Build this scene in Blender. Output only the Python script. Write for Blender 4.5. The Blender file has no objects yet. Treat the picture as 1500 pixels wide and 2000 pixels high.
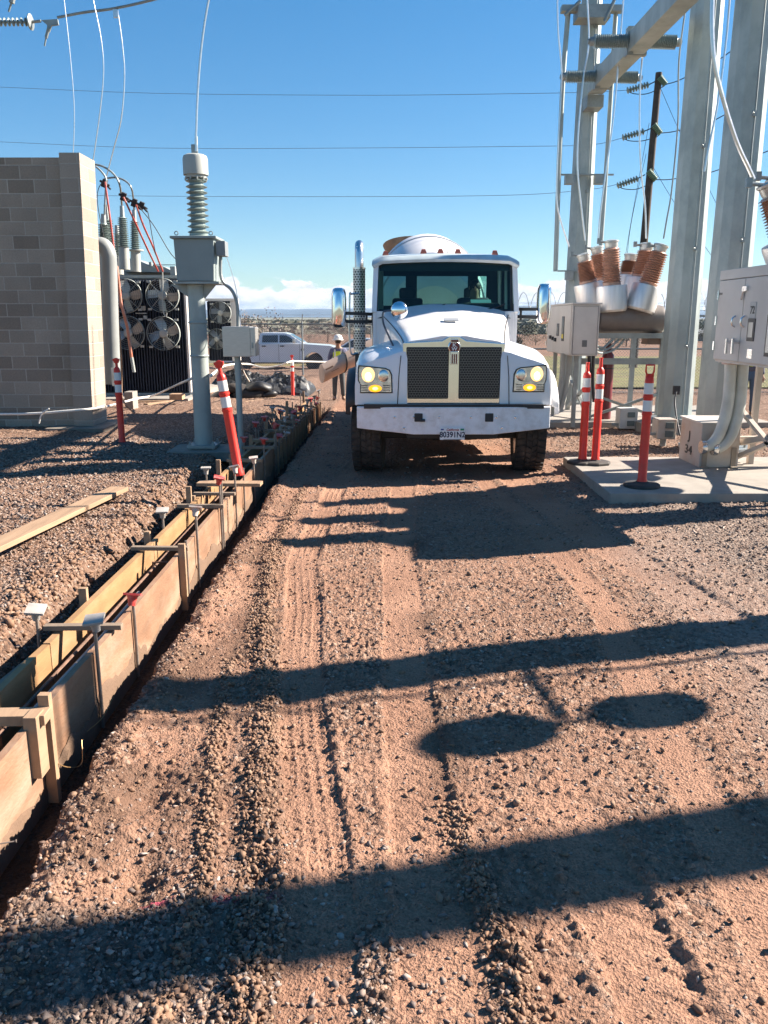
import bpy, bmesh, math, random
import numpy as np
from mathutils import Vector, Matrix, Euler
random.seed(7); rng = np.random.default_rng(11)
R = math.radians
C = bpy.context.scene.collection
scene = bpy.context.scene

# ---------------------------------------------------------------- camera, sky, sun, exposure
PITCH = R(13.3); CAM_H = 2.0; FPX = 1600.0
cam_d = bpy.data.cameras.new('camera'); cam = bpy.data.objects.new('camera', cam_d); C.objects.link(cam)
cam_d.sensor_fit = 'HORIZONTAL'; cam_d.sensor_width = 36.0; cam_d.lens = 36.0*FPX/1500.0
cam_d.clip_start = 0.05; cam_d.clip_end = 40000
cam.location = (0, 0, CAM_H); cam.rotation_euler = (math.pi/2-PITCH, 0, 0)
scene.camera = cam
scene.view_settings.view_transform = 'Standard'; scene.view_settings.look = 'None'
scene.view_settings.gamma = 1.0; scene.view_settings.exposure = 1.7

SUN_AZ = math.atan2(.267, .963)      # direction towards the sun in plan, from +x
SUN_EL = R(33.5)
w = bpy.data.worlds.new('World'); scene.world = w; w.use_nodes = True
nt = w.node_tree; nt.nodes.clear()
N = nt.nodes.new; L = nt.links.new
out = N('ShaderNodeOutputWorld'); bg = N('ShaderNodeBackground'); sky = N('ShaderNodeTexSky')
sky.sky_type = 'NISHITA'; sky.sun_disc = False; sky.sun_elevation = SUN_EL
sky.sun_rotation = math.pi/2 - SUN_AZ
sky.air_density = 1.0; sky.dust_density = 0.15; sky.ozone_density = 2.2; sky.altitude = 300
tc = N('ShaderNodeTexCoord')
mp = N('ShaderNodeMapping'); mp.inputs['Scale'].default_value = (22, 22, 46); L(tc.outputs['Generated'], mp.inputs[0])
nz = N('ShaderNodeTexNoise'); nz.inputs['Scale'].default_value = 1.0; nz.inputs['Detail'].default_value = 9; nz.inputs['Roughness'].default_value = .56
L(mp.outputs[0], nz.inputs['Vector'])
mp3 = N('ShaderNodeMapping'); mp3.inputs['Scale'].default_value = (40, 40, 95); mp3.inputs['Location'].default_value = (.3, .8, .35); L(tc.outputs['Generated'], mp3.inputs[0])
nz3 = N('ShaderNodeTexNoise'); nz3.inputs['Scale'].default_value = 1.0; nz3.inputs['Detail'].default_value = 6; L(mp3.outputs[0], nz3.inputs['Vector'])
sx = N('ShaderNodeSeparateXYZ'); L(tc.outputs['Generated'], sx.inputs[0])
def mth(op, a, b=None, clamp=False):
    n = N('ShaderNodeMath'); n.operation = op; n.use_clamp = clamp
    for i, v in enumerate((a, b)):
        if v is None: continue
        if isinstance(v, (int, float)): n.inputs[i].default_value = v
        else: L(v, n.inputs[i])
    return n.outputs[0]
# big cumulus outline along the horizon: low wide noise sets the height of the bank
mp2 = N('ShaderNodeMapping'); mp2.inputs['Scale'].default_value = (5, 5, 0); mp2.inputs['Location'].default_value = (3.1, .4, 0); L(tc.outputs['Generated'], mp2.inputs[0])
nz2 = N('ShaderNodeTexNoise'); nz2.inputs['Scale'].default_value = 1.0; nz2.inputs['Detail'].default_value = 3; L(mp2.outputs[0], nz2.inputs['Vector'])
top = mth('ADD', mth('MULTIPLY', nz2.outputs['Fac'], .040), .022)          # sine of the bank's top
hgt = mth('DIVIDE', sx.outputs['Z'], top)                                   # 0 at horizon, 1 at top
dens = mth('SUBTRACT', mth('ADD', nz.outputs['Fac'], .42), mth('MULTIPLY', hgt, .52))
mask = mth('MULTIPLY', mth('SUBTRACT', dens, .44), 22.0, True)
mask = mth('MULTIPLY', mask, mth('GREATER_THAN', sx.outputs['Y'], 0.0))
crp = N('ShaderNodeValToRGB'); L(mth('MULTIPLY', mth('SUBTRACT', mth('ADD', dens, mth('MULTIPLY', mth('SUBTRACT', nz3.outputs['Fac'], .5), 1.5)), .50), 1.9, True), crp.inputs[0])
crp.color_ramp.elements[0].color = (.93, .92, .93, 1); crp.color_ramp.elements[1].color = (.50, .55, .66, 1)
hs = N('ShaderNodeHueSaturation'); hs.inputs['Saturation'].default_value = 1.38; hs.inputs['Value'].default_value = 1.0; L(sky.outputs[0], hs.inputs['Color'])
SKY_STR = 0.050
mixc = N('ShaderNodeMix'); mixc.data_type = 'RGBA'; L(mask, mixc.inputs[0])
gm_ = N('ShaderNodeGamma'); gm_.inputs[1].default_value = .8; L(hs.outputs[0], gm_.inputs[0])
tn_ = N('ShaderNodeVectorMath'); tn_.operation = 'MULTIPLY'; tn_.inputs[1].default_value = (1.06, 1.24, 1.37); L(gm_.outputs[0], tn_.inputs[0]); L(tn_.outputs[0], mixc.inputs['A'])
sc_ = N('ShaderNodeVectorMath'); sc_.operation = 'SCALE'; sc_.inputs['Scale'].default_value = .39/SKY_STR; L(crp.outputs[0], sc_.inputs[0])
L(sc_.outputs[0], mixc.inputs['B'])
L(mixc.outputs['Result'], bg.inputs[0]); bg.inputs['Strength'].default_value = SKY_STR
L(bg.outputs[0], out.inputs[0])
sd = bpy.data.lights.new('sun', 'SUN'); sun = bpy.data.objects.new('sun', sd); C.objects.link(sun)
sd.energy = 5.0; sd.angle = R(.53); sd.color = (1.0, .90, .78)
tosun = Vector((math.cos(SUN_AZ)*math.cos(SUN_EL), math.sin(SUN_AZ)*math.cos(SUN_EL), math.sin(SUN_EL)))
sun.rotation_euler = tosun.to_track_quat('Z', 'Y').to_euler(); sun.location = (30, 10, 30)

# ---------------------------------------------------------------- measuring helpers
CP, SP = math.cos(PITCH), math.sin(PITCH)
def slope_z(y): return -0.021*max(0.0, min(y, 50.0)-11.0)
def at(px, py, Y):
    """point of the photograph's pixel lying in the vertical plane y = Y"""
    u = (px-750)/FPX; v = (py-1000)/FPX
    f = CP - v*SP; d = SP + v*CP; t = Y/f
    return Vector((u*t, Y, CAM_H-d*t))
def gp(px, py, z=None):
    """point of the ground (or of the level z) seen at a pixel"""
    u = (px-750)/FPX; v = (py-1000)/FPX
    f = CP - v*SP; d = SP + v*CP
    zz = 0.0 if z is None else z
    for _ in range(30):
        t = (CAM_H-zz)/d
        if z is None: zz = .5*zz+.5*slope_z(t*f)
    return Vector((u*t, t*f, zz))
def onx(px, x, py=None):
    """y (and z) where pixel column px meets the plane x = const"""
    u = (px-750)/FPX; dep = x/u
    v = ((py if py is not None else 1100)-1000)/FPX
    return dep*(CP-v*SP), CAM_H-dep*(SP+v*CP)

# ---------------------------------------------------------------- materials
MATS = {}
def pm(name, col, rough=.55, metal=0.0, var=.12, scale=6.0, bump=0.0, bscale=60.0, dirt=None, dirt_amt=.5, dscale=2.0, stretch=(1,1,1), coat=0.0, spec=.5):
    if name in MATS: return MATS[name]
    m = bpy.data.materials.new(name); m.use_nodes = True; t = m.node_tree; b = t.nodes['Principled BSDF']
    n = t.nodes.new; l = t.links.new
    tcn = n('ShaderNodeTexCoord'); mpn = n('ShaderNodeMapping'); mpn.inputs['Scale'].default_value = stretch; l(tcn.outputs['Object'], mpn.inputs[0])
    nn = n('ShaderNodeTexNoise'); nn.inputs['Scale'].default_value = scale; nn.inputs['Detail'].default_value = 5; l(mpn.outputs[0], nn.inputs['Vector'])
    rp = n('ShaderNodeValToRGB'); l(nn.outputs['Fac'], rp.inputs[0])
    c = Vector(col[:3])
    rp.color_ramp.elements[0].position = .3; rp.color_ramp.elements[1].position = .7
    rp.color_ramp.elements[0].color = (*(c*(1-var)), 1); rp.color_ramp.elements[1].color = (*[min(1, x) for x in c*(1+var)], 1)
    src = rp.outputs[0]
    if dirt is not None:
        n2 = n('ShaderNodeTexNoise'); n2.inputs['Scale'].default_value = dscale; n2.inputs['Detail'].default_value = 8; n2.inputs['Roughness'].default_value = .65; l(mpn.outputs[0], n2.inputs['Vector'])
        r2 = n('ShaderNodeValToRGB'); l(n2.outputs['Fac'], r2.inputs[0]); r2.color_ramp.elements[0].position = .45; r2.color_ramp.elements[1].position = .72
        r2.color_ramp.elements[0].color = (0, 0, 0, 1); r2.color_ramp.elements[1].color = (dirt_amt,)*3+(1,)
        mx = n('ShaderNodeMix'); mx.data_type = 'RGBA'; l(r2.outputs[0], mx.inputs[0]); l(src, mx.inputs['A']); mx.inputs['B'].default_value = (*dirt, 1)
        src = mx.outputs['Result']
    l(src, b.inputs['Base Color'])
    mr = n('ShaderNodeMapRange'); l(nn.outputs['Fac'], mr.inputs[0]); mr.inputs['To Min'].default_value = max(0, rough-.06); mr.inputs['To Max'].default_value = min(1, rough+.06)
    l(mr.outputs[0], b.inputs['Roughness'])
    b.inputs['Metallic'].default_value = metal; b.inputs['Coat Weight'].default_value = coat; b.inputs['Coat Roughness'].default_value = .06
    b.inputs['Specular IOR Level'].default_value = spec
    if bump > 0:
        n3 = n('ShaderNodeTexNoise'); n3.inputs['Scale'].default_value = bscale; n3.inputs['Detail'].default_value = 4; l(mpn.outputs[0], n3.inputs['Vector'])
        bp = n('ShaderNodeBump'); bp.inputs['Strength'].default_value = bump; bp.inputs['Distance'].default_value = .01; l(n3.outputs['Fac'], bp.inputs['Height']); l(bp.outputs[0], b.inputs['Normal'])
    MATS[name] = m; return m
def emis(name, col, s, base=(.8,.8,.8)):
    if name in MATS: return MATS[name]
    m = bpy.data.materials.new(name); m.use_nodes = True; b = m.node_tree.nodes['Principled BSDF']
    b.inputs['Base Color'].default_value = (*base, 1); b.inputs['Emission Color'].default_value = (*col, 1); b.inputs['Emission Strength'].default_value = s
    MATS[name] = m; return m
def glass(name, tint, refl=.5, rough=.02):
    if name in MATS: return MATS[name]
    m = bpy.data.materials.new(name); m.use_nodes = True; t = m.node_tree; t.nodes.clear()
    o = t.nodes.new('ShaderNodeOutputMaterial'); a = t.nodes.new('ShaderNodeBsdfTransparent'); g = t.nodes.new('ShaderNodeBsdfGlossy')
    x = t.nodes.new('ShaderNodeMixShader'); fr = t.nodes.new('ShaderNodeFresnel'); fr.inputs[0].default_value = 1.0+refl
    a.inputs[0].default_value = (*tint, 1); g.inputs['Roughness'].default_value = rough
    t.links.new(fr.outputs[0], x.inputs[0]); t.links.new(a.outputs[0], x.inputs[1]); t.links.new(g.outputs[0], x.inputs[2]); t.links.new(x.outputs[0], o.inputs[0])
    MATS[name] = m; return m

# ---------------------------------------------------------------- mesh builder
def frame(d):
    d = Vector(d).normalized(); a = Vector((0, 0, 1)) if abs(d.z) < .95 else Vector((1, 0, 0))
    x = a.cross(d).normalized(); return x, d.cross(x).normalized(), d
class MB:
    def __init__(s): s.v = []; s.f = []; s.m = []; s.cm = 0
    def add(s, vs, fs):
        o = len(s.v); s.v.extend([Vector(p) for p in vs]); s.f.extend([tuple(i+o for i in f) for f in fs]); s.m.extend([s.cm]*len(fs)); return s
    def box(s, c, d, rot=None):
        c = Vector(c); hx, hy, hz = d[0]/2, d[1]/2, d[2]/2
        M = Euler(rot).to_matrix() if rot is not None else None
        vs = []
        for z in (-hz, hz):
            for x, y in ((-hx, -hy), (hx, -hy), (hx, hy), (-hx, hy)):
                p = Vector((x, y, z)); p = M @ p if M else p; vs.append(c+p)
        return s.add(vs, [(3,2,1,0),(4,5,6,7),(0,1,5,4),(1,2,6,5),(2,3,7,6),(3,0,4,7)])
    def b2(s, a, b):
        a = Vector(a); b = Vector(b); return s.box((a+b)/2, [abs(b[i]-a[i]) for i in range(3)])
    def bar(s, p0, p1, w, h, up=(0,0,1)):
        p0 = Vector(p0); p1 = Vector(p1); d = (p1-p0).normalized(); u = Vector(up)
        if abs(d.dot(u)) > .98: u = Vector((0,1,0))
        x = d.cross(u).normalized(); z = x.cross(d).normalized()
        vs = [p+x*(a*w/2)+z*(b*h/2) for p in (p0, p1) for a, b in ((-1,-1),(1,-1),(1,1),(-1,1))]
        return s.add(vs, [(3,2,1,0),(4,5,6,7),(0,1,5,4),(1,2,6,5),(2,3,7,6),(3,0,4,7)])
    def ring(s, pts, rads, n=12, caps=True, closed=False, dirs=None):
        """tube through pts with a radius at each"""
        pts = [Vector(p) for p in pts]; k = len(pts); vs = []; px = None
        for i, p in enumerate(pts):
            d = (pts[min(i+1, k-1)]-pts[max(i-1, 0)])
            if closed: d = pts[(i+1)%k]-pts[i-1]
            if dirs: d = Vector(dirs)
            if d.length < 1e-9: d = Vector((0,0,1))
            d.normalize()
            if px is None: x, y, _ = frame(d)
            else:
                x = (px-d*px.dot(d)).normalized(); y = d.cross(x)
            px = x
            for j in range(n):
                a = 2*math.pi*j/n; vs.append(p+(x*math.cos(a)+y*math.sin(a))*rads[i])
        fs = []
        for i in range(k if closed else k-1):
            a = i*n; b = ((i+1)%k)*n
            for j in range(n):
                q = (j+1)%n; fs.append((a+j, a+q, b+q, b+j))
        if caps and not closed: fs += [tuple(range(n-1,-1,-1)), tuple((k-1)*n+j for j in range(n))]
        return s.add(vs, fs)
    def cyl(s, p0, p1, r, r1=None, n=16): return s.ring([p0, p1], [r, r if r1 is None else r1], n)
    def tube(s, pts, r, n=8): return s.ring(pts, [r]*len(pts), n)
    def lathe(s, prof, o=(0,0,0), d=(0,0,1), n=24, caps=True):
        """prof: list of (radius, distance along d)"""
        o = Vector(o); d = Vector(d).normalized()
        return s.ring([o+d*h for r, h in prof], [max(r, 1e-4) for r, h in prof], n, caps, False, d)
    def poly(s, pts, ext):
        """flat outline pushed along ext"""
        pts = [Vector(p) for p in pts]; e = Vector(ext); k = len(pts)
        nrm = Vector((0,0,0))
        for i in range(k): nrm += pts[i].cross(pts[(i+1)%k])
        if nrm.dot(e) < 0: pts = pts[::-1]
        vs = pts+[p+e for p in pts]
        return s.add(vs, [tuple(range(k-1,-1,-1)), tuple(range(k, 2*k))]+[(i, (i+1)%k, (i+1)%k+k, i+k) for i in range(k)])
    def quad(s, a, b, c, d): return s.add([a,b,c,d], [(0,1,2,3)])
    def loft(s, secs, closed=False, flip=False):
        n = len(secs[0]); vs = [p for q in secs for p in q]; fs = []
        for i in range(len(secs)-1):
            for j in range(n if closed else n-1):
                a = i*n+j; b = i*n+(j+1)%n; c = (i+1)*n+(j+1)%n; d = (i+1)*n+j
                fs.append((a,b,c,d) if not flip else (d,c,b,a))
        return s.add(vs, fs)
    def sph(s, c, r, n=14, sc=(1,1,1)):
        c = Vector(c); k = n//2; vs = []; 
        for i in range(k+1):
            th = math.pi*i/k
            for j in range(n):
                a = 2*math.pi*j/n; vs.append(c+Vector((math.sin(th)*math.cos(a)*r*sc[0], math.sin(th)*math.sin(a)*r*sc[1], math.cos(th)*r*sc[2])))
        fs = [(i*n+j, (i+1)*n+j, (i+1)*n+(j+1)%n, i*n+(j+1)%n) for i in range(k) for j in range(n)]
        return s.add(vs, fs)
    def build(s, name, mat, parent=None, sharp=35, bevel=0, origin=None, local=False, label=None):
        me = bpy.data.meshes.new(name)
        o = bpy.data.objects.new(name, me); C.objects.link(o)
        if parent is not None:
            o.parent = parent; org = Vector((0,0,0)) if local else Vector(parent['_o'])
            if not local: o['_o'] = list(org)
            else: o['_o'] = [0,0,0]
        else:
            if origin is None:
                xs = [p.x for p in s.v]; ys = [p.y for p in s.v]; zs = [p.z for p in s.v]
                org = Vector(((min(xs)+max(xs))/2, (min(ys)+max(ys))/2, min(zs)))
            else: org = Vector(origin)
            if local: org = Vector((0,0,0))
            o.location = org; o['_o'] = list(org)
        me.from_pydata([tuple(p-org) for p in s.v], [], s.f)
        for mm in (mat if isinstance(mat, (list, tuple)) else [mat]): me.materials.append(mm)
        if isinstance(mat, (list, tuple)): me.polygons.foreach_set('material_index', s.m)
        bm = bmesh.new(); bm.from_mesh(me); bmesh.ops.remove_doubles(bm, verts=bm.verts, dist=1e-5); bmesh.ops.recalc_face_normals(bm, faces=bm.faces); bm.to_mesh(me); bm.free()
        me.polygons.foreach_set('use_smooth', [True]*len(me.polygons)); me.set_sharp_from_angle(angle=R(sharp)); me.update()
        if bevel > 0:
            bv = o.modifiers.new('bevel', 'BEVEL'); bv.width = bevel; bv.segments = 2; bv.limit_method = 'ANGLE'; bv.angle_limit = R(40); bv.harden_normals = True
        if label: o['label'] = label
        return o
def tag(o, label, cat, group=None, kind=None):
    if label: o['label'] = label
    if cat: o['category'] = cat
    if group: o['group'] = group
    if kind: o['kind'] = kind
    return o
def thing(name, label, cat, loc=(0,0,0), group=None):
    o = bpy.data.objects.new(name, None); C.objects.link(o); o.location = loc; o['_o'] = list(loc)
    o.empty_display_size = .1
    return tag(o, label, cat, group)
def copy_tree(o, loc=None, parent=None):
    c = o.copy(); C.objects.link(c)
    if parent is not None: c.parent = parent
    if loc is not None: c.location = loc
    for ch in list(o.children): copy_tree(ch, None, c)
    return c
def text_mesh(name, body, mat, parent, center, xdir, updir, size, depth=.002, scale_x=1.0, font=None, shear=0.0):
    cu = bpy.data.curves.new('t', 'FONT'); cu.body = body; cu.size = size; cu.offset = size*.022; cu.extrude = depth; cu.align_x = 'CENTER'; cu.align_y = 'CENTER'; cu.shear = shear
    to = bpy.data.objects.new('t', cu); C.objects.link(to); bpy.context.view_layer.update()
    dg = bpy.context.evaluated_depsgraph_get(); me = bpy.data.meshes.new_from_object(to.evaluated_get(dg)); bpy.data.objects.remove(to)
    x = Vector(xdir).normalized(); u = Vector(updir).normalized(); z = x.cross(u); c = Vector(center)-Vector(parent['_o'])
    for v in me.vertices:
        p = v.co.copy(); v.co = c+x*(p.x*scale_x)+u*p.y+z*p.z
    me.materials.clear(); me.materials.append(mat)
    o = bpy.data.objects.new(name, me); C.objects.link(o); o.parent = parent; o['_o'] = parent['_o']; return o
def ordn(i):
    w_ = 'first second third fourth fifth sixth seventh eighth ninth tenth eleventh twelfth thirteenth fourteenth fifteenth sixteenth seventeenth eighteenth nineteenth twentieth'.split()
    return w_[i] if i < 20 else 'twenty-'+w_[i-20]
def bez(pts, n=10):
    """smooth curve through points (catmull-rom)"""
    P = [Vector(p) for p in pts]; P = [P[0]*2-P[1]]+P+[P[-1]*2-P[-2]]; o = []
    for i in range(1, len(P)-2):
        for k in range(n):
            t = k/n; a, b, c, d = P[i-1:i+3]
            o.append(.5*((2*b)+(c-a)*t+(2*a-5*b+4*c-d)*t*t+(3*b-a-3*c+d)*t**3))
    o.append(P[-2]); return o
def circ(c, r, nrm, n=24):
    x, y, _ = frame(nrm); c = Vector(c); return [c+(x*math.cos(2*math.pi*i/n)+y*math.sin(2*math.pi*i/n))*r for i in range(n)]
# ---------------------------------------------------------------- ground relief
def h2(ix, iy, s):
    a = np.sin(ix*127.1+iy*311.7+s*74.7)*43758.5453; return a-np.floor(a)
def vn(x, y, f, s):
    x = x*f; y = y*f; ix = np.floor(x); iy = np.floor(y); fx = x-ix; fy = y-iy
    fx = fx*fx*(3-2*fx); fy = fy*fy*(3-2*fy)
    return (h2(ix,iy,s)*(1-fx)+h2(ix+1,iy,s)*fx)*(1-fy)+(h2(ix,iy+1,s)*(1-fx)+h2(ix+1,iy+1,s)*fx)*fy
def fb(x, y, f, s, o=4, g=.5):
    r = 0; a = 1; t = 0
    for k in range(o): r = r+a*(vn(x, y, f*2**k, s+k*3.3)-.5); t += a; a *= g
    return r/t*2
def wor(x, y, f, s):
    # packed angular stones: random level and tilt per cell, with the distance to the cell's edge
    x = x*f; y = y*f; ix = np.floor(x); iy = np.floor(y); d1 = np.full(x.shape, 9.0); d2 = np.full(x.shape, 9.0); hv = np.zeros(x.shape)
    for i in (-1, 0, 1):
        for j in (-1, 0, 1):
            cx0 = ix+i; cy0 = iy+j; px = cx0+.1+.8*h2(cx0, cy0, s); py = cy0+.1+.8*h2(cx0, cy0, s+1.7)
            dx = x-px; dy = y-py; q = h2(cx0, cy0, s+5.1); d = np.hypot(dx, dy); cell = h2(cx0, cy0, s+3.1)+.5*((q-.5)*dx+(h2(cx0, cy0, s+6.3)-.5)*dy)
            m1 = d < d1; d2 = np.where(m1, d1, np.minimum(d2, d)); hv = np.where(m1, cell, hv); d1 = np.where(m1, d, d1)
    return hv, d2-d1
def ss(a, b, x): t = np.clip((x-a)/(b-a), 0, 1); return t*t*(3-2*t)
FORM_END = 20.3
# wheel tracks: centre line as (y, x) points, width, tread style
TRACKS = [([(1.0,.30),(2.0,.17),(3.9,.15),(6.6,.12),(10,.25),(13,.6)], .30, 1, .012),
          ([(1.0,-.12),(2.7,-.25),(4.0,-.42),(6.6,-.70),(10,-.55),(13,-.2)], .26, 2, .016),
          ([(1.0,2.2),(3.0,2.6),(5.4,2.28),(7.5,1.95),(9.8,1.72),(14,1.7)], .42, 1, .014),
          ([(1.0,1.15),(2.5,1.3),(5.4,1.55),(7.5,1.50),(9.8,1.30),(14,1.2)], .24, 2, .007),
          ([(1.0,.95),(1.9,.86),(2.4,.80),(2.9,.78),(3.6,.72)], .30, 3, .020)]
RIDGES = [([(1.0,-.30),(2.1,-.42),(2.7,-.47),(3.9,-.62),(5.4,-.84),(7.4,-1.02)], .085, .050),
          ([(1.0,-.62),(2.6,-.66),(3.4,-.78),(4.6,-.93)], .045, .034),
          ([(1.0,.30),(1.6,.34),(2.2,.42),(2.7,.30),(3.1,.28)], .07, .045),
          ([(5.0,-.86),(7.5,-.98),(10,-.95)], .06, .024)]
def cx(line, y): 
    p = sorted(line); return np.interp(y, [a for a, b in p], [b for a, b in p])
def relief(x, y, fine=True):
    z = -0.021*np.clip(np.minimum(y, 50)-11.0, 0, None)
    z = z+.022*fb(x, y, .55, 1, 3)+.010*fb(x, y, 2.3, 2, 3)
    road = ss(-1.5, -1.2, x)*(1-ss(2.6, 3.3, x+.3*fb(x, y, .6, 5, 2)))
    z = z+.06*(1-ss(-2.9, -2.2, x))                     # yard to the left lies a little higher
    z = z+.05*(1-ss(-3.3, -2.5, x))*ss(-.1, .35, fb(x, y, .8, 8, 2))
    # tracks
    tr = np.zeros_like(z); comp = np.zeros_like(z)
    for line, wd, st, dp in TRACKS:
        c = cx(line, y)+.030*fb(x*0+.7+wd, y, 1.1, 81, 3); d = (x-c)/(wd*.5*(1+.12*fb(x*0+2.7, y, 2.3, 82, 3))); inn = (1-ss(.82, 1.05, np.abs(d))); yy0 = min(a for a, b in line); yy1 = max(a for a, b in line)
        fade = ss(yy0-.1, yy0+.2, y)*(1-ss(yy1-1.2, yy1, y)); inn = inn*fade
        if st == 1: lug = .5+.5*np.sign(np.sin((y*2*np.pi/.085)+np.sign(d)*1.2+d*1.5))*(np.abs(np.abs(d)-.5) > .12)
        elif st == 2: lug = (np.abs(((x-c)/(wd/5)) % 1-.5) < .36)*(.6+.4*np.sign(np.sin(y*2*np.pi/.06+d*4)))
        else: lug = .5+.5*np.sign(np.sin(y*2*np.pi/.12+np.abs(d)*3.5))
        tr = tr+inn*(-dp*.55-dp*.62*lug*(.55+.45*vn(x, y, 3, 21)))+fade*dp*.6*np.exp(-((np.abs(d)-1.18)/.16)**2)*vn(x, y, 7, 4)
        comp = np.maximum(comp, inn)
    z = z+tr*np.clip(.15+1.5*vn(x, y, 1.7, 9)*(.5+.8*vn(x, y, 6, 10)), 0, 1.15)
    clod = np.zeros_like(z)
    for line, wd, am in RIDGES:
        c = cx(line, y)+.05*fb(x*0+.3, y, 2.2, 31, 3); d = np.abs(x-c)/wd; y0 = min(a for a, b in line); y1 = max(a for a, b in line)
        e = np.exp(-d*d*1.6)*ss(y0-.1, y0+.1, y)*(1-ss(y1-.9, y1, y)); clod = np.maximum(clod, e*am/.05)
    big = np.clip(vn(x, y, 17, 41)*.6+vn(x, y, 34, 42)*.6-.35, 0, 1)
    wh, we = wor(x+.02*fb(x, y, 9, 91, 2), y, 22, 12)
    crumb = np.clip(fb(x, y, 26, 44, 4, .62), 0, 1)
    z = z+clod*(.010+.060*big*(.35+.65*wh)*ss(0, .2, we)*(.5+.9*crumb)+.030*crumb+.010*vn(x, y, 60, 43))
    # holes and mounds beside the near trench
    for (hx, hy, r, a) in ((-1.02, 3.15, .11, -.075), (-1.14, 3.05, .16, .045), (-.92, 2.62, .12, -.05), (-1.05, 2.78, .15, .03), (-.47, 2.62, .07, -.055), (-.33,2.68,.08,.03),(-1.3,3.7,.15,.035),(-1.25,4.6,.14,.03),(-1.22,5.6,.16,.03)):
        q = ((x-hx)/r)**2+((y-hy)/(r*1.5))**2; z = z+a*np.exp(-q)*(.6+.8*vn(x, y, 9, 12))
    # trench for the forms
    e1 = .045*fb(x*0+1.7, y, 2.1, 51, 4)+.03*fb(x, y, 9, 52, 2)
    e2 = .09*fb(x*0+4.7, y, 1.3, 53, 4)+.03*fb(x, y, 8, 54, 2)
    yend = (1-ss(FORM_END, FORM_END+.5, y))
    xr = -1.315+e1; xl = -2.28+e2
    inn = ss(xl-.20, xl+.06, x)*(1-ss(xr-.07, xr, x))*yend
    gap = (x > -1.93)&(x < -1.55)
    mid = np.where(gap, 1.0, 0.0)
    depth = -.25-.05*vn(x, y, 4, 55)
    zt = depth-0.021*np.clip(np.minimum(y, 50)-11.0, 0, None)
    z = z*(1-inn)+inn*np.where(mid > .5, zt, zt+.03*vn(x, y, 12, 56))
    # spoil along the edges
    z = z+.03*np.exp(-((x-xr-.09)/.08)**2)*(.2+vn(x, y, 6, 57)+.6*big)*yend+.045*np.exp(-((x-xl+.30)/.20)**2)*(.3+vn(x, y, 3, 58)+.5*big)*yend
    # small stones and crumbs as relief
    grav = 1-road*(.78-.25*vn(x, y, .7, 61)); grav = np.clip(grav, 0, 1)
    grav = np.maximum(grav, (1-ss(0, .35, np.hypot((x+.75)/.9, (y-2.1)/.42)-.8))*.9)
    grav = grav*(1-.85*comp)*(1-.45*np.exp(-((x+1.05)/.22)**2))+clod*.15
    if fine:
        wa, ea = wor(x, y, 36, 3.3); wb, eb = wor(x, y, 68, 4.4); c1 = np.where(wa > .35, (wa-.1)*ss(0, .30, ea), 0); c2 = np.where(wb > .3, wb*ss(0, .35, eb), 0)
        c3 = np.clip(vn(x, y, 52, 76)-.66, 0, 1)*3
        wd_, ed = wor(x, y, 24, 8.8); sparse = np.where(wd_ > .84, ss(0, .5, ed), 0)*ss(.35, .6, vn(x, y, 2.2, 78)+.25*grav)
        z = z+sparse*.015*(1-.6*comp)*(1-inn)
        z = z+(c1*.016+c2*.008)*(.30+.70*grav)*(1-inn*.5)*np.where(comp > .5, .35, 1)+c3*.013*(.35+.65*vn(x, y, 3, 77))*(1-inn)*(1-.6*comp)
        z = z+0*(c1*.011+c2*.006)*(.25+.75*grav)*(1-inn*.5)*np.where(comp > .5, .35, 1)
        lone = np.clip(vn(x, y, 21, 73)-.84, 0, 1)*5; z = z+lone*.012*(1-comp)*(1-inn)
        z = z+.003*fb(x, y, 60, 75, 2)
    return z, np.clip(grav, 0, 1), inn
def axis_pts(lo, hi, f0, k, c=0.0):
    out_ = [c]; p = c
    while p < hi: p += f0+k*abs(p-c); out_.append(p)
    p = c; neg = []
    while p > lo: p -= f0+k*abs(p-c); neg.append(p)
    return np.array(neg[::-1]+out_)
gx = axis_pts(-13, 14, .0066, .0040, -.2)
gy = [0.9]
while gy[-1] < 48: gy.append(gy[-1]+.0052+.0015*max(0, gy[-1]-1.5)**1.38)
gy = np.array(gy)
X, Y = np.meshgrid(gx, gy)
Z, GR, TRN = relief(X, Y)
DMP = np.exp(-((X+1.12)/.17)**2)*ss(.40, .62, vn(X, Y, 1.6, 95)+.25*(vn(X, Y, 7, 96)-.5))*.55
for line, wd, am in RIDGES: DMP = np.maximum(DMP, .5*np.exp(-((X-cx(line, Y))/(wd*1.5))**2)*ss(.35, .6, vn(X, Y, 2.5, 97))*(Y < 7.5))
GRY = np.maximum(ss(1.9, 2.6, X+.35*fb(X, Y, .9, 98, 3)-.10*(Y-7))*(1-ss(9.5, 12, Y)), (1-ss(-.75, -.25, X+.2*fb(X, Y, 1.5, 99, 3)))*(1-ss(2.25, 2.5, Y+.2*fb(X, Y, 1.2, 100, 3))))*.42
TRN = np.maximum(TRN, DMP*(1-ss(8, 10, Y)))
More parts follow.
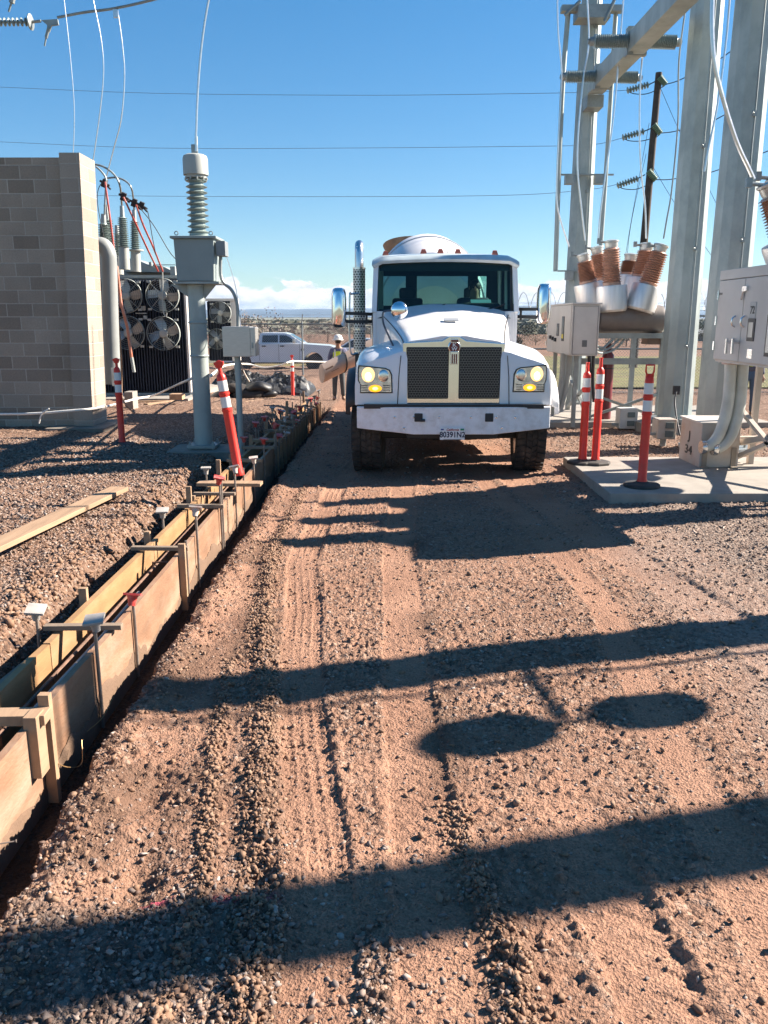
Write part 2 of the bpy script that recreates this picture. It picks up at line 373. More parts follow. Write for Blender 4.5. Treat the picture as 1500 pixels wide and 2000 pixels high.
def grid_mesh(name, X, Y, Z, attrs, mat):
    r, c = X.shape; co = np.stack([X, Y, Z], -1).reshape(-1, 3).astype(np.float32)
    idx = np.arange(r*c).reshape(r, c); q = np.stack([idx[:-1,:-1], idx[:-1,1:], idx[1:,1:], idx[1:,:-1]], -1).reshape(-1, 4)
    me = bpy.data.meshes.new(name); me.vertices.add(len(co)); me.vertices.foreach_set('co', co.ravel())
    me.loops.add(q.size); me.loops.foreach_set('vertex_index', q.ravel().astype(np.int32))
    me.polygons.add(len(q)); me.polygons.foreach_set('loop_start', (np.arange(len(q))*4).astype(np.int32)); me.polygons.foreach_set('loop_total', np.full(len(q), 4, np.int32))
    me.polygons.foreach_set('use_smooth', np.ones(len(q), bool)); me.update(calc_edges=True)
    for k, a in attrs.items():
        at_ = me.attributes.new(k, 'FLOAT', 'POINT'); at_.data.foreach_set('value', a.ravel().astype(np.float32))
    me.materials.append(mat); o = bpy.data.objects.new(name, me); C.objects.link(o); return o

def ground_mat():
    m = bpy.data.materials.new('ground_soil'); m.use_nodes = True; t = m.node_tree; b = t.nodes['Principled BSDF']; n = t.nodes.new; l = t.links.new
    tcn = n('ShaderNodeTexCoord'); P = tcn.outputs['Object']
    at_ = n('ShaderNodeAttribute'); at_.attribute_name = 'gravel'
    tr = n('ShaderNodeAttribute'); tr.attribute_name = 'trench'
    big = n('ShaderNodeTexNoise'); big.inputs['Scale'].default_value = 1.4; big.inputs['Detail'].default_value = 6; l(P, big.inputs['Vector'])
    r1 = n('ShaderNodeValToRGB'); l(big.outputs['Fac'], r1.inputs[0]); e = r1.color_ramp.elements; e[0].position = .32; e[1].position = .68
    e[0].color = (.285,.152,.098, 1); e[1].color = (.39,.218,.143, 1)
    fine = n('ShaderNodeTexNoise'); fine.inputs['Scale'].default_value = 90; fine.inputs['Detail'].default_value = 5; l(P, fine.inputs['Vector'])
    r2 = n('ShaderNodeValToRGB'); l(fine.outputs['Fac'], r2.inputs[0]); e = r2.color_ramp.elements; e[0].position = .3; e[1].position = .7
    e[0].color = (.62, .62, .62, 1); e[1].color = (1.18, 1.18, 1.18, 1)
    mu = n('ShaderNodeMix'); mu.data_type = 'RGBA'; mu.blend_type = 'MULTIPLY'; mu.inputs[0].default_value = 1; l(r1.outputs[0], mu.inputs['A']); l(r2.outputs[0], mu.inputs['B'])
    vo = n('ShaderNodeTexVoronoi'); vo.inputs['Scale'].default_value = 42; l(P, vo.inputs['Vector'])
    sp = n('ShaderNodeSeparateColor'); l(vo.outputs['Color'], sp.inputs[0])
    r3 = n('ShaderNodeValToRGB'); l(sp.outputs[0], r3.inputs[0]); e = r3.color_ramp.elements
    e[0].position = 0; e[0].color = (.075,.048,.038, 1); e[1].position = 1; e[1].color = (.38,.275,.21, 1)
    x = e.new(.35); x.color = (.205,.118,.078, 1); x = e.new(.75); x.color = (.255,.158,.11, 1)
    mg = n('ShaderNodeMix'); mg.data_type = 'RGBA'
    nf = n('ShaderNodeTexNoise'); nf.inputs['Scale'].default_value = 7; nf.inputs['Detail'].default_value = 5; l(P, nf.inputs['Vector'])
    ad = n('ShaderNodeMath'); ad.operation = 'ADD'; l(at_.outputs['Fac'], ad.inputs[0]); l(nf.outputs['Fac'], ad.inputs[1])
    mr = n('ShaderNodeMapRange'); l(ad.outputs[0], mr.inputs[0]); mr.inputs['From Min'].default_value = .62; mr.inputs['From Max'].default_value = 1.15
    l(mr.outputs[0], mg.inputs[0]); l(mu.outputs['Result'], mg.inputs['A']); l(r3.outputs[0], mg.inputs['B'])
    # darker soil colour in the trench, damp soil beside it and on ridges
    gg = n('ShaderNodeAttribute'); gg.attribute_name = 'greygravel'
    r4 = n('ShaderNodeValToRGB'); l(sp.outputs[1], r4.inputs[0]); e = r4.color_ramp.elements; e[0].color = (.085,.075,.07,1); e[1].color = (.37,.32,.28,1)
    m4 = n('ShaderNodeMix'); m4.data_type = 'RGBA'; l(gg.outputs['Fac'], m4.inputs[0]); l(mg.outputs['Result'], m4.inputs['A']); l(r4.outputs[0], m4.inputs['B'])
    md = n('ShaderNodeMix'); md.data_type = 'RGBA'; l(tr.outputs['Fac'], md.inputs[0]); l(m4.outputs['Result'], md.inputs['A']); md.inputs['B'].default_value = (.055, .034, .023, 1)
    # a few traces of pink marking paint
    sx_ = n('ShaderNodeSeparateXYZ'); l(P, sx_.inputs[0])
    def M(op, a, b2=None, cl=False):
        q = n('ShaderNodeMath'); q.operation = op; q.use_clamp = cl
        for i, v in enumerate((a, b2)):
            if v is None: continue
            if isinstance(v, (int, float)): q.inputs[i].default_value = v
            else: l(v, q.inputs[i])
        return q.outputs[0]
    dy = M('ABSOLUTE', M('SUBTRACT', sx_.outputs['Y'], 2.50)); by = M('SUBTRACT', 1.0, M('MULTIPLY', dy, 28.0), True)
    dx1 = M('SUBTRACT', 1.0, M('MULTIPLY', M('ABSOLUTE', M('SUBTRACT', sx_.outputs['X'], -.49)), 7.0), True)
    dx2 = M('SUBTRACT', 1.0, M('MULTIPLY', M('ABSOLUTE', M('SUBTRACT', sx_.outputs['X'], -.80)), 14.0), True)
    pk = M('MULTIPLY', M('MULTIPLY', by, M('ADD', dx1, dx2)), M('GREATER_THAN', nf.outputs['Fac'], .47), True)
    mp_ = n('ShaderNodeMix'); mp_.data_type = 'RGBA'; l(pk, mp_.inputs[0]); l(md.outputs['Result'], mp_.inputs['A']); mp_.inputs['B'].default_value = (.65, .10, .16, 1)
    l(mp_.outputs['Result'], b.inputs['Base Color']); b.inputs['Roughness'].default_value = .9; b.inputs['Specular IOR Level'].default_value = .25
    hv = n('ShaderNodeMath'); hv.operation = 'MULTIPLY'; l(vo.outputs['Distance'], hv.inputs[0]); l(mr.outputs[0], hv.inputs[1])
    h3 = n('ShaderNodeMath'); h3.operation = 'SUBTRACT'; l(fine.outputs['Fac'], h3.inputs[0]); l(hv.outputs[0], h3.inputs[1])
    bp = n('ShaderNodeBump'); bp.inputs['Strength'].default_value = 1.0; bp.inputs['Distance'].default_value = .018; l(h3.outputs[0], bp.inputs['Height']); l(bp.outputs[0], b.inputs['Normal'])
    return m
GM = ground_mat()
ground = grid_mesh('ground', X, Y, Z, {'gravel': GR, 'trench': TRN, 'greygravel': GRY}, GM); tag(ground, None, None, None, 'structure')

# ---------------------------------------------------------------- loose stones: stuff
def stones(name, px_, py_, size, mat, seed, flat=.6, lift=.18):
    r_ = np.random.default_rng(seed)
    bm = bmesh.new(); bmesh.ops.create_icosphere(bm, subdivisions=1, radius=1); base = np.array([v.co[:] for v in bm.verts]); tri = np.array([[v.index for v in f.verts] for f in bm.faces]); bm.free()
    n = len(px_); z, _, _ = relief(px_, py_)
    V = base[None]*(1+r_.uniform(-.42, .38, (n, len(base), 1)))+r_.normal(0, .20, (n, len(base), 3))
    sc = size[:, None]*np.stack([r_.uniform(.9,1.35,n), r_.uniform(.5, 1, n), r_.uniform(.35, .85, n)*flat/.6], -1); V = V*sc[:, None, :]
    a = r_.uniform(0, 6.28, n); ca, sa = np.cos(a), np.sin(a); tl = r_.normal(0, .35, n)
    y1 = V[...,1]*np.cos(tl)[:,None]-V[...,2]*np.sin(tl)[:,None]; z1 = V[...,1]*np.sin(tl)[:,None]+V[...,2]*np.cos(tl)[:,None]; V[...,1] = y1; V[...,2] = z1
    x1 = V[...,0]*ca[:,None]-V[...,1]*sa[:,None]; y1 = V[...,0]*sa[:,None]+V[...,1]*ca[:,None]
    V = np.stack([x1+px_[:,None], y1+py_[:,None], V[...,2]+(z+size*lift)[:,None]], -1).reshape(-1, 3).astype(np.float32)
    F = (tri[None]+(np.arange(n)*len(base))[:, None, None]).reshape(-1, 3)
    me = bpy.data.meshes.new(name); me.vertices.add(len(V)); me.vertices.foreach_set('co', V.ravel()); me.loops.add(F.size); me.loops.foreach_set('vertex_index', F.ravel().astype(np.int32))
    me.polygons.add(len(F)); me.polygons.foreach_set('loop_start', (np.arange(len(F))*3).astype(np.int32)); me.polygons.foreach_set('loop_total', np.full(len(F), 3, np.int32)); me.update(calc_edges=True)
    at_ = me.attributes.new('tone', 'FLOAT', 'POINT'); at_.data.foreach_set('value', np.repeat(r_.uniform(0, 1, n), len(base)).astype(np.float32))
    me.materials.append(mat); o = bpy.data.objects.new(name, me); C.objects.link(o); return o
def stone_mat(name, cols):
    m = bpy.data.materials.new(name); m.use_nodes = True; t = m.node_tree; b = t.nodes['Principled BSDF']; n = t.nodes.new; l = t.links.new
    a = n('ShaderNodeAttribute'); a.attribute_name = 'tone'; r = n('ShaderNodeValToRGB'); l(a.outputs['Fac'], r.inputs[0]); e = r.color_ramp.elements
    e[0].color = (*cols[0], 1); e[1].color = (*cols[-1], 1)
    for i, c in enumerate(cols[1:-1]): x = e.new((i+1)/(len(cols)-1)); x.color = (*c, 1)
    tcn = n('ShaderNodeTexCoord'); q = n('ShaderNodeTexNoise'); q.inputs['Scale'].default_value = 120; l(tcn.outputs['Object'], q.inputs['Vector'])
    mr = n('ShaderNodeMapRange'); l(q.outputs['Fac'], mr.inputs[0]); mr.inputs['To Min'].default_value = .7; mr.inputs['To Max'].default_value = 1.2
    v = n('ShaderNodeVectorMath'); v.operation = 'SCALE'; l(r.outputs[0], v.inputs[0]); l(mr.outputs[0], v.inputs['Scale']); l(v.outputs[0], b.inputs['Base Color']); b.inputs['Roughness'].default_value = .8
    return m
SM = stone_mat('gravel_stone', [(.07,.045,.036), (.17,.10,.07), (.25,.152,.105), (.20,.15,.125), (.32,.235,.185), (.14,.105,.09), (.42,.34,.285)])
CM = stone_mat('soil_clod', [(.18,.10,.06), (.26,.145,.085), (.22,.13,.08), (.30,.185,.12)])
def keep_dense(px_, py_, mode):
    z, g, tr = relief(px_, py_, False); u = rng.uniform(0, 1, len(px_)); return u < mode(g, tr)
# near road and both yards, thinning with distance (bigger stones only far off)
xs, ys, szs = [], [], []
for (x0, x1, y0, y1, n, s0, s1) in ((-1.4, 3.4, 1.2, 4.2, 19000, .003, .0105), (-1.4, 4.5, 4.2, 9, 15000, .006, .013), (-7, -2.2, 3.0, 7.5, 17000, .008, .019), (-9, -2.2, 7.5, 14, 16000, .012, .024),
                                     (2.0, 7, 4.5, 16, 9000, .009, .020), (-1.4, 2.5, 9, 20, 5000, .010, .02), (-1.6, .4, 1.3, 2.9, 8000, .003, .014)):
    a = rng.uniform(x0, x1, n); b_ = rng.uniform(y0, y1, n); k = keep_dense(a, b_, lambda g, tr: np.clip(.12+g*1.1, 0, 1)*(1-tr*.8))
    a = a[k]; b_ = b_[k]; xs.append(a); ys.append(b_); szs.append(s0+(s1-s0)*rng.uniform(0, 1, len(a))**1.8)
gravel = stones('gravel', np.concatenate(xs), np.concatenate(ys), np.concatenate(szs), SM, 3)
tag(gravel, 'loose pinkish brown gravel stones scattered over the yard and road', 'gravel', None, 'stuff')
xs, ys, szs = [], [], []
for line, wd, am in RIDGES:
    y0 = min(a for a, b in line); y1 = max(a for a, b in line); n = int(1100*(y1-y0)*am/.05)
    b_ = rng.uniform(y0, y1, n); a = cx(line, b_)+rng.normal(0, wd*.55, n); xs.append(a); ys.append(b_); szs.append(.0025+.011*rng.uniform(0, 1, n)**2.4)
n = 3600; b_ = 1.5+18*rng.uniform(0, 1, n)**1.6; a = -1.22+rng.normal(0, .08, n); xs.append(a); ys.append(b_); szs.append(.003+.013*rng.uniform(0, 1, n)**3)
n = 4200; b_ = 2.5+17*rng.uniform(0, 1, n)**1.6; a = -2.50+rng.normal(0, .14, n); xs.append(a); ys.append(b_); szs.append(.008+.022*rng.uniform(0, 1, n)**2.5)
n = 2600; a = rng.uniform(-1.2, 3.0, n); b_ = rng.uniform(1.3, 8, n); xs.append(a); ys.append(b_); szs.append(.004+.014*rng.uniform(0, 1, n)**2.6)
clods = stones('soil_clods', np.concatenate(xs), np.concatenate(ys), np.concatenate(szs), CM, 5, flat=.8, lift=.25)
tag(clods, 'crumbled brown soil clods along the wheel ridges and trench edge', 'soil', None, 'stuff')

# ---------------------------------------------------------------- far plain, field, mountains
PM = pm('plain_scrub', (.135,.13,.085), .95, var=.45, scale=.03, dirt=(.085,.09,.06), dirt_amt=.9, dscale=.012)
FZ = slope_z(60)-.02
mb = MB()
B = 9000
for a in ((-B, 47.9, B, 12000), (-B, -600, -12.9, 47.9), (13.9, -600, B, 47.9), (-12.9, -600, 13.9, .95)):
    x0, y0, x1, y1 = a; mb.quad((x0,y0,0),(x1,y0,0),(x1,y1,0),(x0,y1,0))
bm = bmesh.new()
me = bpy.data.meshes.new('plain'); vs = []; fs = []
for (x0, y0, x1, y1, zz) in ((-B, 47.8, B, 12000, FZ), (-B, -600, -12.9, 47.8, None), (13.9, -600, B, 47.8, None), (-12.9, -600, 13.9, .95, 0)):
    ycuts = [y for y in (y0, 11, 20, 30, 40, 47.8, y1) if y0 <= y <= y1]; ycuts = sorted(set(ycuts))
    for ya, yb in zip(ycuts[:-1], ycuts[1:]):
        za = (zz if zz is not None else slope_z(ya)-.03); zb = (zz if zz is not None else slope_z(yb)-.03)
        o = len(vs); vs += [(x0, ya, za), (x1, ya, za), (x1, yb, zb), (x0, yb, zb)]; fs.append((o, o+1, o+2, o+3))
bm.free(); me.from_pydata(vs, [], fs); me.materials.append(PM); pl = bpy.data.objects.new('far_plain', me); C.objects.link(pl); tag(pl, None, None, None, 'structure')
# ploughed field and grass verge, sheets above the plain
def sheet(name, pts, z, mat, kind='structure'):
    me = bpy.data.meshes.new(name); me.from_pydata([(x, y, z) for x, y in pts], [], [tuple(range(len(pts)))]); me.materials.append(mat); o = bpy.data.objects.new(name, me); C.objects.link(o); tag(o, None, None, None, kind); return o
sheet('ploughed_field', [(-120, 62), (300, 62), (420, 150), (-160, 150)], FZ+.05, pm('field_soil', (.17, .085, .045), .95, var=.25, scale=.3, stretch=(.2, 2, 1)))
GRM = (pm('grass_verge', (.12,.115,.032), .95, var=.5, scale=1.2, dirt=(.21,.145,.06), dirt_amt=.8, dscale=.35))
me = bpy.data.meshes.new('grass_field'); gv = []; gf = []
for y in (28.2, 33, 38, 44, 50, 62): gv += [(4.2, y, slope_z(y)+.07), (120, y, slope_z(y)+.07)]
for k in range(5): gf.append((2*k, 2*k+1, 2*k+3, 2*k+2))
me.from_pydata(gv, [], gf); me.materials.append(GRM); gfo = bpy.data.objects.new('grass_field', me); C.objects.link(gfo); tag(gfo, None, None, None, 'structure')
sheet('grass_verge', [(-60, 48.5), (6, 48.5), (6, 53), (-60, 53)], FZ+.06, pm('dry_verge', (.17, .12, .035), .95, var=.4, scale=1.5, dirt=(.12, .13, .04), dirt_amt=.7, dscale=.6))
def ridge(name, y, x0, x1, base, tops, depth, mat, seed):
    k = 160; r_ = random.Random(seed); sec = []
    xs_ = np.linspace(x0, x1, k); hh = tops[0]+(tops[1]-tops[0])*(.5+.5*fb(xs_/((x1-x0)), xs_*0+seed, 9, seed, 5, .5))
    mb = MB(); mb.loft([[Vector((x, y, base)) for x in xs_], [Vector((x, y+depth*.45, base+h*.62)) for x, h in zip(xs_, hh)], [Vector((x, y+depth, base+h)) for x, h in zip(xs_, hh)], [Vector((x, y+depth*2, base)) for x in xs_]])
    o = mb.build(name, mat); tag(o, None, None, None, 'structure'); return o
ridge('mountains', 8200, -7000, 7000, FZ, (70, 165), 900, pm('mountain_rock', (.045,.07,.10), .95, var=.3, scale=.002), 3)
ridge('low_hills', 2300, -3500, 3500, FZ, (-6, 11), 500, pm('hill_scrub', (.15,.155,.12), .95, var=.4, scale=.02), 8)
WHITE = pm('white_paint', (.80,.80,.81), .32, 0, .03, 2, coat=.6, dirt=(.58,.53,.48), dirt_amt=.3, dscale=1.5)
WHITE2 = pm('bumper_white', (.80,.80,.82), .42, 0, .05, 9, dirt=(.42,.36,.31), dirt_amt=.5, dscale=7)
CHROME = pm('chrome', (.86, .86, .87), .10, 1.0, .04, 3)
CHROMER = pm('polished_steel', (.72, .72, .72), .24, 1.0, .10, 4)
BLACK = pm('black_plastic', (.022, .022, .025), .5, 0, .2, 6)
DARK = pm('dark_steel', (.035, .035, .038), .6, .3, .25, 5, dirt=(.12,.09,.07), dirt_amt=.5)
RUBBER = pm('tyre_rubber', (.028, .026, .025), .85, 0, .25, 8, bump=.3, bscale=40, dirt=(.16,.115,.085), dirt_amt=.65, dscale=4)
GALV = pm('galvanised_steel', (.31,.335,.33), .5, .55, .12, 5, dirt=(.16,.175,.17), dirt_amt=.6, dscale=3, bump=.05, bscale=80)
GALVP = pm('pole_steel', (.36,.40,.385), .55, .35, .20, 1.4, dirt=(.21,.255,.25), dirt_amt=.85, dscale=2.0, stretch=(1,1,.6), bump=.05, bscale=90)
GREYP = pm('grey_paint', (.25,.29,.285), .45, 0, .06, 4, dirt=(.13,.15,.145), dirt_amt=.4)
LGREY = pm('light_grey_paint', (.36,.37,.34), .5, 0, .05, 3, dirt=(.25,.24,.215), dirt_amt=.4, dscale=1.6)
CABM = pm('cabinet_paint', (.56,.52,.47), .5, 0, .04, 2, dirt=(.42,.375,.325), dirt_amt=.5, dscale=1.5)
STAIN = pm('brushed_stainless', (.52, .50, .47), .42, .8, .08, 12, stretch=(1,1,8))
ALU = pm('spun_aluminium', (.74,.71,.68), .50, 1.0, .10, 5, stretch=(3,3,.4))
BRASSC = pm('conductor_aluminium', (.72, .70, .68), .30, .9, .06, 20)
PORC = pm('brown_porcelain', (.44,.23,.155), .35, 0, .12, 8, coat=.5, dirt=(.50,.36,.29), dirt_amt=.3)
PORCG = pm('grey_porcelain', (.22,.27,.255), .3, 0, .08, 6, coat=.3)
CONC = pm('concrete', (.30,.27,.235), .85, 0, .12, 4, bump=.25, bscale=70, dirt=(.18,.155,.13), dirt_amt=.55, dscale=2.2)
CONC2 = pm('concrete_edge', (.22,.19,.155), .9, 0, .18, 6, bump=.4, bscale=40, dirt=(.13,.10,.075), dirt_amt=.6, dscale=2.2)
ORANGE = pm('orange_plastic', (.72, .032, .018), .42, 0, .08, 6, dirt=(.42,.06,.03), dirt_amt=.35, dscale=9)
REDP = pm('cap_red', (.55, .05, .04), .5, 0, .2, 15, dirt=(.50,.42,.38), dirt_amt=.5, dscale=20)
CAPW = pm('cap_dusty', (.50, .43, .38), .7, 0, .2, 15, dirt=(.45,.10,.07), dirt_amt=.5, dscale=12)
CAPG = pm('cap_grey', (.36, .33, .30), .7, 0, .2, 15)
REFL = pm('reflective_band', (.72, .72, .70), .35, 0, .06, 20, dirt=(.45,.42,.40), dirt_amt=.4, dscale=10)
PLY = pm('form_plywood', (.25,.135,.078), .75, 0, .22, 5, bump=.35, bscale=50, dirt=(.35,.25,.18), dirt_amt=.9, dscale=3.2, stretch=(1,.5,1.6))
PLYY = pm('form_plywood_yellow', (.30,.17,.075), .75, 0, .2, 5, bump=.2, bscale=50, dirt=(.34,.22,.14), dirt_amt=.7, dscale=2.5, stretch=(1,.6,2))
LUMB = pm('lumber', (.32,.205,.125), .75, 0, .16, 3, bump=.15, bscale=30, stretch=(6,.7,6), dirt=(.36,.25,.16), dirt_amt=.5, dscale=4)
LUMBX = pm('lumber_grey', (.22,.165,.12), .8, 0, .2, 4, bump=.2, bscale=40, dirt=(.25,.17,.11), dirt_amt=.5, dscale=8)
RUST = pm('rusty_rebar', (.20, .12, .085), .75, .3, .3, 20, bump=.3, bscale=120)
STAKE = pm('steel_stake', (.26, .22, .19), .6, .5, .25, 20, dirt=(.16,.09,.06), dirt_amt=.7, dscale=12)
ROPE = pm('white_rope', (.72, .68, .62), .8, 0, .1, 30)
TARP = pm('black_tarp', (.016,.016,.017), .5, 0, .3, 4, bump=.8, bscale=9)
SACK = pm('dark_sack', (.035,.028,.024), .85, 0, .3, 8, bump=.6, bscale=20)
SKIN = pm('skin', (.36, .20, .13), .6, 0, .08, 12)
def mesh_panel(name, cell, hole, rim=(.6,.6,.58), back=(.006,.006,.008), axes='XZ'):
    m = bpy.data.materials.new(name); m.use_nodes = True; t = m.node_tree; b = t.nodes['Principled BSDF']; n = t.nodes.new; l = t.links.new
    tcn = n('ShaderNodeTexCoord'); s = n('ShaderNodeSeparateXYZ'); l(tcn.outputs['Object'], s.inputs[0])
    def M(op, a, b2=None):
        q = n('ShaderNodeMath'); q.operation = op
        for i, v in enumerate((a, b2)):
            if v is None: continue
            if isinstance(v, (int, float)): q.inputs[i].default_value = v
            else: l(v, q.inputs[i])
        return q.outputs[0]
    u = M('DIVIDE', s.outputs[axes[0]], cell); v = M('DIVIDE', s.outputs[axes[1]], cell*.87)
    row = M('FLOOR', v); odd = M('MULTIPLY', M('FLOORED_MODULO', row, 2.0), .5)
    fu = M('SUBTRACT', M('FRACT', M('ADD', u, odd)), .5); fv = M('SUBTRACT', M('FRACT', v), .5)
    d = M('SQRT', M('ADD', M('MULTIPLY', fu, fu), M('MULTIPLY', fv, fv)))
    msk = M('LESS_THAN', d, hole)
    mx = n('ShaderNodeMix'); mx.data_type = 'RGBA'; l(msk, mx.inputs[0]); mx.inputs['A'].default_value = (*rim, 1); mx.inputs['B'].default_value = (*back, 1); l(mx.outputs['Result'], b.inputs['Base Color'])
    l(M('MULTIPLY', M('SUBTRACT', 1.0, msk), .85), b.inputs['Metallic']); b.inputs['Roughness'].default_value = .4
    return m
# ================================================================ concrete mixer truck
TX = .87; TY = 10.2
truck = thing('mixer_truck', 'white concrete mixer truck with lit headlights parked facing the camera', 'truck', (TX, TY+1, 0))
def tp(x, y, z): return Vector((TX+x, y, z))
# ---- bumper: wide plate with a belly
def bump_mesh():
    mb = MB(); y0 = TY
    top, side, mid = .925, .66, .585
    # front face kinked: swept back a little towards the ends
    xs_ = [-1.21, -1.12, -.5, 0, .5, 1.12, 1.21]
    def yo(x): return y0+(.0 if abs(x) <= 1.0 else (abs(x)-1.0)*.25)
    def zb(x): return mid if abs(x) <= .5 else mid+(side-mid)*(abs(x)-.5)/.71
    f = [[tp(x, yo(x), zb(x)) for x in xs_], [tp(x, yo(x), top) for x in xs_], [tp(x, yo(x)+.16, top) for x in xs_], [tp(x, yo(x)+.16, zb(x)) for x in xs_]]
    mb.loft(f+[f[0]])
    for i in (0, -1): mb.add([q[i] for q in f], [(0,1,2,3)])
    return mb
bump = bump_mesh().build('bumper', WHITE2, truck, bevel=.008)
for x in (-.44, .44):
    mb = MB(); mb.b2(tp(x-.052, TY-.012, .745), tp(x+.052, TY+.01, .85)); mb.build('tow_hook', BLACK, bump, bevel=.01)
mb = MB(); mb.cyl(tp(-.44+.02, TY-.03, .765), tp(-.36, TY-.03, .765), .018); mb.build('tow_pin', BLACK, bump)
for x, z in ((-.74,.80),(-.5,.80),(-.185,.80),(.21,.80),(.53,.80),(.765,.80),(-.62,.665),(.60,.67)):
    mb = MB(); mb.lathe([(.013,0),(.013,.005),(.006,.011)], tp(x, TY, z), (0,-1,0), 10); mb.build('bolt', CHROMER, bump)
# licence plate
PLT = pm('plate_white', (.80,.80,.79), .4, 0, .02); INK = pm('plate_ink', (.012,.014,.05), .5, 0, .05); PRED = pm('plate_red', (.35,.02,.03), .5); PGRN = pm('plate_green', (.02,.22,.12), .5); PBLU = pm('plate_blue', (.03,.05,.25), .5)
pc = at(883.5, 847.5, TY-.02)
mb = MB(); mb.b2((pc.x-.155, TY-.022, pc.z-.075), (pc.x+.155, TY-.014, pc.z+.075)); plate = mb.build('licence_plate', PLT, truck, bevel=.004)
text_mesh('plate_number', '80391N2', INK, plate, (pc.x, TY-.024, pc.z-.012), (1,0,0), (0,0,1), .098, .001, .86)
text_mesh('plate_state', 'California', PRED, plate, (pc.x, TY-.024, pc.z+.052), (1,0,0), (0,0,1), .040, .001, 1.0, shear=.35)
mb = MB(); mb.b2((pc.x+.10, TY-.0255, pc.z+.043), (pc.x+.145, TY-.0225, pc.z+.067)); mb.build('plate_sticker', PGRN, plate)
mb = MB(); mb.b2((pc.x-.145, TY-.0255, pc.z+.047), (pc.x-.108, TY-.0225, pc.z+.064)); mb.build('plate_sticker', PBLU, plate)
mb = MB(); mb.b2((pc.x-.11, TY-.0255, pc.z-.071), (pc.x+.11, TY-.0225, pc.z-.066)); mb.build('plate_legend', INK, plate)
# ---- grille
GY = 10.35
mb = MB()
o_ = [tp(-.625, GY, .95), tp(.60, GY, .95), tp(.635, GY, 1.70), tp(.15, GY, 1.735), tp(.07, GY, 1.785), tp(-.07, GY, 1.785), tp(-.15, GY, 1.735), tp(-.635, GY, 1.71)]
mb.poly(o_, (0, .06, 0)); gr = mb.build('grille_surround', CHROME, truck, bevel=.012)
GMESH = mesh_panel('grille_mesh', .034, .47, (.16,.16,.155))
for sgn in (-1, 1):
    mb = MB(); a, b_ = sorted((sgn*.062, sgn*.575)); 
    mb.poly([tp(a, GY-.012, 1.015), tp(b_, GY-.012, 1.015), tp(b_+(.02 if sgn>0 else 0), GY-.012, 1.655), tp(a-(.02 if sgn<0 else 0), GY-.012, 1.655)], (0,.03,0)); g = mb.build('grille_insert', BLACK, gr, bevel=.02)
    mb = MB(); mb.poly([tp(a+.014, GY-.016, 1.03), tp(b_-.014, GY-.016, 1.03), tp(b_-.012+(.02 if sgn>0 else 0), GY-.016, 1.64), tp(a+.012-(.02 if sgn<0 else 0), GY-.016, 1.64)], (0,.004,0)); mb.build('grille_mesh', GMESH, g)
# emblem
EMR = pm('emblem_red', (.16, .006, .012), .35, coat=.5); EMW = pm('emblem_white', (.8,.8,.8), .35)
ec = tp(0, GY-.05, 1.655)
mb = MB(); mb.lathe([(.078,0),(.078,.02),(.070,.024)], ec+Vector((0,.045,0)), (0,-1,0), 28); mb.b2(ec+Vector((-.05,.0,-.21)), ec+Vector((.05,.04,-.05))); mb.b2(ec+Vector((-.05,.0,.05)), ec+Vector((.05,.04,.10)))
em = mb.build('emblem', CHROMER, truck, bevel=.006)
mb = MB(); mb.lathe([(.066,0),(.066,.008)], ec+Vector((0,.022,0)), (0,-1,0), 28); mb.build('emblem_badge', EMR, em)
mb = MB(); mb.lathe([(.052,0),(.050,.0)], ec, (0,-1,0), 28)
text_mesh('emblem_letters', 'K', EMW, em, ec+Vector((0,.010,.023)), (1,0,0), (0,0,1), .062, .002, 1.25)
text_mesh('emblem_letters', 'W', EMW, em, ec+Vector((0,.010,-.024)), (1,0,0), (0,0,1), .062, .002, 1.1)
for i in (-1,0,1):
    mb = MB(); mb.b2(ec+Vector((i*.026-.008,-.006,-.20)), ec+Vector((i*.026+.008,.002,-.085))); mb.build('emblem_bar', EMR, em)
mb = MB(); mb.b2(ec+Vector((-.045,-.006,.062)), ec+Vector((.045,.001,.088))); mb.build('emblem_bar', EMR, em)
# ---- hood
def lerp(a, b, t): return a+(b-a)*t
mb = MB(); secs = []
for k in range(19):
    t = k/18; y = lerp(GY+.02, 12.0, t); w_ = lerp(.655, .95, t**1.15); e = t**.85
    zc = lerp(1.80, 2.20, e); zs = lerp(1.71, 2.07, e); row = []
    nose = 0
    if k == 0: zc -= .02; zs -= .02
    for j in range(-16, 17):
        q = j/16; aq = abs(q)
        if aq <= .72:
            x = q/.72*w_*.93; rr = aq/.72; z = zc-(zc-zs-.02)*rr**2.4-.0
            z += -.010*math.exp(-((rr-.62)/.20)**2)*(1-t*.5)+.012*math.exp(-((rr-.22)/.10)**2)*(1-t*.6)   # pressed creases
        else:
            s = (aq-.72)/.28; x = (w_*.93+(w_*.07+.02)*math.sin(s*math.pi/2))*(1 if q > 0 else -1); z = lerp(zs-.0, 1.02 if t < .85 else 1.02, s**1.7)
        row.append(tp(x, y, z))
    secs.append(row)
mb.loft(secs); mb.loft([secs[0], [Vector((p.x, p.y+.02, min(p.z-.02, 1.60))) for p in secs[0]]]); hood = mb.build('hood', WHITE, truck, sharp=50)
mb = MB(); a = at(860, 632, 11.1); b_ = at(905, 640, 11.1)
# hood nose badge plate
hp = tp(0, 10.95, 2.02)
mb.box((TX+.0, 10.9, 1.985), (.19, .10, .012), (R(16),0,0)); mb.build('hood_badge', pm('badge_grey', (.32,.34,.36), .4), hood, bevel=.004)
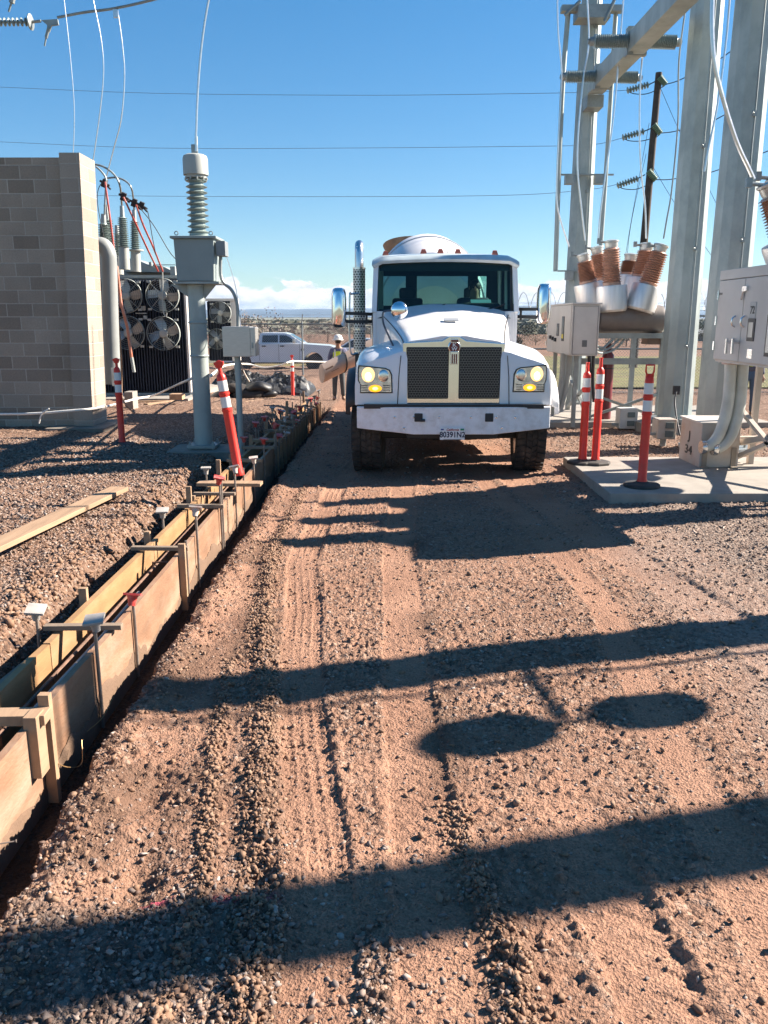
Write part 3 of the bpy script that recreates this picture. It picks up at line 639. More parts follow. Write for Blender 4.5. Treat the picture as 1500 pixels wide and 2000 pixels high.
# shut lines
for sg in (-1, 1):
    ln = [p+Vector((sg*.006, 0, .004)) for p in [r[4 if sg < 0 else -5] for r in secs]]; mb = MB(); mb.tube(ln, .006, 5); mb.build('shut_line', BLACK, hood)
    mb = MB(); mb.tube([tp(sg*.70, GY-.024, .955), tp(sg*.685, GY-.024, 1.30), tp(sg*.66, GY-.022, 1.55)], .005, 5); mb.build('shut_line', BLACK, hood)
# ---- fenders
HLP = {}
def fender(sg):
    mb = MB(); secs = []
    ys = [GY-.02, GY, GY+.05, GY+.12, GY+.25, 10.75, 10.95, 11.2, 11.45, 11.65, 11.8, 11.9]
    zt = [1.43, 1.50, 1.535, 1.56, 1.59, 1.63, 1.65, 1.66, 1.62, 1.52, 1.40, 1.28]
    for y, z in zip(ys, zt):
        arch = .945
        if y > 10.52: arch = .95+.36*math.sqrt(max(0, 1-((y-11.12)/.66)**2)) if abs(y-11.12) < .66 else .95
        inner = .60; pts = [(inner, z+.10), (.70, z+.085), (.86, z+.03), (1.0, z-.01), (1.12, z-.05), (1.19, z-.11), (1.225, z-.22), (1.235, (z+arch)/2-.05), (1.235, arch)]
        rr = .02 if y < GY else 0
        secs.append([tp(sg*(x-rr), y, zz-rr*.6) for x, zz in pts])
    mb.loft(secs)
    # front face
    f = secs[0]; n = len(f); low = [tp(sg*.62, GY-.02, .945), tp(sg*1.215, GY-.02, .945)]
    xs_ = [p for p in f]; base = [Vector((p.x, p.y, .945)) for p in f]
    mb.loft([f, base])
    mb.loft([base, [p+Vector((0, .14, 0)) for p in base]])
    fd = mb.build('fender', WHITE, truck, sharp=40)
    # headlight
    if sg < 0: hx0, hy0, hx1, hy1 = 699, 713, 767, 768
    else: hx0, hy0, hx1, hy1 = 1001, 712, 1069, 766
    Yh = GY-.03; A = at(hx0, hy1, Yh); Bq = at(hx1, hy0, Yh); xa, xb, za, zb = A.x, Bq.x, A.z, Bq.z; wd = xb-xa; ht = zb-za
    def hp2(u, v, yy=0): return Vector((xa+wd*u, Yh+yy, za+ht*v))
    if sg < 0: ol = [(.06,0),(1,0),(.985,.66),(.92,.83),(.80,.90),(.02,1.0),(0,.9),(.0,.45),(.07,.30)]
    else: ol = [(0,0),(.95,0),(.95,.30),(1,.45),(1,.9),(.98,1.0),(.20,.90),(.08,.83),(.015,.66)]
    mb = MB(); mb.poly([hp2(u, v) for u, v in ol], (0,.06,0)); hl = mb.build('headlight', BLACK, truck, bevel=.006)
    mb = MB(); c = Vector((.5, .5)); mb.poly([hp2(.5+(u-.5)*.93, .5+(v-.5)*.91, -.006) for u, v in ol], (0,.01,0)); mb.build('reflector', pm('lamp_reflector', (.62,.64,.70), .18, .9, .35, 14), hl)
    lu = .30 if sg < 0 else .70; ru = .74 if sg < 0 else .24
    mb = MB(); mb.sph(hp2(lu, .66, -.008), 1, 20, (wd*.19, .02, ht*.27)); mb.build('main_beam', emis('lamp_glow', (1.0, .56, .20), .50, (.85,.68,.45)), hl)
    mb = MB(); mb.sph(hp2(lu, .60, -.025), 1, 12, (wd*.09, .012, ht*.15)); mb.build('bulb', emis('lamp_core', (1.0, .85, .5), 1.6), hl)
    mb = MB(); mb.sph(hp2(ru, .62, -.006), 1, 16, (wd*.15, .014, ht*.22)); mb.build('projector', CHROMER, hl)
    mb = MB(); mb.sph(hp2(.5, .17, -.006), 1, 16, (wd*.19, .016, ht*.13)); mb.build('indicator', emis('indicator_amber', (1.0, .36, .01), .55, (.9,.4,.05)), hl)
    mb = MB(); mb.sph(hp2(.5, .17, -.022), 1, 12, (wd*.08, .008, ht*.06)); mb.build('indicator_bulb', emis('indicator_core', (1.0, .70, .10), 1.3), hl)
    mb = MB(); mb.b2(hp2(.06, .335, -.012), hp2(.94, .355, -.004)); mb.build('divider', CHROMER, hl)
    for q in range(3):
        mb = MB(); mb.b2(hp2(.10, .10+q*.08, -.010), hp2(.28, .125+q*.08, -.004)); mb.build('lens_rib', BLACK, hl); mb = MB(); mb.b2(hp2(.72, .10+q*.08, -.010), hp2(.92, .125+q*.08, -.004)); mb.build('lens_rib', BLACK, hl)
    # wheel flare
    mb = MB(); s2 = []
    for k in range(13):
        a = math.pi*(k/12); y = 11.12-.66*math.cos(a)*1.02; z = .92+.44*math.sin(a)
        s2.append([tp(sg*1.19, y, z), tp(sg*1.23, y, z+.02), tp(sg*1.345, y, z-.02), tp(sg*1.36, y, z-.09), tp(sg*1.30, y, z-.10)])
    mb.loft(s2); mb.loft([s2[0], [p+Vector((0,.02,-.02)) for p in s2[0]]]); mb.build('wheel_flare', WHITE if sg > 0 else BLACK, truck, sharp=60)
fender(-1); fender(1)
mb = MB(); mb.b2(tp(-1.12, 10.22, .905), tp(1.12, 10.42, .955)); mb.build('bumper_gap_strip', BLACK, truck)  # black strip filling the dark gap above the bumper
# ---- wheels
def wheel(x, y, r, w_, name='wheel', turn=0.0):
    mb = MB(); c = tp(x, y, r+slope_z(y)-.02); ax = Vector((math.cos(turn), math.sin(turn), 0)); sd_ = Vector((-math.sin(turn), math.cos(turn), 0))
    prof = [(r*.58, -w_/2+.02), (r*.80, -w_/2), (r*.93, -w_/2+.005), (r*.985, -w_/2+.035), (r*1.0, -w_/2+.06), (r, -w_*.18), (r*.985, -w_*.17), (r*.985, -w_*.14), (r, -w_*.13), (r, w_*.13), (r*.985, w_*.14), (r*.985, w_*.17), (r, w_*.18), (r, w_/2-.06), (r*.985, w_/2-.035), (r*.93, w_/2-.005), (r*.80, w_/2), (r*.58, w_/2-.02)]
    mb.lathe(prof, c, ax, 48)
    n = 40
    for k in range(n):     # tread blocks
        a = 2*math.pi*k/n; u = sd_*math.cos(a)+Vector((0,0,1))*math.sin(a); tn = -sd_*math.sin(a)+Vector((0,0,1))*math.cos(a)
        for i, (x0, x1) in enumerate(((-.46,-.20),(-.16,.0),(.03,.17),(.21,.46))):
            o = c+ax*(w_*(x0+x1)/2)+u*(r+.006)+tn*(.02*(i%2)); hw = w_*(x1-x0)/2; hl_ = r*math.pi/n*.68
            vs = [o+ax*(sx_*hw)+tn*(ty*hl_+(.012 if sx_ > 0 else -.012)*(1 if i%2 else -1))+u*uu for uu in (-.012, .008) for sx_, ty in ((-1,-1),(1,-1),(1,1),(-1,1))]
            mb.add(vs, [(3,2,1,0),(4,5,6,7),(0,1,5,4),(1,2,6,5),(2,3,7,6),(3,0,4,7)])
    wl = mb.build(name, RUBBER, truck, sharp=30)
    for s in (-1, 1):
        mb = MB(); mb.lathe([(r*.60, w_/2*.9), (r*.56, w_/2*.6), (r*.3, w_/2*.45), (r*.22, w_/2*.8), (.01, w_/2*.82)], c, ax*s, 28); mb.build('rim', CHROMER, wl)
    return wl
wheel(-1.07, 11.12, .545, .40, turn=R(-4)); wheel(1.09, 11.12, .545, .40, turn=R(-4))
for y in (16.6, 17.95):
    for x in (-1.05, -.72, .72, 1.05): wheel(x, y, .50, .27)
# ---- chassis
mb = MB()
for x in (-.42, .42): mb.b2(tp(x-.04, 10.45, .62), tp(x+.04, 20.0, .92))
for y in (12.6, 14.5, 16.2, 18.6): mb.b2(tp(-.42, y, .66), tp(.42, y+.12, .86))
ch = mb.build('chassis', DARK, truck)
mb = MB(); mb.b2(tp(-.95, 11.02, .42), tp(.95, 11.18, .56)); mb.b2(tp(-.35, 10.6, .46), tp(.35, 11.9, .62)); mb.build('front_axle', DARK, truck, bevel=.02)
mb = MB(); mb.b2(tp(-.58, 10.42, .50), tp(.58, 10.72, .60)); mb.b2(tp(-.72,11.3,.55), tp(.72,12.1,1.0)); mb.build('radiator_skid', BLACK, truck, bevel=.01)
mb = MB(); mb.b2(tp(-.60, 10.44, .96), tp(.60, 10.50, 1.68)); mb.b2(tp(-.6, 10.8, .8), tp(.6, 11.95, 1.5)); mb.build('engine', DARK, truck)
for sg in (-1, 1):
    mb = MB(); mb.cyl(tp(sg*1.02, 12.5, .62), tp(sg*1.02, 13.7, .62), .32, n=24); mb.build('fuel_tank', CHROMER, truck)
    mb = MB(); mb.b2(tp(sg*.80, 11.95, .45), tp(sg*1.2, 12.45, .50)); mb.b2(tp(sg*.80, 11.95, .78), tp(sg*1.2, 12.4, .82)); mb.build('cab_step', DARK, truck)
    mb = MB(); mb.box(tp(sg*.95, 15.9, .50), (.56, .02, .7)); mb.build('mud_flap', BLACK, truck)
for sg in (-1, 1):
    mb = MB(); mb.b2(tp(sg*.55, 13.75, .42), tp(sg*1.16, 15.7, 1.30)); mb.b2(tp(sg*.5, 13.9, 1.31), tp(sg*1.0, 15.5, 1.9)); mb.build('side_shade_block', DARK, truck, bevel=.02)  # boxes added to shade the ground beside and under the truck
mb = MB(); mb.b2(tp(-.9, 12.4, .48), tp(.9, 12.9, .95)); mb.b2(tp(-.6, 14.6, .45), tp(.6, 19.0, .60)); mb.build('belly_shade_block', DARK, truck)  # added underbody boxes that block low sun beneath the truck
# ---- cab
CW = 1.03; CY0 = 12.0; CY1 = 13.75; ZR = 2.86; ZW = 2.14
wsl = .12      # windshield leans back
mb = MB()
# pillars and roof and back wall as panels
for sg in (-1, 1):
    mb.poly([tp(sg*CW, CY0, 1.05), tp(sg*CW, CY1, 1.05), tp(sg*CW, CY1, 2.12), tp(sg*CW, CY0-.02, 2.12)], (-sg*.05, 0, 0))     # door lower
    mb.bar(tp(sg*(CW-.02), CY0-.02, 2.08), tp(sg*(CW-.05), CY0+wsl+.02, 2.80), .07, .06, (0,1,0))
    mb.bar(tp(sg*(CW-.03), CY1-.04, 2.1), tp(sg*(CW-.06), CY1-.04, 2.82), .05, .10, (0,1,0))
    mb.bar(tp(sg*(CW-.03), CY0+.95, 2.1), tp(sg*(CW-.05), CY0+.98, 2.82), .04, .07, (0,1,0))
mb.b2(tp(-CW+.05, CY0, 1.05), tp(CW-.05, CY1, 1.12))
mb.b2(tp(-CW+.05, CY0-.02, 1.05), tp(CW-.05, CY0+.04, 2.10))
mb.b2(tp(-CW, CY1-.05, 1.05), tp(CW, CY1, 2.20))
mb.b2(tp(-CW+.04, CY1-.05, 2.66), tp(CW-.04, CY1, 2.80))
for x0, x1 in ((-CW, -.90), (-.50, -.36), (.50, .62), (.80, CW)): mb.b2(tp(x0, CY1-.05, 2.20), tp(x1, CY1, 2.66))
cab = mb.build('cab', WHITE, truck, bevel=.01)
# inside lining is dark
mb = MB(); mb.b2(tp(-CW+.055, CY1-.075, 1.12), tp(CW-.055, CY1-.052, 2.20)); mb.b2(tp(-CW+.08, CY1-.075, 2.66), tp(CW-.08, CY1-.052, 2.80))
for x0, x1 in ((-CW+.06, -.88), (-.52, -.34), (.48, .64), (.78, CW-.06)): mb.b2(tp(x0, CY1-.075, 2.201), tp(x1, CY1-.052, 2.659))
mb.b2(tp(-CW+.08, CY0+.16, 2.79), tp(CW-.08, CY1-.08, 2.81)); mb.b2(tp(-CW+.10, CY0+.16, 2.66), tp(CW-.10, CY0+.22, 2.79))
mb.build('cab_lining', pm('lining', (.03,.032,.035), .8), truck)
# roof with visor lip
mb = MB(); secs = []
for y, dz, wv in ((CY0+.02, -.085, 1.02), (CY0+.0, -.05, 1.04), (CY0+.04, 0, 1.04), (CY0+.25, .045, 1.03), (CY0+.8, .075, 1.0), (CY1-.3, .07, 1.0), (CY1+.02, .0, .98), (CY1+.02, -.1, .98)):
    secs.append([tp(x*wv, y+.03*x*x, ZR+dz-(.035*abs(x)**2+ (.05 if abs(x) > .99 else 0))) for x in np.linspace(-1.0, 1.0, 17)])
mb.loft(secs); mb.loft([secs[0], [p+Vector((0,.10,.0)) for p in secs[0]]]); roof = mb.build('roof', pm('roof_paint', (.50,.56,.57), .35, coat=.5), truck, sharp=50)
for px, py in ((753,493),(827,488),(860,487),(894,487),(966,490)):
    p = at(px, py+6, CY0+.32); p.z = ZR+.035-(.04*((p.x-TX))**2)
    mb = MB(); mb.loft([[p+Vector((a*s, b*s*.9, z)) for a, b in ((-.045,-.05),(.045,-.05),(.045,.05),(-.045,.05))] for s, z in ((1, 0), (1, .02), (.6, .07), (.5, .075))], closed=True); mb.add([p+Vector((a*.5,b*.45,.075)) for a, b in ((-.045,-.05),(.045,-.05),(.045,.05),(-.045,.05))], [(0,1,2,3)])
    mb.build('marker_light', pm('marker_orange', (.55,.13,.07), .3, coat=.5), truck)
pa = at(874, 470, 12.9); mb = MB(); mb.cyl((pa.x, 12.9, ZR+.05), (pa.x, 12.9, pa.z), .006, .004, 6); mb.cyl((pa.x,12.9,ZR+.04), (pa.x,12.9,ZR+.09), .03, .02, 10); mb.build('antenna', BLACK, truck)
# windshield
WG = glass('windscreen_glass', (.34,.60,.57), .45); SG = glass('window_glass', (.55,.72,.66), .4)
mb = MB(); secs = []
for t in np.linspace(0, 1, 7): secs.append([tp(x*lerp(.955,.945,t)-.015, CY0-.05+wsl*t+.06*x*x, lerp(2.10, 2.80, t)) for x in np.linspace(-1, 1, 13)])
mb.loft(secs); mb.build('windscreen', WG, truck)
mb = MB()
edge = [secs[0][i] for i in range(13)]+[s[-1] for s in secs[1:]]+[secs[-1][i] for i in range(11, -1, -1)]+[s[0] for s in secs[-2:0:-1]]
mb.ring([p+Vector((0,-.004,0)) for p in edge], [.016]*len(edge), 6, False, True); mb.build('windscreen_seal', BLACK, truck)
for wx in (-.42, .42):
    mb = MB(); mb.tube([tp(wx, CY0-.09, 2.10), tp(wx+.30, CY0-.085, 2.15), tp(wx+.42, CY0-.07, 2.20)], .008, 6); mb.build('wiper', BLACK, truck)
mb = MB(); mb.loft([secs[0], [p+Vector((0,-.03,-.10)) for p in secs[0]]]); mb.build('cowl', BLACK, truck)
for x0, x1 in ((-.90, -.50), (-.36, .50), (.62, .80)):
    mb = MB(); mb.quad(tp(x0, CY1-.03, 2.20), tp(x1, CY1-.03, 2.20), tp(x1, CY1-.03, 2.66), tp(x0, CY1-.03, 2.66)); mb.build('rear_window', SG, truck)
for sg in (-1, 1):
    mb = MB(); mb.quad(tp(sg*(CW-.03), CY0+.12, 2.12), tp(sg*(CW-.03), CY1-.1, 2.12), tp(sg*(CW-.05), CY1-.1, 2.78), tp(sg*(CW-.05), CY0+.2, 2.78)); mb.build('side_window', SG, truck)
    mb = MB(); mb.b2(tp(sg*CW, CY0+.75, 1.95), tp(sg*(CW+.03), CY0+.9, 1.99)); mb.build('door_handle', CHROMER, truck)
# cab interior
mb = MB(); mb.b2(tp(-.96, CY0+.06, 1.75), tp(.96, CY0+.42, 2.13)); mb.poly([tp(.22, CY0+.25, 2.13), tp(.85, CY0+.25, 2.13), tp(.80, CY0+.25, 2.22), tp(.28, CY0+.25, 2.22)], (0,.2,0)); mb.build('dashboard', pm('dash', (.02,.022,.025), .7), truck, bevel=.03)
for x in (-.5, .52):
    mb = MB(); mb.b2(tp(x-.25, CY0+.75, 1.5), tp(x+.25, CY0+1.25, 1.66)); mb.box(tp(x, CY0+1.33, 1.98), (.48, .14, .66), (R(-8),0,0)); mb.box(tp(x, CY0+1.38, 2.38), (.26, .10, .18)); mb.build('seat', pm('seat_cloth', (.035,.035,.04), .8), truck, bevel=.04)
sc0 = tp(.52, CY0+.58, 2.13); nrm = Vector((0,-.55,.83)); mb = MB(); rp = circ(sc0, .21, nrm, 28); mb.ring(rp, [.014]*28, 8, False, True)
for k in (0, 9, 19): mb.cyl(sc0, rp[k], .012, n=6)
mb.cyl(sc0, sc0-nrm*.35, .03, n=8); mb.sph(sc0, .05, 10); mb.build('steering_wheel', BLACK, truck)
mb = MB(); a0 = at(921, 590, CY0+.30); mb.box((a0.x+.14, CY0+.30, a0.z-.02), (.30, .01, .14), (R(-40), 0, R(6))); mb.build('dash_panel', pm('panel_teal', (.20,.42,.46), .5), truck)  # flat teal panel above the dashboard
# hood latch side, side vent
mb = MB(); mb.b2(tp(-1.04, 11.99, 1.80), tp(-1.0, 12.2, 2.05)); mb.build('side_vent', BLACK, truck)
for sg in (-1, 1):
    xq = TX+sg*(CW+.003); mb = MB(); mb.tube([(xq,12.12,1.2),(xq,12.12,2.1),(xq,12.16,2.3)], .006, 5); mb.tube([(xq,13.05,1.15),(xq,13.05,2.1)], .006, 5); mb.build('door_seam', BLACK, cab)
for sg in (-1, 1):
    mb = MB(); mb.b2(tp(sg*.64, 10.42, 1.50), tp(sg*.70, 10.50, 1.60)); mb.build('hood_latch', BLACK, hood)
# ---- exhaust stack
ep = at(702, 600, 13.0); ex = ep.x; mb = MB()
zt_ = at(702, 478, 13.0).z; zs0 = at(702, 690, 13.0).z; zs1 = at(702, 524, 13.0).z
mb.ring([(ex, 13.0, zs1-.05), (ex, 13.0, zt_-.12), (ex, 13.02, zt_-.05), (ex, 13.07, zt_), (ex, 13.2, zt_+.02)], [.066]*5, 18, False); stk = mb.build('exhaust_stack', CHROMER, truck)
mb = MB(); mb.cyl((ex, 13.0, .9), (ex, 13.0, zs0), .075, n=18); mb.build('exhaust_pipe', DARK, stk)
PERF = mesh_panel('stack_perforation', .042, .34, (.62,.62,.60), (.02,.02,.02), 'XZ')
mb = MB(); mb.lathe([(.092, 0), (.092, zs1-zs0)], (ex, 12.98, zs0), (0,0,1), 28); mb.build('heat_shield', PERF, stk)
for z in (zs1-.02, zs0+.35, zs0+.02): mb = MB(); mb.lathe([(.096,0),(.096,.03)], (ex, 12.98, z), (0,0,1), 28); mb.build('clamp', CHROMER, stk)
gh = at(683, 600, 12.6); mb = MB(); z1 = at(683, 573, 12.6).z; z0 = at(683, 690, 12.6).z; mb.tube(bez([(gh.x+.14, 12.6, z1), (gh.x+.03, 12.6, z1-.01), (gh.x, 12.6, z1-.06), (gh.x, 12.6, z0+.05), (gh.x+.12, 12.6, z0)], 4), .014, 8); mb.build('grab_rail', CHROMER, truck)
mb = MB(); mb.b2(tp(-1.0, 13.35, 1.0), tp(-.88, 13.7, 2.75)); mb.build('air_intake', LGREY, truck, bevel=.03)
mb = MB(); mb.b2(tp(-1.20, 12.9, .85), tp(-.95, 13.5, 1.55)); mb.build('side_box', LGREY, truck, bevel=.02)
# ---- mirrors
for sg, (px0, py0, px1, py1), ya in ((-1, (648,562,676,640), 11.95), (1, (1047,554,1077,633), 11.95)):
    a = at(px0, py1, ya); b_ = at(px1, py0, ya); cxm = (a.x+b_.x)/2; czm = (a.z+b_.z)/2; wd = b_.x-a.x; ht = b_.z-a.z
    mb = MB(); secs = []
    for yy, s in ((-.10, .55), (-.085, .8), (-.05, .96), (0, 1.0), (.03, 1.0)):
        q = []
        for k in range(28):
            an = 2*math.pi*k/28; cx_, sz_ = math.cos(an), math.sin(an); ex_ = 5
            r_ = (abs(cx_)**ex_+abs(sz_)**ex_)**(-1/ex_); q.append(Vector((cxm+cx_*r_*wd/2*s, ya+yy, czm+sz_*r_*ht/2*(s**.35))))
        secs.append(q)
    mb.loft(secs, closed=True); mb.add(secs[0], [tuple(range(28))]); mr_ = mb.build('mirror', CHROME, truck, sharp=40)
    mb = MB(); mb.add([p+Vector((0,.004,0)) for p in secs[-1]], [tuple(range(28))]); mb.build('mirror_glass', pm('mirror_face', (.8,.8,.8), .03, 1.0, .0), mr_)
    mb = MB(); zc = czm-.0; inn = TX+sg*.99
    for dz0, dz1 in ((-.10, -.07), (-.22, -.17)): mb.bar((cxm-sg*.02, ya+.02, zc+dz0+.03), (inn, 12.15, zc+dz1-.02 if sg < 0 else zc+dz1), .045, .045)
    mb.bar((lerp(cxm, inn, .75), 12.08, zc-.22), (lerp(cxm, inn, .75), 12.08, zc-.07), .03, .03, (1,0,0)); mb.b2((inn-.03, 12.0, zc-.26), (inn+.03, 12.14, zc+.0)); mb.build('mirror_arm', BLACK, truck)
p = at(780, 606, 10.95); mb = MB(); mb.sph(p, .112, 28, (1,.55,1)); cm_ = mb.build('hood_mirror', CHROME, truck)
q0 = at(748, 612, 10.95); q1 = at(749, 632, 10.92); q2 = at(760, 658, 10.75); q3 = at(773, 686, 10.55)
mb = MB(); mb.tube(bez([p+Vector((-.06,.03,0)), q0+Vector((.04,0,.03)), q0, q1, q2, q3], 6), .013, 8); mb.build('mirror_stalk', pm('stalk', (.12,.12,.13), .3, .8), cm_)
mb = MB(); q4 = at(773, 689, 10.5); mb.b2(q4+Vector((-.03,-.02,-.12)), q4+Vector((.03,.02,.03))); mb.build('stalk_foot', CHROMER, cm_, bevel=.01)
# ---- drum
dv = Vector((0, math.cos(R(14)), math.sin(R(14)))); d0 = tp(-.02, 14.5, 2.03)
prof = [(.30,-.02),(.52,0),(.77,.18),(.94,.62),(1.01,1.3),(1.02,1.9),(.96,2.7),(.80,3.5),(.60,4.3),(.46,4.8)]
mb = MB(); mb.lathe(prof, d0, dv, 48); drum = mb.build('drum', pm('drum_white', (.70,.69,.70), .4, 0, .05, 2, dirt=(.50,.44,.38), dirt_amt=.5, dscale=1.5), truck, sharp=25)
for h in (.62, 1.95):
    r_ = float(np.interp(h, [b for a, b in prof], [a for a, b in prof])); mb = MB(); mb.lathe([(r_+.002,h-.02),(r_+.02,h-.01),(r_+.02,h+.03),(r_+.002,h+.04)], d0, dv, 48); mb.build('drum_band', pm('drum_band', (.45,.45,.48), .5), drum)
hpos = at(803, 470, 18.2)
mb = MB(); mb.lathe([(.30,-.35),(.55,.0),(.60,.10),(.57,.10),(.28,-.33)], (hpos.x, 18.4, at(800, 466, 18.4).z-.24), (0,.25,1), 28); mb.build('charge_hopper', pm('hopper_rust', (.42,.24,.14), .8, 0, .35, 6, dirt=(.15,.13,.12), dirt_amt=.7), truck)
mb = MB(); mb.b2(tp(-.5, 14.0, .92), tp(.5, 14.5, 1.3)); mb.bar(tp(-.4, 14.35, 1.2), tp(-.1,14.35,1.9), .1,.1); mb.bar(tp(.4,14.35,1.2), tp(.1,14.35,1.9), .1,.1)
for sg in (-1,1): mb.bar(tp(sg*.45, 18.3, .9), tp(sg*.6, 18.5, 2.3), .12, .12)
mb.b2(tp(-.65,18.45,2.2), tp(.65,18.6,2.35)); mb.build('drum_frame', WHITE2, truck)
mb = MB(); mb.cyl(tp(-.75, 13.95, 1.5), tp(.1, 13.95, 1.5), .24, n=24); mb.build('water_tank', WHITE2, truck)
mb = MB()
for sg in (-1,1):
    s2 = [[tp(sg*x, 17.27-1.28*math.cos(math.pi*k/14), .62+.62*math.sin(math.pi*k/14)-.12) for x in (.62,1.28)] for k in range(15)]; mb.loft(s2)
mb.build('rear_fender', BLACK, truck)
mb = MB()
for k in range(13):
    a = math.pi*(-.02+1.04*k/12)
mb.cyl(tp(0,19.2,1.9), tp(.0,20.0,1.2), .22, .16, 18); mb.build('discharge_funnel', WHITE2, truck)
# ================================================================ forms for the curb wall
YS = [1.15, 3.42, 4.22, 6.35, 8.05, 10.3, 12.6, 14.9, 17.2, 19.7]
XR, XL, TZ = -1.60, -1.90, .22
def board(x0, x1, ya, yb, z0, z1, mat, label, jag, seed):
    mb = MB(); r_ = random.Random(seed); n = max(4, int((yb-ya)/.05)); s0 = slope_z(ya); s1 = slope_z(yb); bow = r_.uniform(-.006,.006)
    secs = []
    for i in range(n+1):
        t = i/n; y = lerp(ya, yb, t); s = lerp(s0, s1, t); bx = bow*math.sin(math.pi*t); j = jag*(r_.random()*.6+.5*math.sin(i*.37+seed))
        secs.append([Vector((x0+bx, y, z0+s+j)), Vector((x1+bx, y, z0+s+j)), Vector((x1+bx, y, z1+s)), Vector((x0+bx, y, z1+s))])
    mb.loft(secs, closed=True); mb.add(secs[0], [(0,1,2,3)]); mb.add(secs[-1], [(3,2,1,0)])
    o = mb.build('form_board', mat, sharp=30); return tag(o, label, 'form board', 'plywood form boards of the curb wall')
fm = [PLY]*9
for i, (ya, yb) in enumerate(zip(YS[:-1], YS[1:])):
    w_ = ['nearest', 'second', 'third', 'fourth', 'fifth', 'sixth', 'seventh', 'eighth', 'farthest'][i]
    board(XR-.02, XR+.015, ya+.004, yb-.004, -.16, TZ+.006*(i%2), fm[i], f'{w_} form board in the row on the road side of the trench forms', .0, i)
    board(XL-.02, XL+.02, ya+.10, yb+.09, -.16, TZ-.004*(i%2), PLYY, f'{w_} form board in the row on the transformer side of the trench forms', 0, 30+i)
# dried concrete along the foot of the outer boards
mb = MB(); n = 420; r_ = random.Random(4); s2 = []
for i in range(n):
    y = 1.15+i*.045; s = slope_z(y); h = -.10+.04*math.sin(i*.11)+.03*r_.random()+.03*math.sin(i*.47)
    s2.append([Vector((XR+.018, y, -.24+s)), Vector((XR+.020+.010*r_.random(), y, h-.03+s)), Vector((XR+.017, y, h+s))])
mb.loft(s2); o = mb.build('mud_crust', pm('mud_crust', (.16,.10,.065), .95, bump=.5, bscale=60)); tag(o, 'ragged crust of damp soil along the foot of the form boards', 'mud', None, 'stuff')
# reinforcing bars
k = 0
for (x, z) in ((-1.68, .10), (-1.81, .10), (-1.68, -.07), (-1.81, -.07)):
    mb = MB(); mb.tube([(x, 1.1, z), (x+.01, 5, z), (x-.01, 10.9, z-.01), (x, 19.8, z+slope_z(19.8))], .011, 8)
    tag(mb.build('rebar', RUST), ('upper' if z > 0 else 'lower')+' long reinforcing bar inside the forms on the '+('road' if x > -1.75 else 'transformer')+' side', 'rebar', 'reinforcing bars in the trench forms')
for i, y in enumerate((3.55, 4.75, 6.2)):
    mb = MB(); pts = bez([(-1.665, y, -.15), (-1.665, y, .10), (-1.68, y, .125), (-1.81, y, .125), (-1.825, y, .10), (-1.825, y, -.15)], 4); mb.tube(pts, .007, 6)
    tag(mb.build('rebar_tie', RUST), f'{ordn(i)} bent reinforcing stirrup from the near end inside the forms', 'rebar', 'bent stirrups inside the forms')
# pale round conduit lying on the rebar
mb = MB(); mb.tube([(-1.70, 3.6, .15), (-1.69, 4.6, .145), (-1.70, 5.4, .15)], .012, 8); tag(mb.build('conduit', pm('pale_pipe', (.45,.36,.29), .6)), 'thin pale pipe lying along the rebar inside the forms', 'pipe')
# ---- stakes
def cap_part(p, mat, tilt, st, sz=.052):
    mb = MB(); p = Vector(p); M_ = Euler((tilt[0], tilt[1], .15)).to_matrix()
    def T(v): return p+M_ @ Vector(v)
    s = sz; sq = [(-s,-s),(s,-s),(s,s),(-s,s)]
    mb.loft([[T((a, b, z)) for a, b in sq] for z in (.0, .014)], closed=True); mb.add([T((a,b,.014)) for a, b in sq], [(0,1,2,3)]); mb.add([T((a,b,0)) for a, b in sq], [(3,2,1,0)])
    k = 14; mb.loft([[T((math.cos(2*math.pi*i/k)*r, math.sin(2*math.pi*i/k)*r, z)) for i in range(k)] for r, z in ((.036,.0),(.026,-.03),(.021,-.065),(.019,-.065))], closed=True)
    return mb.build('cap', mat, st)
def stake(x, y, ztop, kind, cap=None, tilt=(0,0), lean=0, label='', zb=-.22, r=.0105):
    s = slope_z(y); p0 = Vector((x, y, zb+s)); p1 = Vector((x+lean, y, ztop+s))
    mb = MB()
    if kind == 'wood': mb.bar(p0, p1, .05, .038, (0,1,0))
    else: mb.cyl(p0, p1, r, n=8)
    if cap is None:
        o = mb.build('form_stake' if kind == 'wood' else 'steel_stake', LUMB if kind == 'wood' else STAKE); return tag(o, label, 'stake', 'stakes holding the trench forms')
    st = thing('steel_stake', label, 'stake', p0, 'stakes holding the trench forms'); mb.build('rod', STAKE, st); cap_part(p1, cap, tilt, st); return st
def nr(px, x, py): y, z = onx(px, x, py); return y, z
RS = [(82,1355,'wood',None,(0,0)), (184,1212,'rod',CAPG,(.18,-.08)), (259,1163,'rod',REDP,(-.35,.12)), (352,1062,'wood',None,(0,0)), (363,1056,'rod',None,(0,0)), (382,994,'rod',CAPW,(-.5,.1)), (432,938,'rod',None,(0,0)),
      (428,926,'rod',REDP,(.1,.2)), (458,914,'rod',CAPW,(-.5,-.2)), (475,914,'rod',None,(0,0)), (495,895,'rod',CAPW,(.1,-.1)), (515,858,'rod',REDP,(.05,.1)), (538,826,'rod',REDP,(-.5,.5)), (557,818,'rod',CAPW,(-.6,.1))]
for i, (px, py, kind, cp, tl) in enumerate(RS):
    y, z = nr(px, XR+.035, py); z -= slope_z(y)
    nm = {None:'plain', REDP:'red capped', CAPW:'dusty white capped', CAPG:'grey capped'}[cp]
    what = 'wooden' if kind == 'wood' else 'steel'
    stake(XR+.035 if kind != 'wood' else XR+.045, y, min(z, .52), kind, cp, tl, 0, f'{nm} {what} stake, {ordn(i)} from the near end along the road side')
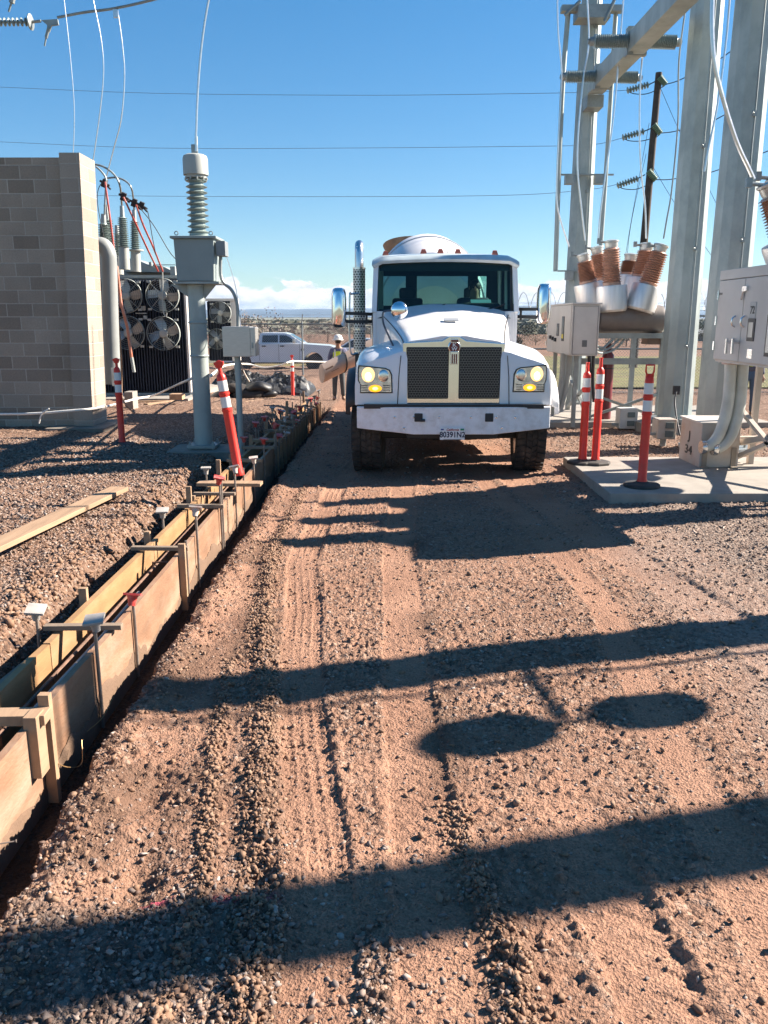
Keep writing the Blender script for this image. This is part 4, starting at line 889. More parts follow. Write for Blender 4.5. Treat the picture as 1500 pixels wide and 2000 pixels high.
LS = [(70,1192,'rod',CAPG,(.25,.12)), (162,1148,'wood',None,(0,0)), (287,1038,'wood',None,(0,0)), (317,998,'rod',CAPG,(.2,0)), (368,950,'wood',None,(0,0)), (376,968,'wood',None,(0,0)), (402,915,'rod',CAPG,(0,0)), (426,898,'wood',None,(0,0)), (451,888,'wood',None,(0,0)),
      (476,855,'rod',REDP,(0,0)), (499,826,'rod',REDP,(.1,.1)), (516,815,'rod',REDP,(.1,0)), (520,824,'wood',None,(0,0)), (532,793,'rod',CAPW,(0,0)), (547,802,'rod',REDP,(.1,.4)), (552,803,'rod',CAPG,(.2,.2))]
for i, (px, py, kind, cp, tl) in enumerate(LS):
    xx = XL-.045 if i != 0 else XL-.12
    y, z = nr(px, xx, py); z -= slope_z(y)
    nm = {None:'plain', REDP:'red capped', CAPW:'dusty white capped', CAPG:'grey capped'}[cp]
    what = 'wooden' if kind == 'wood' else 'steel'
    stake(xx, y, min(z, .55), kind, cp, tl, 0, f'{nm} {what} stake, {ordn(i)} from the near end beyond the inner form boards')
ri = random.Random(9)
yy = 11.6; i = 0
while yy < 20.2:
    cp = ri.choice([REDP, CAPG, CAPG, None, CAPW])
    stake(XR+.035, yy, ri.uniform(.25, .5), 'rod', cp, (ri.uniform(-.4,.4), ri.uniform(-.4,.4)), ri.uniform(-.02,.02), f'{ordn(i)} steel stake on the road side of the forms beyond the leaning delineator', r=.012)
    if i % 2 == 0: stake(XL-.045, yy+.2, ri.uniform(.28, .55), ri.choice(['rod','wood']), None, (0,0), ri.uniform(-.02,.02), f'{ordn(i//2)} stake on the transformer side of the forms beyond the leaning delineator', r=.012)
    stakew = MB(); s = slope_z(yy); stakew.bar((XR+.045, yy+.22, -.2+s), (XR+.045, yy+.22, .20+s), .045, .038, (0,1,0)); tag(stakew.build('form_stake', LUMB), f'{ordn(i)} short lumber brace on the far road side form boards', 'stake', 'short lumber braces on the far forms')
    yy += .46; i += 1
# cross pieces on the forms
CR = [(3.38, -2.25, -1.52, .235, .09, .05, LUMB), (4.50, -1.98, -1.53, .245, .05, .03, LUMBX), (6.18, -1.98, -1.53, .245, .05, .03, LUMBX), (7.65, -1.98, -1.53, .245, .05, .035, LUMBX), (8.55, -1.98, -1.30, .285, .16, .035, LUMB), (8.25, -1.96, -1.53, .24, .05, .03, LUMBX),
      (10.2, -1.98, -1.53, .25, .06, .04, LUMB), (11.3, -1.98, -1.53, .25, .06, .04, LUMBX), (12.1, -1.98, -1.53, .25, .1, .04, LUMB), (13.4, -1.98, -1.53, .25, .06, .04, LUMBX), (14.8, -1.98, -1.53, .25, .06, .04, LUMBX), (16.5, -1.98, -1.53, .25, .06, .04, LUMBX), (18.2, -1.98, -1.53, .25, .06, .04, LUMBX)]
for i, (y, x0, x1, z, wd, h, m_) in enumerate(CR):
    s = slope_z(y); mb = MB(); mb.box(((x0+x1)/2, y, z+s+h/2-.012), (x1-x0, wd, h), (0, 0, ri.uniform(-.05,.05)))
    tag(mb.build('cross_piece', m_, bevel=.003), f'{ordn(i)} wooden cross piece from the near end lying across both rows of form boards', 'lumber', 'wooden cross pieces on the forms')
mb = MB(); mb.box((XR+.03, 3.36, .13), (.06, .09, .30)); tag(mb.build('form_block', LUMB, bevel=.003), 'short lumber block nailed beside the nearest wooden form stake', 'lumber')
mb = MB(); mb.bar((-2.18, 3.2, .05), (-2.0, 5.3, .06), .035, .02); tag(mb.build('ground_lath', LUMBX), 'thin wooden lath lying behind the nearest forms in the trench', 'lumber')
mb = MB(); mb.tube(bez([(XR+.04,3.45,.0),(XR+.10,3.5,-.07),(XR+.12,3.62,-.12),(XR+.09,3.72,-.05)], 6), .0022, 5); mb.tube(bez([(XR+.05,3.9,-.1),(XR+.1,4.0,-.07),(XR+.13,4.1,-.0)], 6), .0022, 5); tag(mb.build('tie_wire', pm('wire_brass', (.45,.27,.12), .4, .6)), 'loose bent tie wires sticking out beside the nearest form stake', 'wire')
mb = MB(); mb.cyl((XR+.01, 2.86, -.04), (XR+.12, 2.9, -.045), .003, n=6); mb.cyl((XR+.12,2.9,-.045),(XR+.123,2.901,-.045),.007,n=8); tag(mb.build('nail', STAKE), 'long nail sticking out of the nearest form board', 'nail')
# ---- long plank lying on the gravel
mb = MB(); a = gp(-90, 1104, .2); b_ = gp(234, 954, .185); mb.bar(Vector((a.x, a.y, .20)), Vector((b_.x, b_.y, .185)), .20, .045); tag(mb.build('lumber_plank', LUMB, bevel=.004), 'long pale plank lying on the gravel left of the trench', 'plank')
mb = MB(); mb.box((-2.50, 6.0, .10), (.5, .12, .03), (.2, .15, .9)); 
# ================================================================ delineators
def post_mesh(z0, h):
    mb = MB(); prof = [(.058,0),(.058,.03),(.050,.05),(.050,h*.60),(.057,h*.605),(.057,h*.625),(.050,h*.63),(.050,h*.75),(.057,h*.755),(.057,h*.775),(.050,h*.78),(.050,h*.90),(.046,h*.93),(.022,h*.955)]
    mb.lathe(prof, (0,0,z0), (0,0,1), 24); return mb
def delineator(name, label, loc, h=1.28, base='round', handle='loop', mat=ORANGE, rot=(0,0,0)):
    t = thing(name, label, 'delineator post', loc, 'orange delineator posts')
    z0 = .045 if base else 0
    post_mesh(z0, h).build('tube', mat, t, local=True)
    for f0, f1 in ((.64,.735),(.79,.885)):
        mb = MB(); mb.lathe([(.0515,0),(.0515,h*(f1-f0))], (0,0,z0+h*f0), (0,0,1), 24); mb.build('reflective_band', REFL, t, local=True)
    mb = MB()
    if handle == 'loop':
        zc = z0+h*.985; pts = [Vector((x, 0, z)) for x, z in ((-.022,z0+h*.94),(-.045,zc),(-.045,zc+.07),(.045,zc+.07),(.045,zc),(.022,z0+h*.94))]; mb.tube(pts, .011, 8)
        mb.b2((-.044,-.012,z0+h*.93),(.044,.012,z0+h*.965))
    elif handle == 'grip':
        mb.cyl((0,0,z0+h*.94), (0,0,z0+h*1.045), .024, .020, 12); mb.lathe([(.026,0),(.026,.012)], (0,0,z0+h*1.04), (0,0,1), 12)
    else:
        mb.cyl((0,0,z0+h*.93), (0,0,z0+h*1.0), .020, n=10); mb.lathe([(.01,-.012),(.045,-.008),(.045,.008),(.01,.012)], (0,0,z0+h*1.03), (0,1,0), 16); mb.b2((-.05,-.02,z0+h*1.03),(.05,.02,z0+h*1.055))
    mb.build('handle', mat, t, local=True)
    if base:
        mb = MB(); n = 8 if base == 'oct' else 28
        mb.lathe([(.205,0),(.205,.028),(.185,.04),(.075,.05),(.065,.062)], (0,0,0), (0,0,1), n); mb.build('rubber_base', pm('base_rubber', (.03,.03,.03), .8, 0, .2, 8, dirt=(.12,.10,.08), dirt_amt=.5), t, sharp=20, local=True)
    t.rotation_euler = rot; return t
ZPAD = .12
p = gp(240, 880); delineator('delineator_post', 'red delineator post with black rubber base in front of the block wall', (p.x, p.y, p.z+.08), 1.24, 'round', None and 0 or 'cap')
def dpad(px, py): q = gp(px, py, ZPAD); return (q.x, q.y, ZPAD)
delineator('delineator_post', 'faded red delineator at the left of the pair on the pad corner beside the truck', dpad(1137, 905), 1.22, 'oct', 'grip')
delineator('delineator_post', 'bright red delineator at the right of the pair on the pad corner beside the truck', dpad(1162, 906), 1.28, 'oct', 'grip')
delineator('delineator_post', 'orange delineator with open loop handle standing alone at the pad front edge', dpad(1253, 950), 1.28, 'round', 'loop')
p = gp(572, 776); delineator('delineator_post', 'small distant red delineator in front of the black tarp heap', (p.x, p.y, p.z), 1.12, 'round', 'cap')
b0 = at(467, 928, 8.75); t0 = at(432, 737, 8.75)
dl = delineator('delineator_post', 'tilted bright red delineator without base leaning out of the trench forms', b0, 1.16, None, 'ring')
dl.rotation_euler = (0, math.atan2(t0.x-b0.x, t0.z-b0.z), 0)
# ================================================================ block wall with pier
CMU_M = None
def cmu(name, c1, c2, c3, bw=.47, bh=.235):
    m = bpy.data.materials.new(name); m.use_nodes = True; t = m.node_tree; b = t.nodes['Principled BSDF']; n = t.nodes.new; l = t.links.new
    tcn = n('ShaderNodeTexCoord'); s = n('ShaderNodeSeparateXYZ'); l(tcn.outputs['Object'], s.inputs[0]); ad = n('ShaderNodeMath'); ad.operation = 'ADD'; l(s.outputs['X'], ad.inputs[0]); l(s.outputs['Y'], ad.inputs[1])
    cb = n('ShaderNodeCombineXYZ'); l(ad.outputs[0], cb.inputs['X']); l(s.outputs['Z'], cb.inputs['Y'])
    br = n('ShaderNodeTexBrick'); l(cb.outputs[0], br.inputs['Vector']); br.inputs['Scale'].default_value = 1; br.inputs['Brick Width'].default_value = bw; br.inputs['Row Height'].default_value = bh; br.inputs['Mortar Size'].default_value = .011; br.inputs['Mortar Smooth'].default_value = .3; br.inputs['Bias'].default_value = -.1
    br.inputs['Color1'].default_value = (*c1, 1); br.inputs['Color2'].default_value = (*c2, 1); br.inputs['Mortar'].default_value = (*c3, 1)
    nn = n('ShaderNodeTexNoise'); nn.inputs['Scale'].default_value = 45; nn.inputs['Detail'].default_value = 5; l(tcn.outputs['Object'], nn.inputs['Vector']); mr = n('ShaderNodeMapRange'); l(nn.outputs['Fac'], mr.inputs[0]); mr.inputs['To Min'].default_value = .75; mr.inputs['To Max'].default_value = 1.25
    n2 = n('ShaderNodeTexNoise'); n2.inputs['Scale'].default_value = 1.1; n2.inputs['Detail'].default_value = 6; l(tcn.outputs['Object'], n2.inputs['Vector']); m2 = n('ShaderNodeMapRange'); l(n2.outputs['Fac'], m2.inputs[0]); m2.inputs['To Min'].default_value = .75; m2.inputs['To Max'].default_value = 1.25
    mm = n('ShaderNodeMath'); mm.operation = 'MULTIPLY'; l(mr.outputs[0], mm.inputs[0]); l(m2.outputs[0], mm.inputs[1])
    v = n('ShaderNodeVectorMath'); v.operation = 'SCALE'; l(br.outputs['Color'], v.inputs[0]); l(mm.outputs[0], v.inputs['Scale']); l(v.outputs[0], b.inputs['Base Color']); b.inputs['Roughness'].default_value = .92
    iv = n('ShaderNodeMath'); iv.operation = 'MULTIPLY_ADD'; l(br.outputs['Fac'], iv.inputs[0]); iv.inputs[1].default_value = -1.2; l(nn.outputs['Fac'], iv.inputs[2])
    bp = n('ShaderNodeBump'); bp.inputs['Strength'].default_value = .6; bp.inputs['Distance'].default_value = .012; l(iv.outputs[0], bp.inputs['Height']); l(bp.outputs[0], b.inputs['Normal']); return m
CM1 = cmu('block_wall', (.36,.29,.23), (.215,.165,.125), (.42,.36,.30)); CM2 = cmu('block_pier', (.36,.295,.24), (.25,.195,.155), (.43,.37,.31), .9, .235)
WY = 15.2; c0 = at(145, 835, WY); c1 = at(182, 835, WY); ztop = at(150, 298, WY).z; zg = slope_z(WY)
wall = thing('block_wall', 'tall grey concrete block wall with a projecting end pier behind the left delineator', 'wall', (c0.x, WY, zg))
mb = MB(); mb.b2((c0.x, WY, zg+.14), (c1.x, WY+.78, ztop)); mb.build('pier', CM2, wall)
mb = MB(); mb.b2((-13, WY+.16, zg+.10), (c0.x, WY+.60, ztop-.05)); mb.build('wall_panel', CM1, wall)
for o_w in wall.children:
    for v in o_w.data.vertices: v.co.x += .030*max(0, v.co.z)      # the old wall is slightly out of plumb
mb = MB(); mb.b2((c0.x-.42, WY-.32, zg-.2), (c1.x+.30, WY+1.1, zg+.135)); mb.b2((-13, WY-.05, zg-.2), (c0.x-.43, WY+.8, zg+.09)); mb.build('footing', CONC2, wall, bevel=.01)
wall2 = thing('steel_post', 'pale steel post rising behind the top of the block wall at the left edge', 'post', (-8.3, 17.5, -.1)); mb = MB(); mb.cyl((-8.62,17.5,-.1),(-8.62,17.5,7.2),.10,n=16); mb.build('shaft', LGREY, wall2)
# ================================================================ instrument transformer on its steel column
CTY = 12.2; cb_ = at(399, 880, CTY); cx0 = cb_.x; zg = slope_z(CTY)
ct = thing('current_transformer', 'grey tank with ribbed insulator stack on a round steel column', 'transformer', (cx0, CTY, zg))
mb = MB(); mb.box((cx0, CTY, zg+.06), (.95, .8, .14)); mb.build('foundation', CONC2, ct, bevel=.01)
zt0 = at(390, 552, CTY).z
mb = MB(); mb.cyl((cx0, CTY, zg+.15), (cx0, CTY, zt0-.03), .132, .122, 32); mb.lathe([(.132,0),(.138,.01),(.138,.02),(.132,.03)], (cx0,CTY,at(390,632,CTY).z),(0,0,1),32); mb.lathe([(.132,0),(.138,.01),(.138,.02),(.132,.03)], (cx0,CTY,at(390,697,CTY).z),(0,0,1),32); mb.build('column', GALVP, ct)
mb = MB(); mb.box((cx0, CTY, zg+.175), (.42,.42,.035)); mb.box((cx0, CTY, zg+.145), (.38,.38,.012)); 
for a, b_ in ((-1,-1),(1,-1),(1,1),(-1,1)): mb.cyl((cx0+a*.17,CTY+b_*.17,zg+.12),(cx0+a*.17,CTY+b_*.17,zg+.25),.016,n=8); mb.box((cx0+a*.17,CTY+b_*.17,zg+.205),(.045,.045,.03))
mb.build('base_plate', GALV, ct)
for k in range(8):
    pass
xa = at(343, 550, CTY-.25).x; xb = at(421, 550, CTY-.25).x; zb_ = at(380, 552, CTY-.25).z; ztk = at(380, 466, CTY-.25).z
TCX = (xa+xb)/2
mb = MB(); mb.poly([Vector((xa, CTY-.25, ztk)), Vector((xb, CTY-.25, ztk)), Vector((xb-.02, CTY-.25, zb_+.02)), Vector((xa+.02, CTY-.25, zb_+.02))], (0,.55,0)); mb.build('tank', GREYP, ct, bevel=.012)
mb = MB(); mb.b2((xa-.04, CTY-.29, ztk), (xb+.04, CTY+.34, ztk+.035)); lid = mb.build('tank_lid', GREYP, ct, bevel=.006)
for sx_ in (-1, 1):
    mb = MB(); c_ = Vector((TCX+sx_*.24, CTY-.22, ztk+.075)); mb.ring(circ(c_, .025, (0,1,0), 16), [.007]*16, 6, False, True); mb.build('lifting_eye', GALV, lid)
mb = MB(); mb.b2((xa-.03, CTY-.27, zb_-.015), (xb+.05, CTY+.33, zb_+.015)); mb.poly([Vector((cx0-.36,CTY-.02,zb_-.015)),Vector((cx0-.12,CTY-.02,zb_-.015)),Vector((cx0-.12,CTY-.02,zb_-.19))],(0,.02,0)); mb.poly([Vector((cx0+.30,CTY-.02,zb_-.015)),Vector((cx0+.12,CTY-.02,zb_-.015)),Vector((cx0+.12,CTY-.02,zb_-.22))],(0,.02,0)); mb.build('support_bracket', GALV, ct)
def insul(mb, p0, d, L, r0, r1, n, core=None, ns=24):
    d = Vector(d).normalized(); prof = [(core or r0*.62, 0)]
    for k in range(n):
        h = L*(k+.5)/n; w_ = L/n; ra = lerp(r0, r1, k/max(1,n-1)); cr = (core or r0*.62)*ra/r0
        prof += [(cr, h-w_*.42), (ra*.97, h-w_*.20), (ra, h-w_*.10), (ra*.90, h+w_*.02), (cr*1.05, h+w_*.22)]
    prof.append(((core or r0*.62)*r1/r0, L)); mb.lathe(prof, p0, d, ns); return mb
zi0 = at(385, 458, CTY).z; zi1 = at(384, 347, CTY).z; icx = at(385.5, 400, CTY).x
mb = MB(); mb.lathe([(.17,0),(.17,.02),(.13,.03),(.13,.06)], (icx,CTY,ztk+.03), (0,0,1), 24); insul(mb, (icx, CTY, zi0), (0,0,1), zi1-zi0, .152, .148, 10, .098, 32); ins = mb.build('insulator', PORCG, ct, sharp=50)
zh1 = at(384, 302, CTY).z
mb = MB(); mb.lathe([(.145,-.01),(.145,.03),(.172,.03),(.172,zh1-zi1-.06),(.16,zh1-zi1-.02),(.12,zh1-zi1),(.02,zh1-zi1+.01)], (icx,CTY,zi1), (0,0,1), 32)
for k in range(10): a = k*math.pi/5; mb.cyl((icx+.15*math.cos(a),CTY+.15*math.sin(a),zi1-.035),(icx+.15*math.cos(a),CTY+.15*math.sin(a),zi1+.0),.012,n=6)
mb.build('head', LGREY, ct)
mb = MB(); zt2 = at(384, 282, CTY).z; mb.b2((icx-.045,CTY-.01,zh1),(icx+.045,CTY+.01,zt2)); mb.build('terminal_pad', GALV, ct)
mb = MB(); jx = xb+.02; mb.b2((jx, CTY-.22, at(430,502,CTY).z), (jx+.13, CTY+.02, at(430,473,CTY).z)); jb = mb.build('junction_box', pm('jbox', (.20,.22,.23), .5), ct, bevel=.006)
mb = MB(); P_ = [at(431,500,CTY-.1), at(431,535,CTY-.1), at(437,552,CTY-.1), at(452,566,CTY-.1), at(461,585,CTY-.1), at(464,606,CTY-.1), at(465,645,CTY-.1)]; mb.tube(bez(P_, 6), .024, 10); mb.build('conduit', GALV, ct)
mb = MB(); P_ = [at(441,498,CTY+.1), at(452,530,CTY+.1), at(462,570,CTY+.1), at(468,620,CTY+.1), at(470,640,CTY)]; mb.tube(bez(P_, 5), .006, 6); mb.build('lead', BRASSC, ct)
# ---- stainless control box on a post
BY = 11.6; a = at(436, 697, BY); b_ = at(488, 638, BY); zg = slope_z(BY)
cb2 = thing('control_box', 'square stainless steel control box on a slim post right of the steel column', 'control box', ((a.x+b_.x)/2, BY, zg))
mb = MB(); mb.b2((a.x, BY, a.z), (b_.x, BY+.30, b_.z)); bx = mb.build('enclosure', STAIN, cb2, bevel=.006)
mb = MB(); mb.b2((b_.x+.002, BY-.01, a.z+.01), (b_.x+.07, BY+.30, b_.z-.01)); dd = mb.build('door', STAIN, cb2, bevel=.006)
mb = MB(); mb.b2((b_.x+.02, BY-.03, a.z+.12), (b_.x+.04, BY-.012, a.z+.2)); mb.build('latch', GALV, dd)
mb = MB(); cxp = at(465, 800, BY).x; mb.cyl((cxp, BY+.12, zg-.1), (cxp, BY+.12, a.z), .043, n=16); mb.build('post', GALVP, cb2)
# ---- conductors
def cable(name, pts, r, mat, label, cat='cable', group=None, n=8):
    mb = MB(); mb.tube(bez(pts, 8), r, n); return tag(mb.build(name, mat), label, cat, group)
mb = MB(); mb.cyl(at(383.5,296,CTY), at(383,266,CTY), .022, n=10)
mb.tube(bez([at(382.5,270,CTY), at(386,180,CTY), at(394,85,CTY), at(409,-8,CTY), at(430,-80,CTY)], 8), .015, 8); tag(mb.build('bus_conductor', BRASSC), 'bright stranded conductor dropping onto the tall insulator head', 'cable')
G_ = 'droppers down to the power transformer'
cable('dropper_cable', [at(118,-60,17), at(125,0,17), at(138,120,17), at(145,220,17), at(142,320,17)], .009, BRASSC, 'leftmost thin dropper cable ending behind the block pier', 'cable', G_)
cable('dropper_cable', [at(172,-60,18), at(182,0,18), at(197,75,18), at(202,140,18), at(195,220,18), at(180,325,18)], .012, BRASSC, 'middle dropper cable bowing above the block pier', 'cable', G_)
mb = MB(); mb.b2(at(225,22,19)+Vector((-.04,-.03,-.12)), at(225,22,19)+Vector((.06,.03,.03))); mb.tube(bez([at(231,30,19), at(239,90,19), at(243,150,19), at(237,230,19), at(222,290,19), at(207,348,19)], 8), .014, 8); tag(mb.build('dropper_cable', BRASSC), 'right bright dropper cable hanging from the clamp on the sloping bus line', 'cable', G_)
cable('bus_line', [at(112,34,19), at(165,24,19), at(225,16,19), at(312,-4,19), at(520,-60,19)], .028, GALV, 'sloping overhead bus line at the top left', 'cable')
def strain(name, p0, p1, n, r, label, clampdir=None):
    t = thing(name, label, 'insulator', p0, 'strain insulator strings'); d = p1-p0; L_ = d.length
    mb = MB(); insul(mb, p0, d, L_, r, r, n, r*.30, 16); mb.build('insulator_string', PORCG, t); return t
t = strain('strain_insulator', at(-60,43,19), at(56,43,19), 14, .085, 'grey strain insulator string at the top left corner')
mb = MB(); mb.lathe([(.15,0),(.16,.03),(.12,.05)], at(58,43,19), (1,0,0), 16); mb.build('grading_ring', GALV, t)
mb = MB(); mb.tube([at(62,43,19), at(80,41,19)], .03, 8); mb.poly([at(80,39,19), at(112,37,19), at(114,48,19), at(100,50,19), at(96,62,19), at(91,62,19), at(92,49,19)], (0,.05,0)); cl = mb.build('dead_end_clamp', GALV, t)
mb = MB(); mb.tube([at(95,55,19), at(90,74,19)], .035, 8); mb.tube([at(90,74,19), at(87,90,19)], .018, 8); mb.build('clamp_tail', GALV, cl)
t = thing('strain_clamp', 'small clamp fitting hanging at the very top left edge', 'clamp', at(24,0,19)); mb = MB(); mb.tube([at(26,-12,19), at(23,6,19)], .06, 8); mb.tube([at(22,6,19), at(17,23,19)], .022, 8); mb.build('fitting', GALV, t)
# three overhead lines across the sky
for i, (ya, yb, yc, nm) in enumerate(((170, 186, 178, 'upper'), (277, 289, 270, 'middle'), (379, 384, 360, 'lower'))):
    Ya, Yb = 62, 46
    cable('overhead_line', [at(-150, ya-6, Ya+2), at(0, ya, Ya), at(300, ya+12 if i < 2 else ya+4, 58), at(700, yb, 53), at(1000, yb-3 if i else yb-3, 50), at(1150, yb-(6 if i < 2 else 14), 47), at((1225,1215,1207)[i], yc+(-2 if i==0 else 0), Yb)], .013, pm('line_grey', (.10,.13,.16), .6), f'{nm} of the three thin power lines crossing the sky', 'power line', 'power lines across the sky', 5)
# ================================================================ power transformer with cooling fans
FY = 23.0
pt = thing('power_transformer', 'large dark radiator bank with round cooling fans and tall bushings behind the steel column', 'transformer', (at(300,768,FY).x, FY, slope_z(FY)))
NAVY = pm('radiator_navy', (.022, .032, .055), .5, .2, .2, 6); NAVY_LIT = pm('radiator_lit_side', (.60, .56, .52), .5, 0, .06, 3)  # sunlight on the bank ends is put into the pale second colour
TG = pm('transformer_grey', (.34, .37, .35), .5, 0, .08, 3, dirt=(.22,.22,.20), dirt_amt=.4)
def W(px, py, Y=FY): return at(px, py, Y)
a = W(226, 766); b_ = W(357, 545)
mb = MB(); mb.b2((a.x-.5, FY+.12, a.z), (b_.x, FY+1.1, b_.z)); rad = mb.build('radiator_bank', NAVY, pt)
mb = MB(); n = 34
for k in range(n):
    x = lerp(a.x-.5, b_.x-.02, k/(n-1)); mb.b2((x-.012, FY, a.z+.02), (x+.012, FY+.119, b_.z-.02))
mb.build('radiator_fins', NAVY, rad)
mb = MB(); mb.b2((b_.x+.005, FY-.02, a.z-.02), (b_.x+.07, FY+.42, b_.z+.02)); mb.b2((b_.x+.09, FY+.5, a.z-.02), (b_.x+.16, FY+1.1, b_.z-.2)); mb.build('radiator_end', NAVY_LIT, rad, bevel=.01)
mb = MB(); mb.b2((a.x-.6, FY-.03, b_.z+.03), (b_.x+.1, FY+.05, b_.z+.10)); mb.build('header_pipe', TG, rad)
mb = MB(); mb.b2((a.x-.6, FY-.03, a.z-.10), (b_.x+.05, FY+1.0, a.z-.02)); mb.build('header_pipe', TG, rad)
def fan(px, py, rpx, Y, parent):
    c = at(px, py, Y); r = rpx/FPX*Y*.97; 
    fr = MB(); fr.lathe([(r*.985,.08),(r*1.0,.08),(r*1.01,.0),(r*1.0,-.01),(r*.985,.0),(r*.985,.08)], c, (0,-1,0), 36, False); f = fr.build('fan', TG, parent)
    mb = MB()
    for q in (.30,.42,.54,.66,.78,.90): mb.ring(circ(c+Vector((0,-.03-.05*(1-q),0)), r*q, (0,1,0), 32), [.0055]*32, 4, False, True)
    for k in range(8): an = k*math.pi/4; mb.tube([c+Vector((math.cos(an)*r*.2, -.075, math.sin(an)*r*.2)), c+Vector((math.cos(an)*r*.99, -.02, math.sin(an)*r*.99))], .010, 5)
    mb.build('fan_guard', GALV, f)
    mb = MB(); mb.lathe([(r*.26,-.02),(r*.26,.07),(r*.2,.10),(.01,.11)], c, (0,-1,0), 20); mb.build('fan_hub', LGREY, f)
    mb = MB()
    for k in range(4):
        an = k*math.pi/2+.5+px; s = []
        for q in np.linspace(.2, .93, 6): 
            w_ = r*.26*math.sin(min(1, q*1.5)*math.pi*.62); o = c+Vector((math.cos(an+q*.35)*r*q, .04, math.sin(an+q*.35)*r*q)); tn = Vector((-math.sin(an+q*.35), 0, math.cos(an+q*.35))); s.append([o-tn*w_+Vector((0,.05,0)), o, o+tn*w_+Vector((0,-.05,0))])
        mb.loft(s)
    mb.build('fan_blades', pm('blade_metal', (.42,.44,.44), .4, .6), f)
    for sx_, sz_ in ((-1,-1),(1,-1),(1,1),(-1,1)): mb = MB(); mb.box(c+Vector((sx_*r*.80,-.02,sz_*r*.80)), (.10,.04,.06)); mb.build('fan_clip', LGREY, f)
for px, py in ((246,578),(318,577),(251,650),(320,651)): fan(px, py, 32.5, FY-.16, rad)
mb = MB(); mb.box(W(280,602,FY-.1), (.12,.06,.12)); mb.box(W(276,612,FY-.1), (.3,.05,.03)); mb.box(W(284,620,FY-.1), (.1,.06,.1)); mb.build('fan_wiring_box', LGREY, rad)
mb = MB(); mb.tube(bez([W(317,520,FY-.3),W(318,560,FY-.3),W(318,600,FY-.3),W(320,612,FY-.3),W(324,618,FY-.3),W(326,611,FY-.3)],5), .018, 6); mb.build('lifting_hook', LGREY, rad)
# second bank, farther right
Y2 = 27; a2 = at(410, 705, Y2); b2_ = at(449, 588, Y2)
mb = MB(); mb.b2((a2.x, Y2+.1, a2.z), (b2_.x, Y2+.6, b2_.z)); 
for k in range(9): x = lerp(a2.x, b2_.x, k/8); mb.b2((x-.01,Y2,a2.z+.02),(x+.01,Y2+.099,b2_.z-.02))
r2 = mb.build('radiator_bank', NAVY, pt)
mb = MB(); mb.b2((b2_.x+.005, Y2-.02, a2.z), (b2_.x+.2, Y2+.5, b2_.z)); mb.b2((a2.x-.1,Y2-.05,b2_.z+.01),(b2_.x+.2,Y2+.5,b2_.z+.08)); mb.build('radiator_end', NAVY_LIT, r2)
fan(431, 611, 21, Y2-.1, r2); fan(424, 662, 20, Y2-.1, r2)
# tank, deck
mb = MB(); p0 = W(225, 766, FY+1.3); p1 = W(372, 530, FY+1.3); mb.b2((p0.x-1.2, FY+1.2, slope_z(FY)+.25), (p1.x-.15, FY+3.4, p1.z)); mb.build('main_tank', LGREY, pt, bevel=.02)
mb = MB(); p0 = W(236, 528); p1 = W(330, 508, FY)
mb.poly([W(236,530,FY+.6), W(342,532,FY+.6), W(318,520,FY+.6), W(290,517,FY+.6), W(262,505,FY+.6), W(236,505,FY+.6)], (0,1.2,0)); mb.build('cover_plate', TG, pt)
for px in (352,): mb = MB(); mb.b2(W(333,541,FY+.3), W(345,521,FY+.5)); mb.build('nameplate_box', LGREY, pt)
# big oil pipe with elbow
mb = MB(); P_ = [at(190,478,16.6), at(203,481,16.6), at(211,495,16.6), at(213,520,16.6), at(216,620,16.6), at(221,750,16.6)]; mb.tube(bez(P_, 6), .150, 20); mb.build('oil_pipe', pm('pipe_grey', (.27,.28,.27), .5, 0, .08, 3), pt)
mb = MB(); q = at(228,735,16.4); mb.box(q+Vector((.0,-.16,.0)), (.10,.01,.36)); mb.build('pipe_label', pm('tag_white', (.6,.6,.56), .5), pt)
# bushings
BZ = [(204,512,202,418,.15,18.5,PORCG),(220,540,207,400,.15,18.8,PORCG),(243,510,238,402,.15,21,PORCG),(265,515,262,410,.145,22,PORCG),(231,520,228,440,.10,21.5,PORCG)]
for i, (x0,y0,x1,y1,r_,Y_,m_) in enumerate(BZ):
    p0 = at(x0,y0,Y_); p1 = at(x1,y1,Y_); d = p1-p0; mb = MB(); mb.cyl(p0-d.normalized()*.2, p0+d*.25, .13, .12, 14); bs = mb.build('bushing', LGREY, pt)
    mb = MB(); insul(mb, p0+d*.25, d, d.length*.55, r_, r_*.8, 16, r_*.62, 16); mb.build('bushing_insulator', m_, bs)
    mb = MB(); mb.cyl(p0+d*.8, p1, .06, .05, 10); mb.build('bushing_cap', GALV, bs)
mb = MB(); q = at(265,490,22); mb.lathe([(.2,0),(.2,.03)], q, (0,0,1), 14); mb.build('flange', LGREY, pt)
mb = MB(); q = at(300,518,FY+.5); mb.b2(q-Vector((.9,0,.0)), q+Vector((.6,.03,.02))); mb.cyl(at(295,520,FY+.5), at(294,512,FY+.5), .05); mb.build('gauge_rail', GALV, pt)
mb = MB(); mb.b2((W(205,770).x, FY-1.1, slope_z(FY)-.2), (W(385,770).x, FY+4, slope_z(FY)+.17)); tag(mb.build('transformer_pad', CONC), 'low concrete pad under the big fan cooled transformer', 'foundation')
mb = MB(); mb.b2(W(244,790,19.5)+Vector((0,0,-.15)), W(268,763,19.9)); tag(mb.build('concrete_block', CONC), 'pale concrete block on the ground left of the radiator bank', 'block')
mb = MB(); mb.b2(W(331,781,20.2), W(361,771,20.5)+Vector((0,0,.04))); tag(mb.build('cardboard_box', pm('cardboard', (.40,.25,.15), .85)), 'small brown carton lying below the radiator bank corner', 'box')
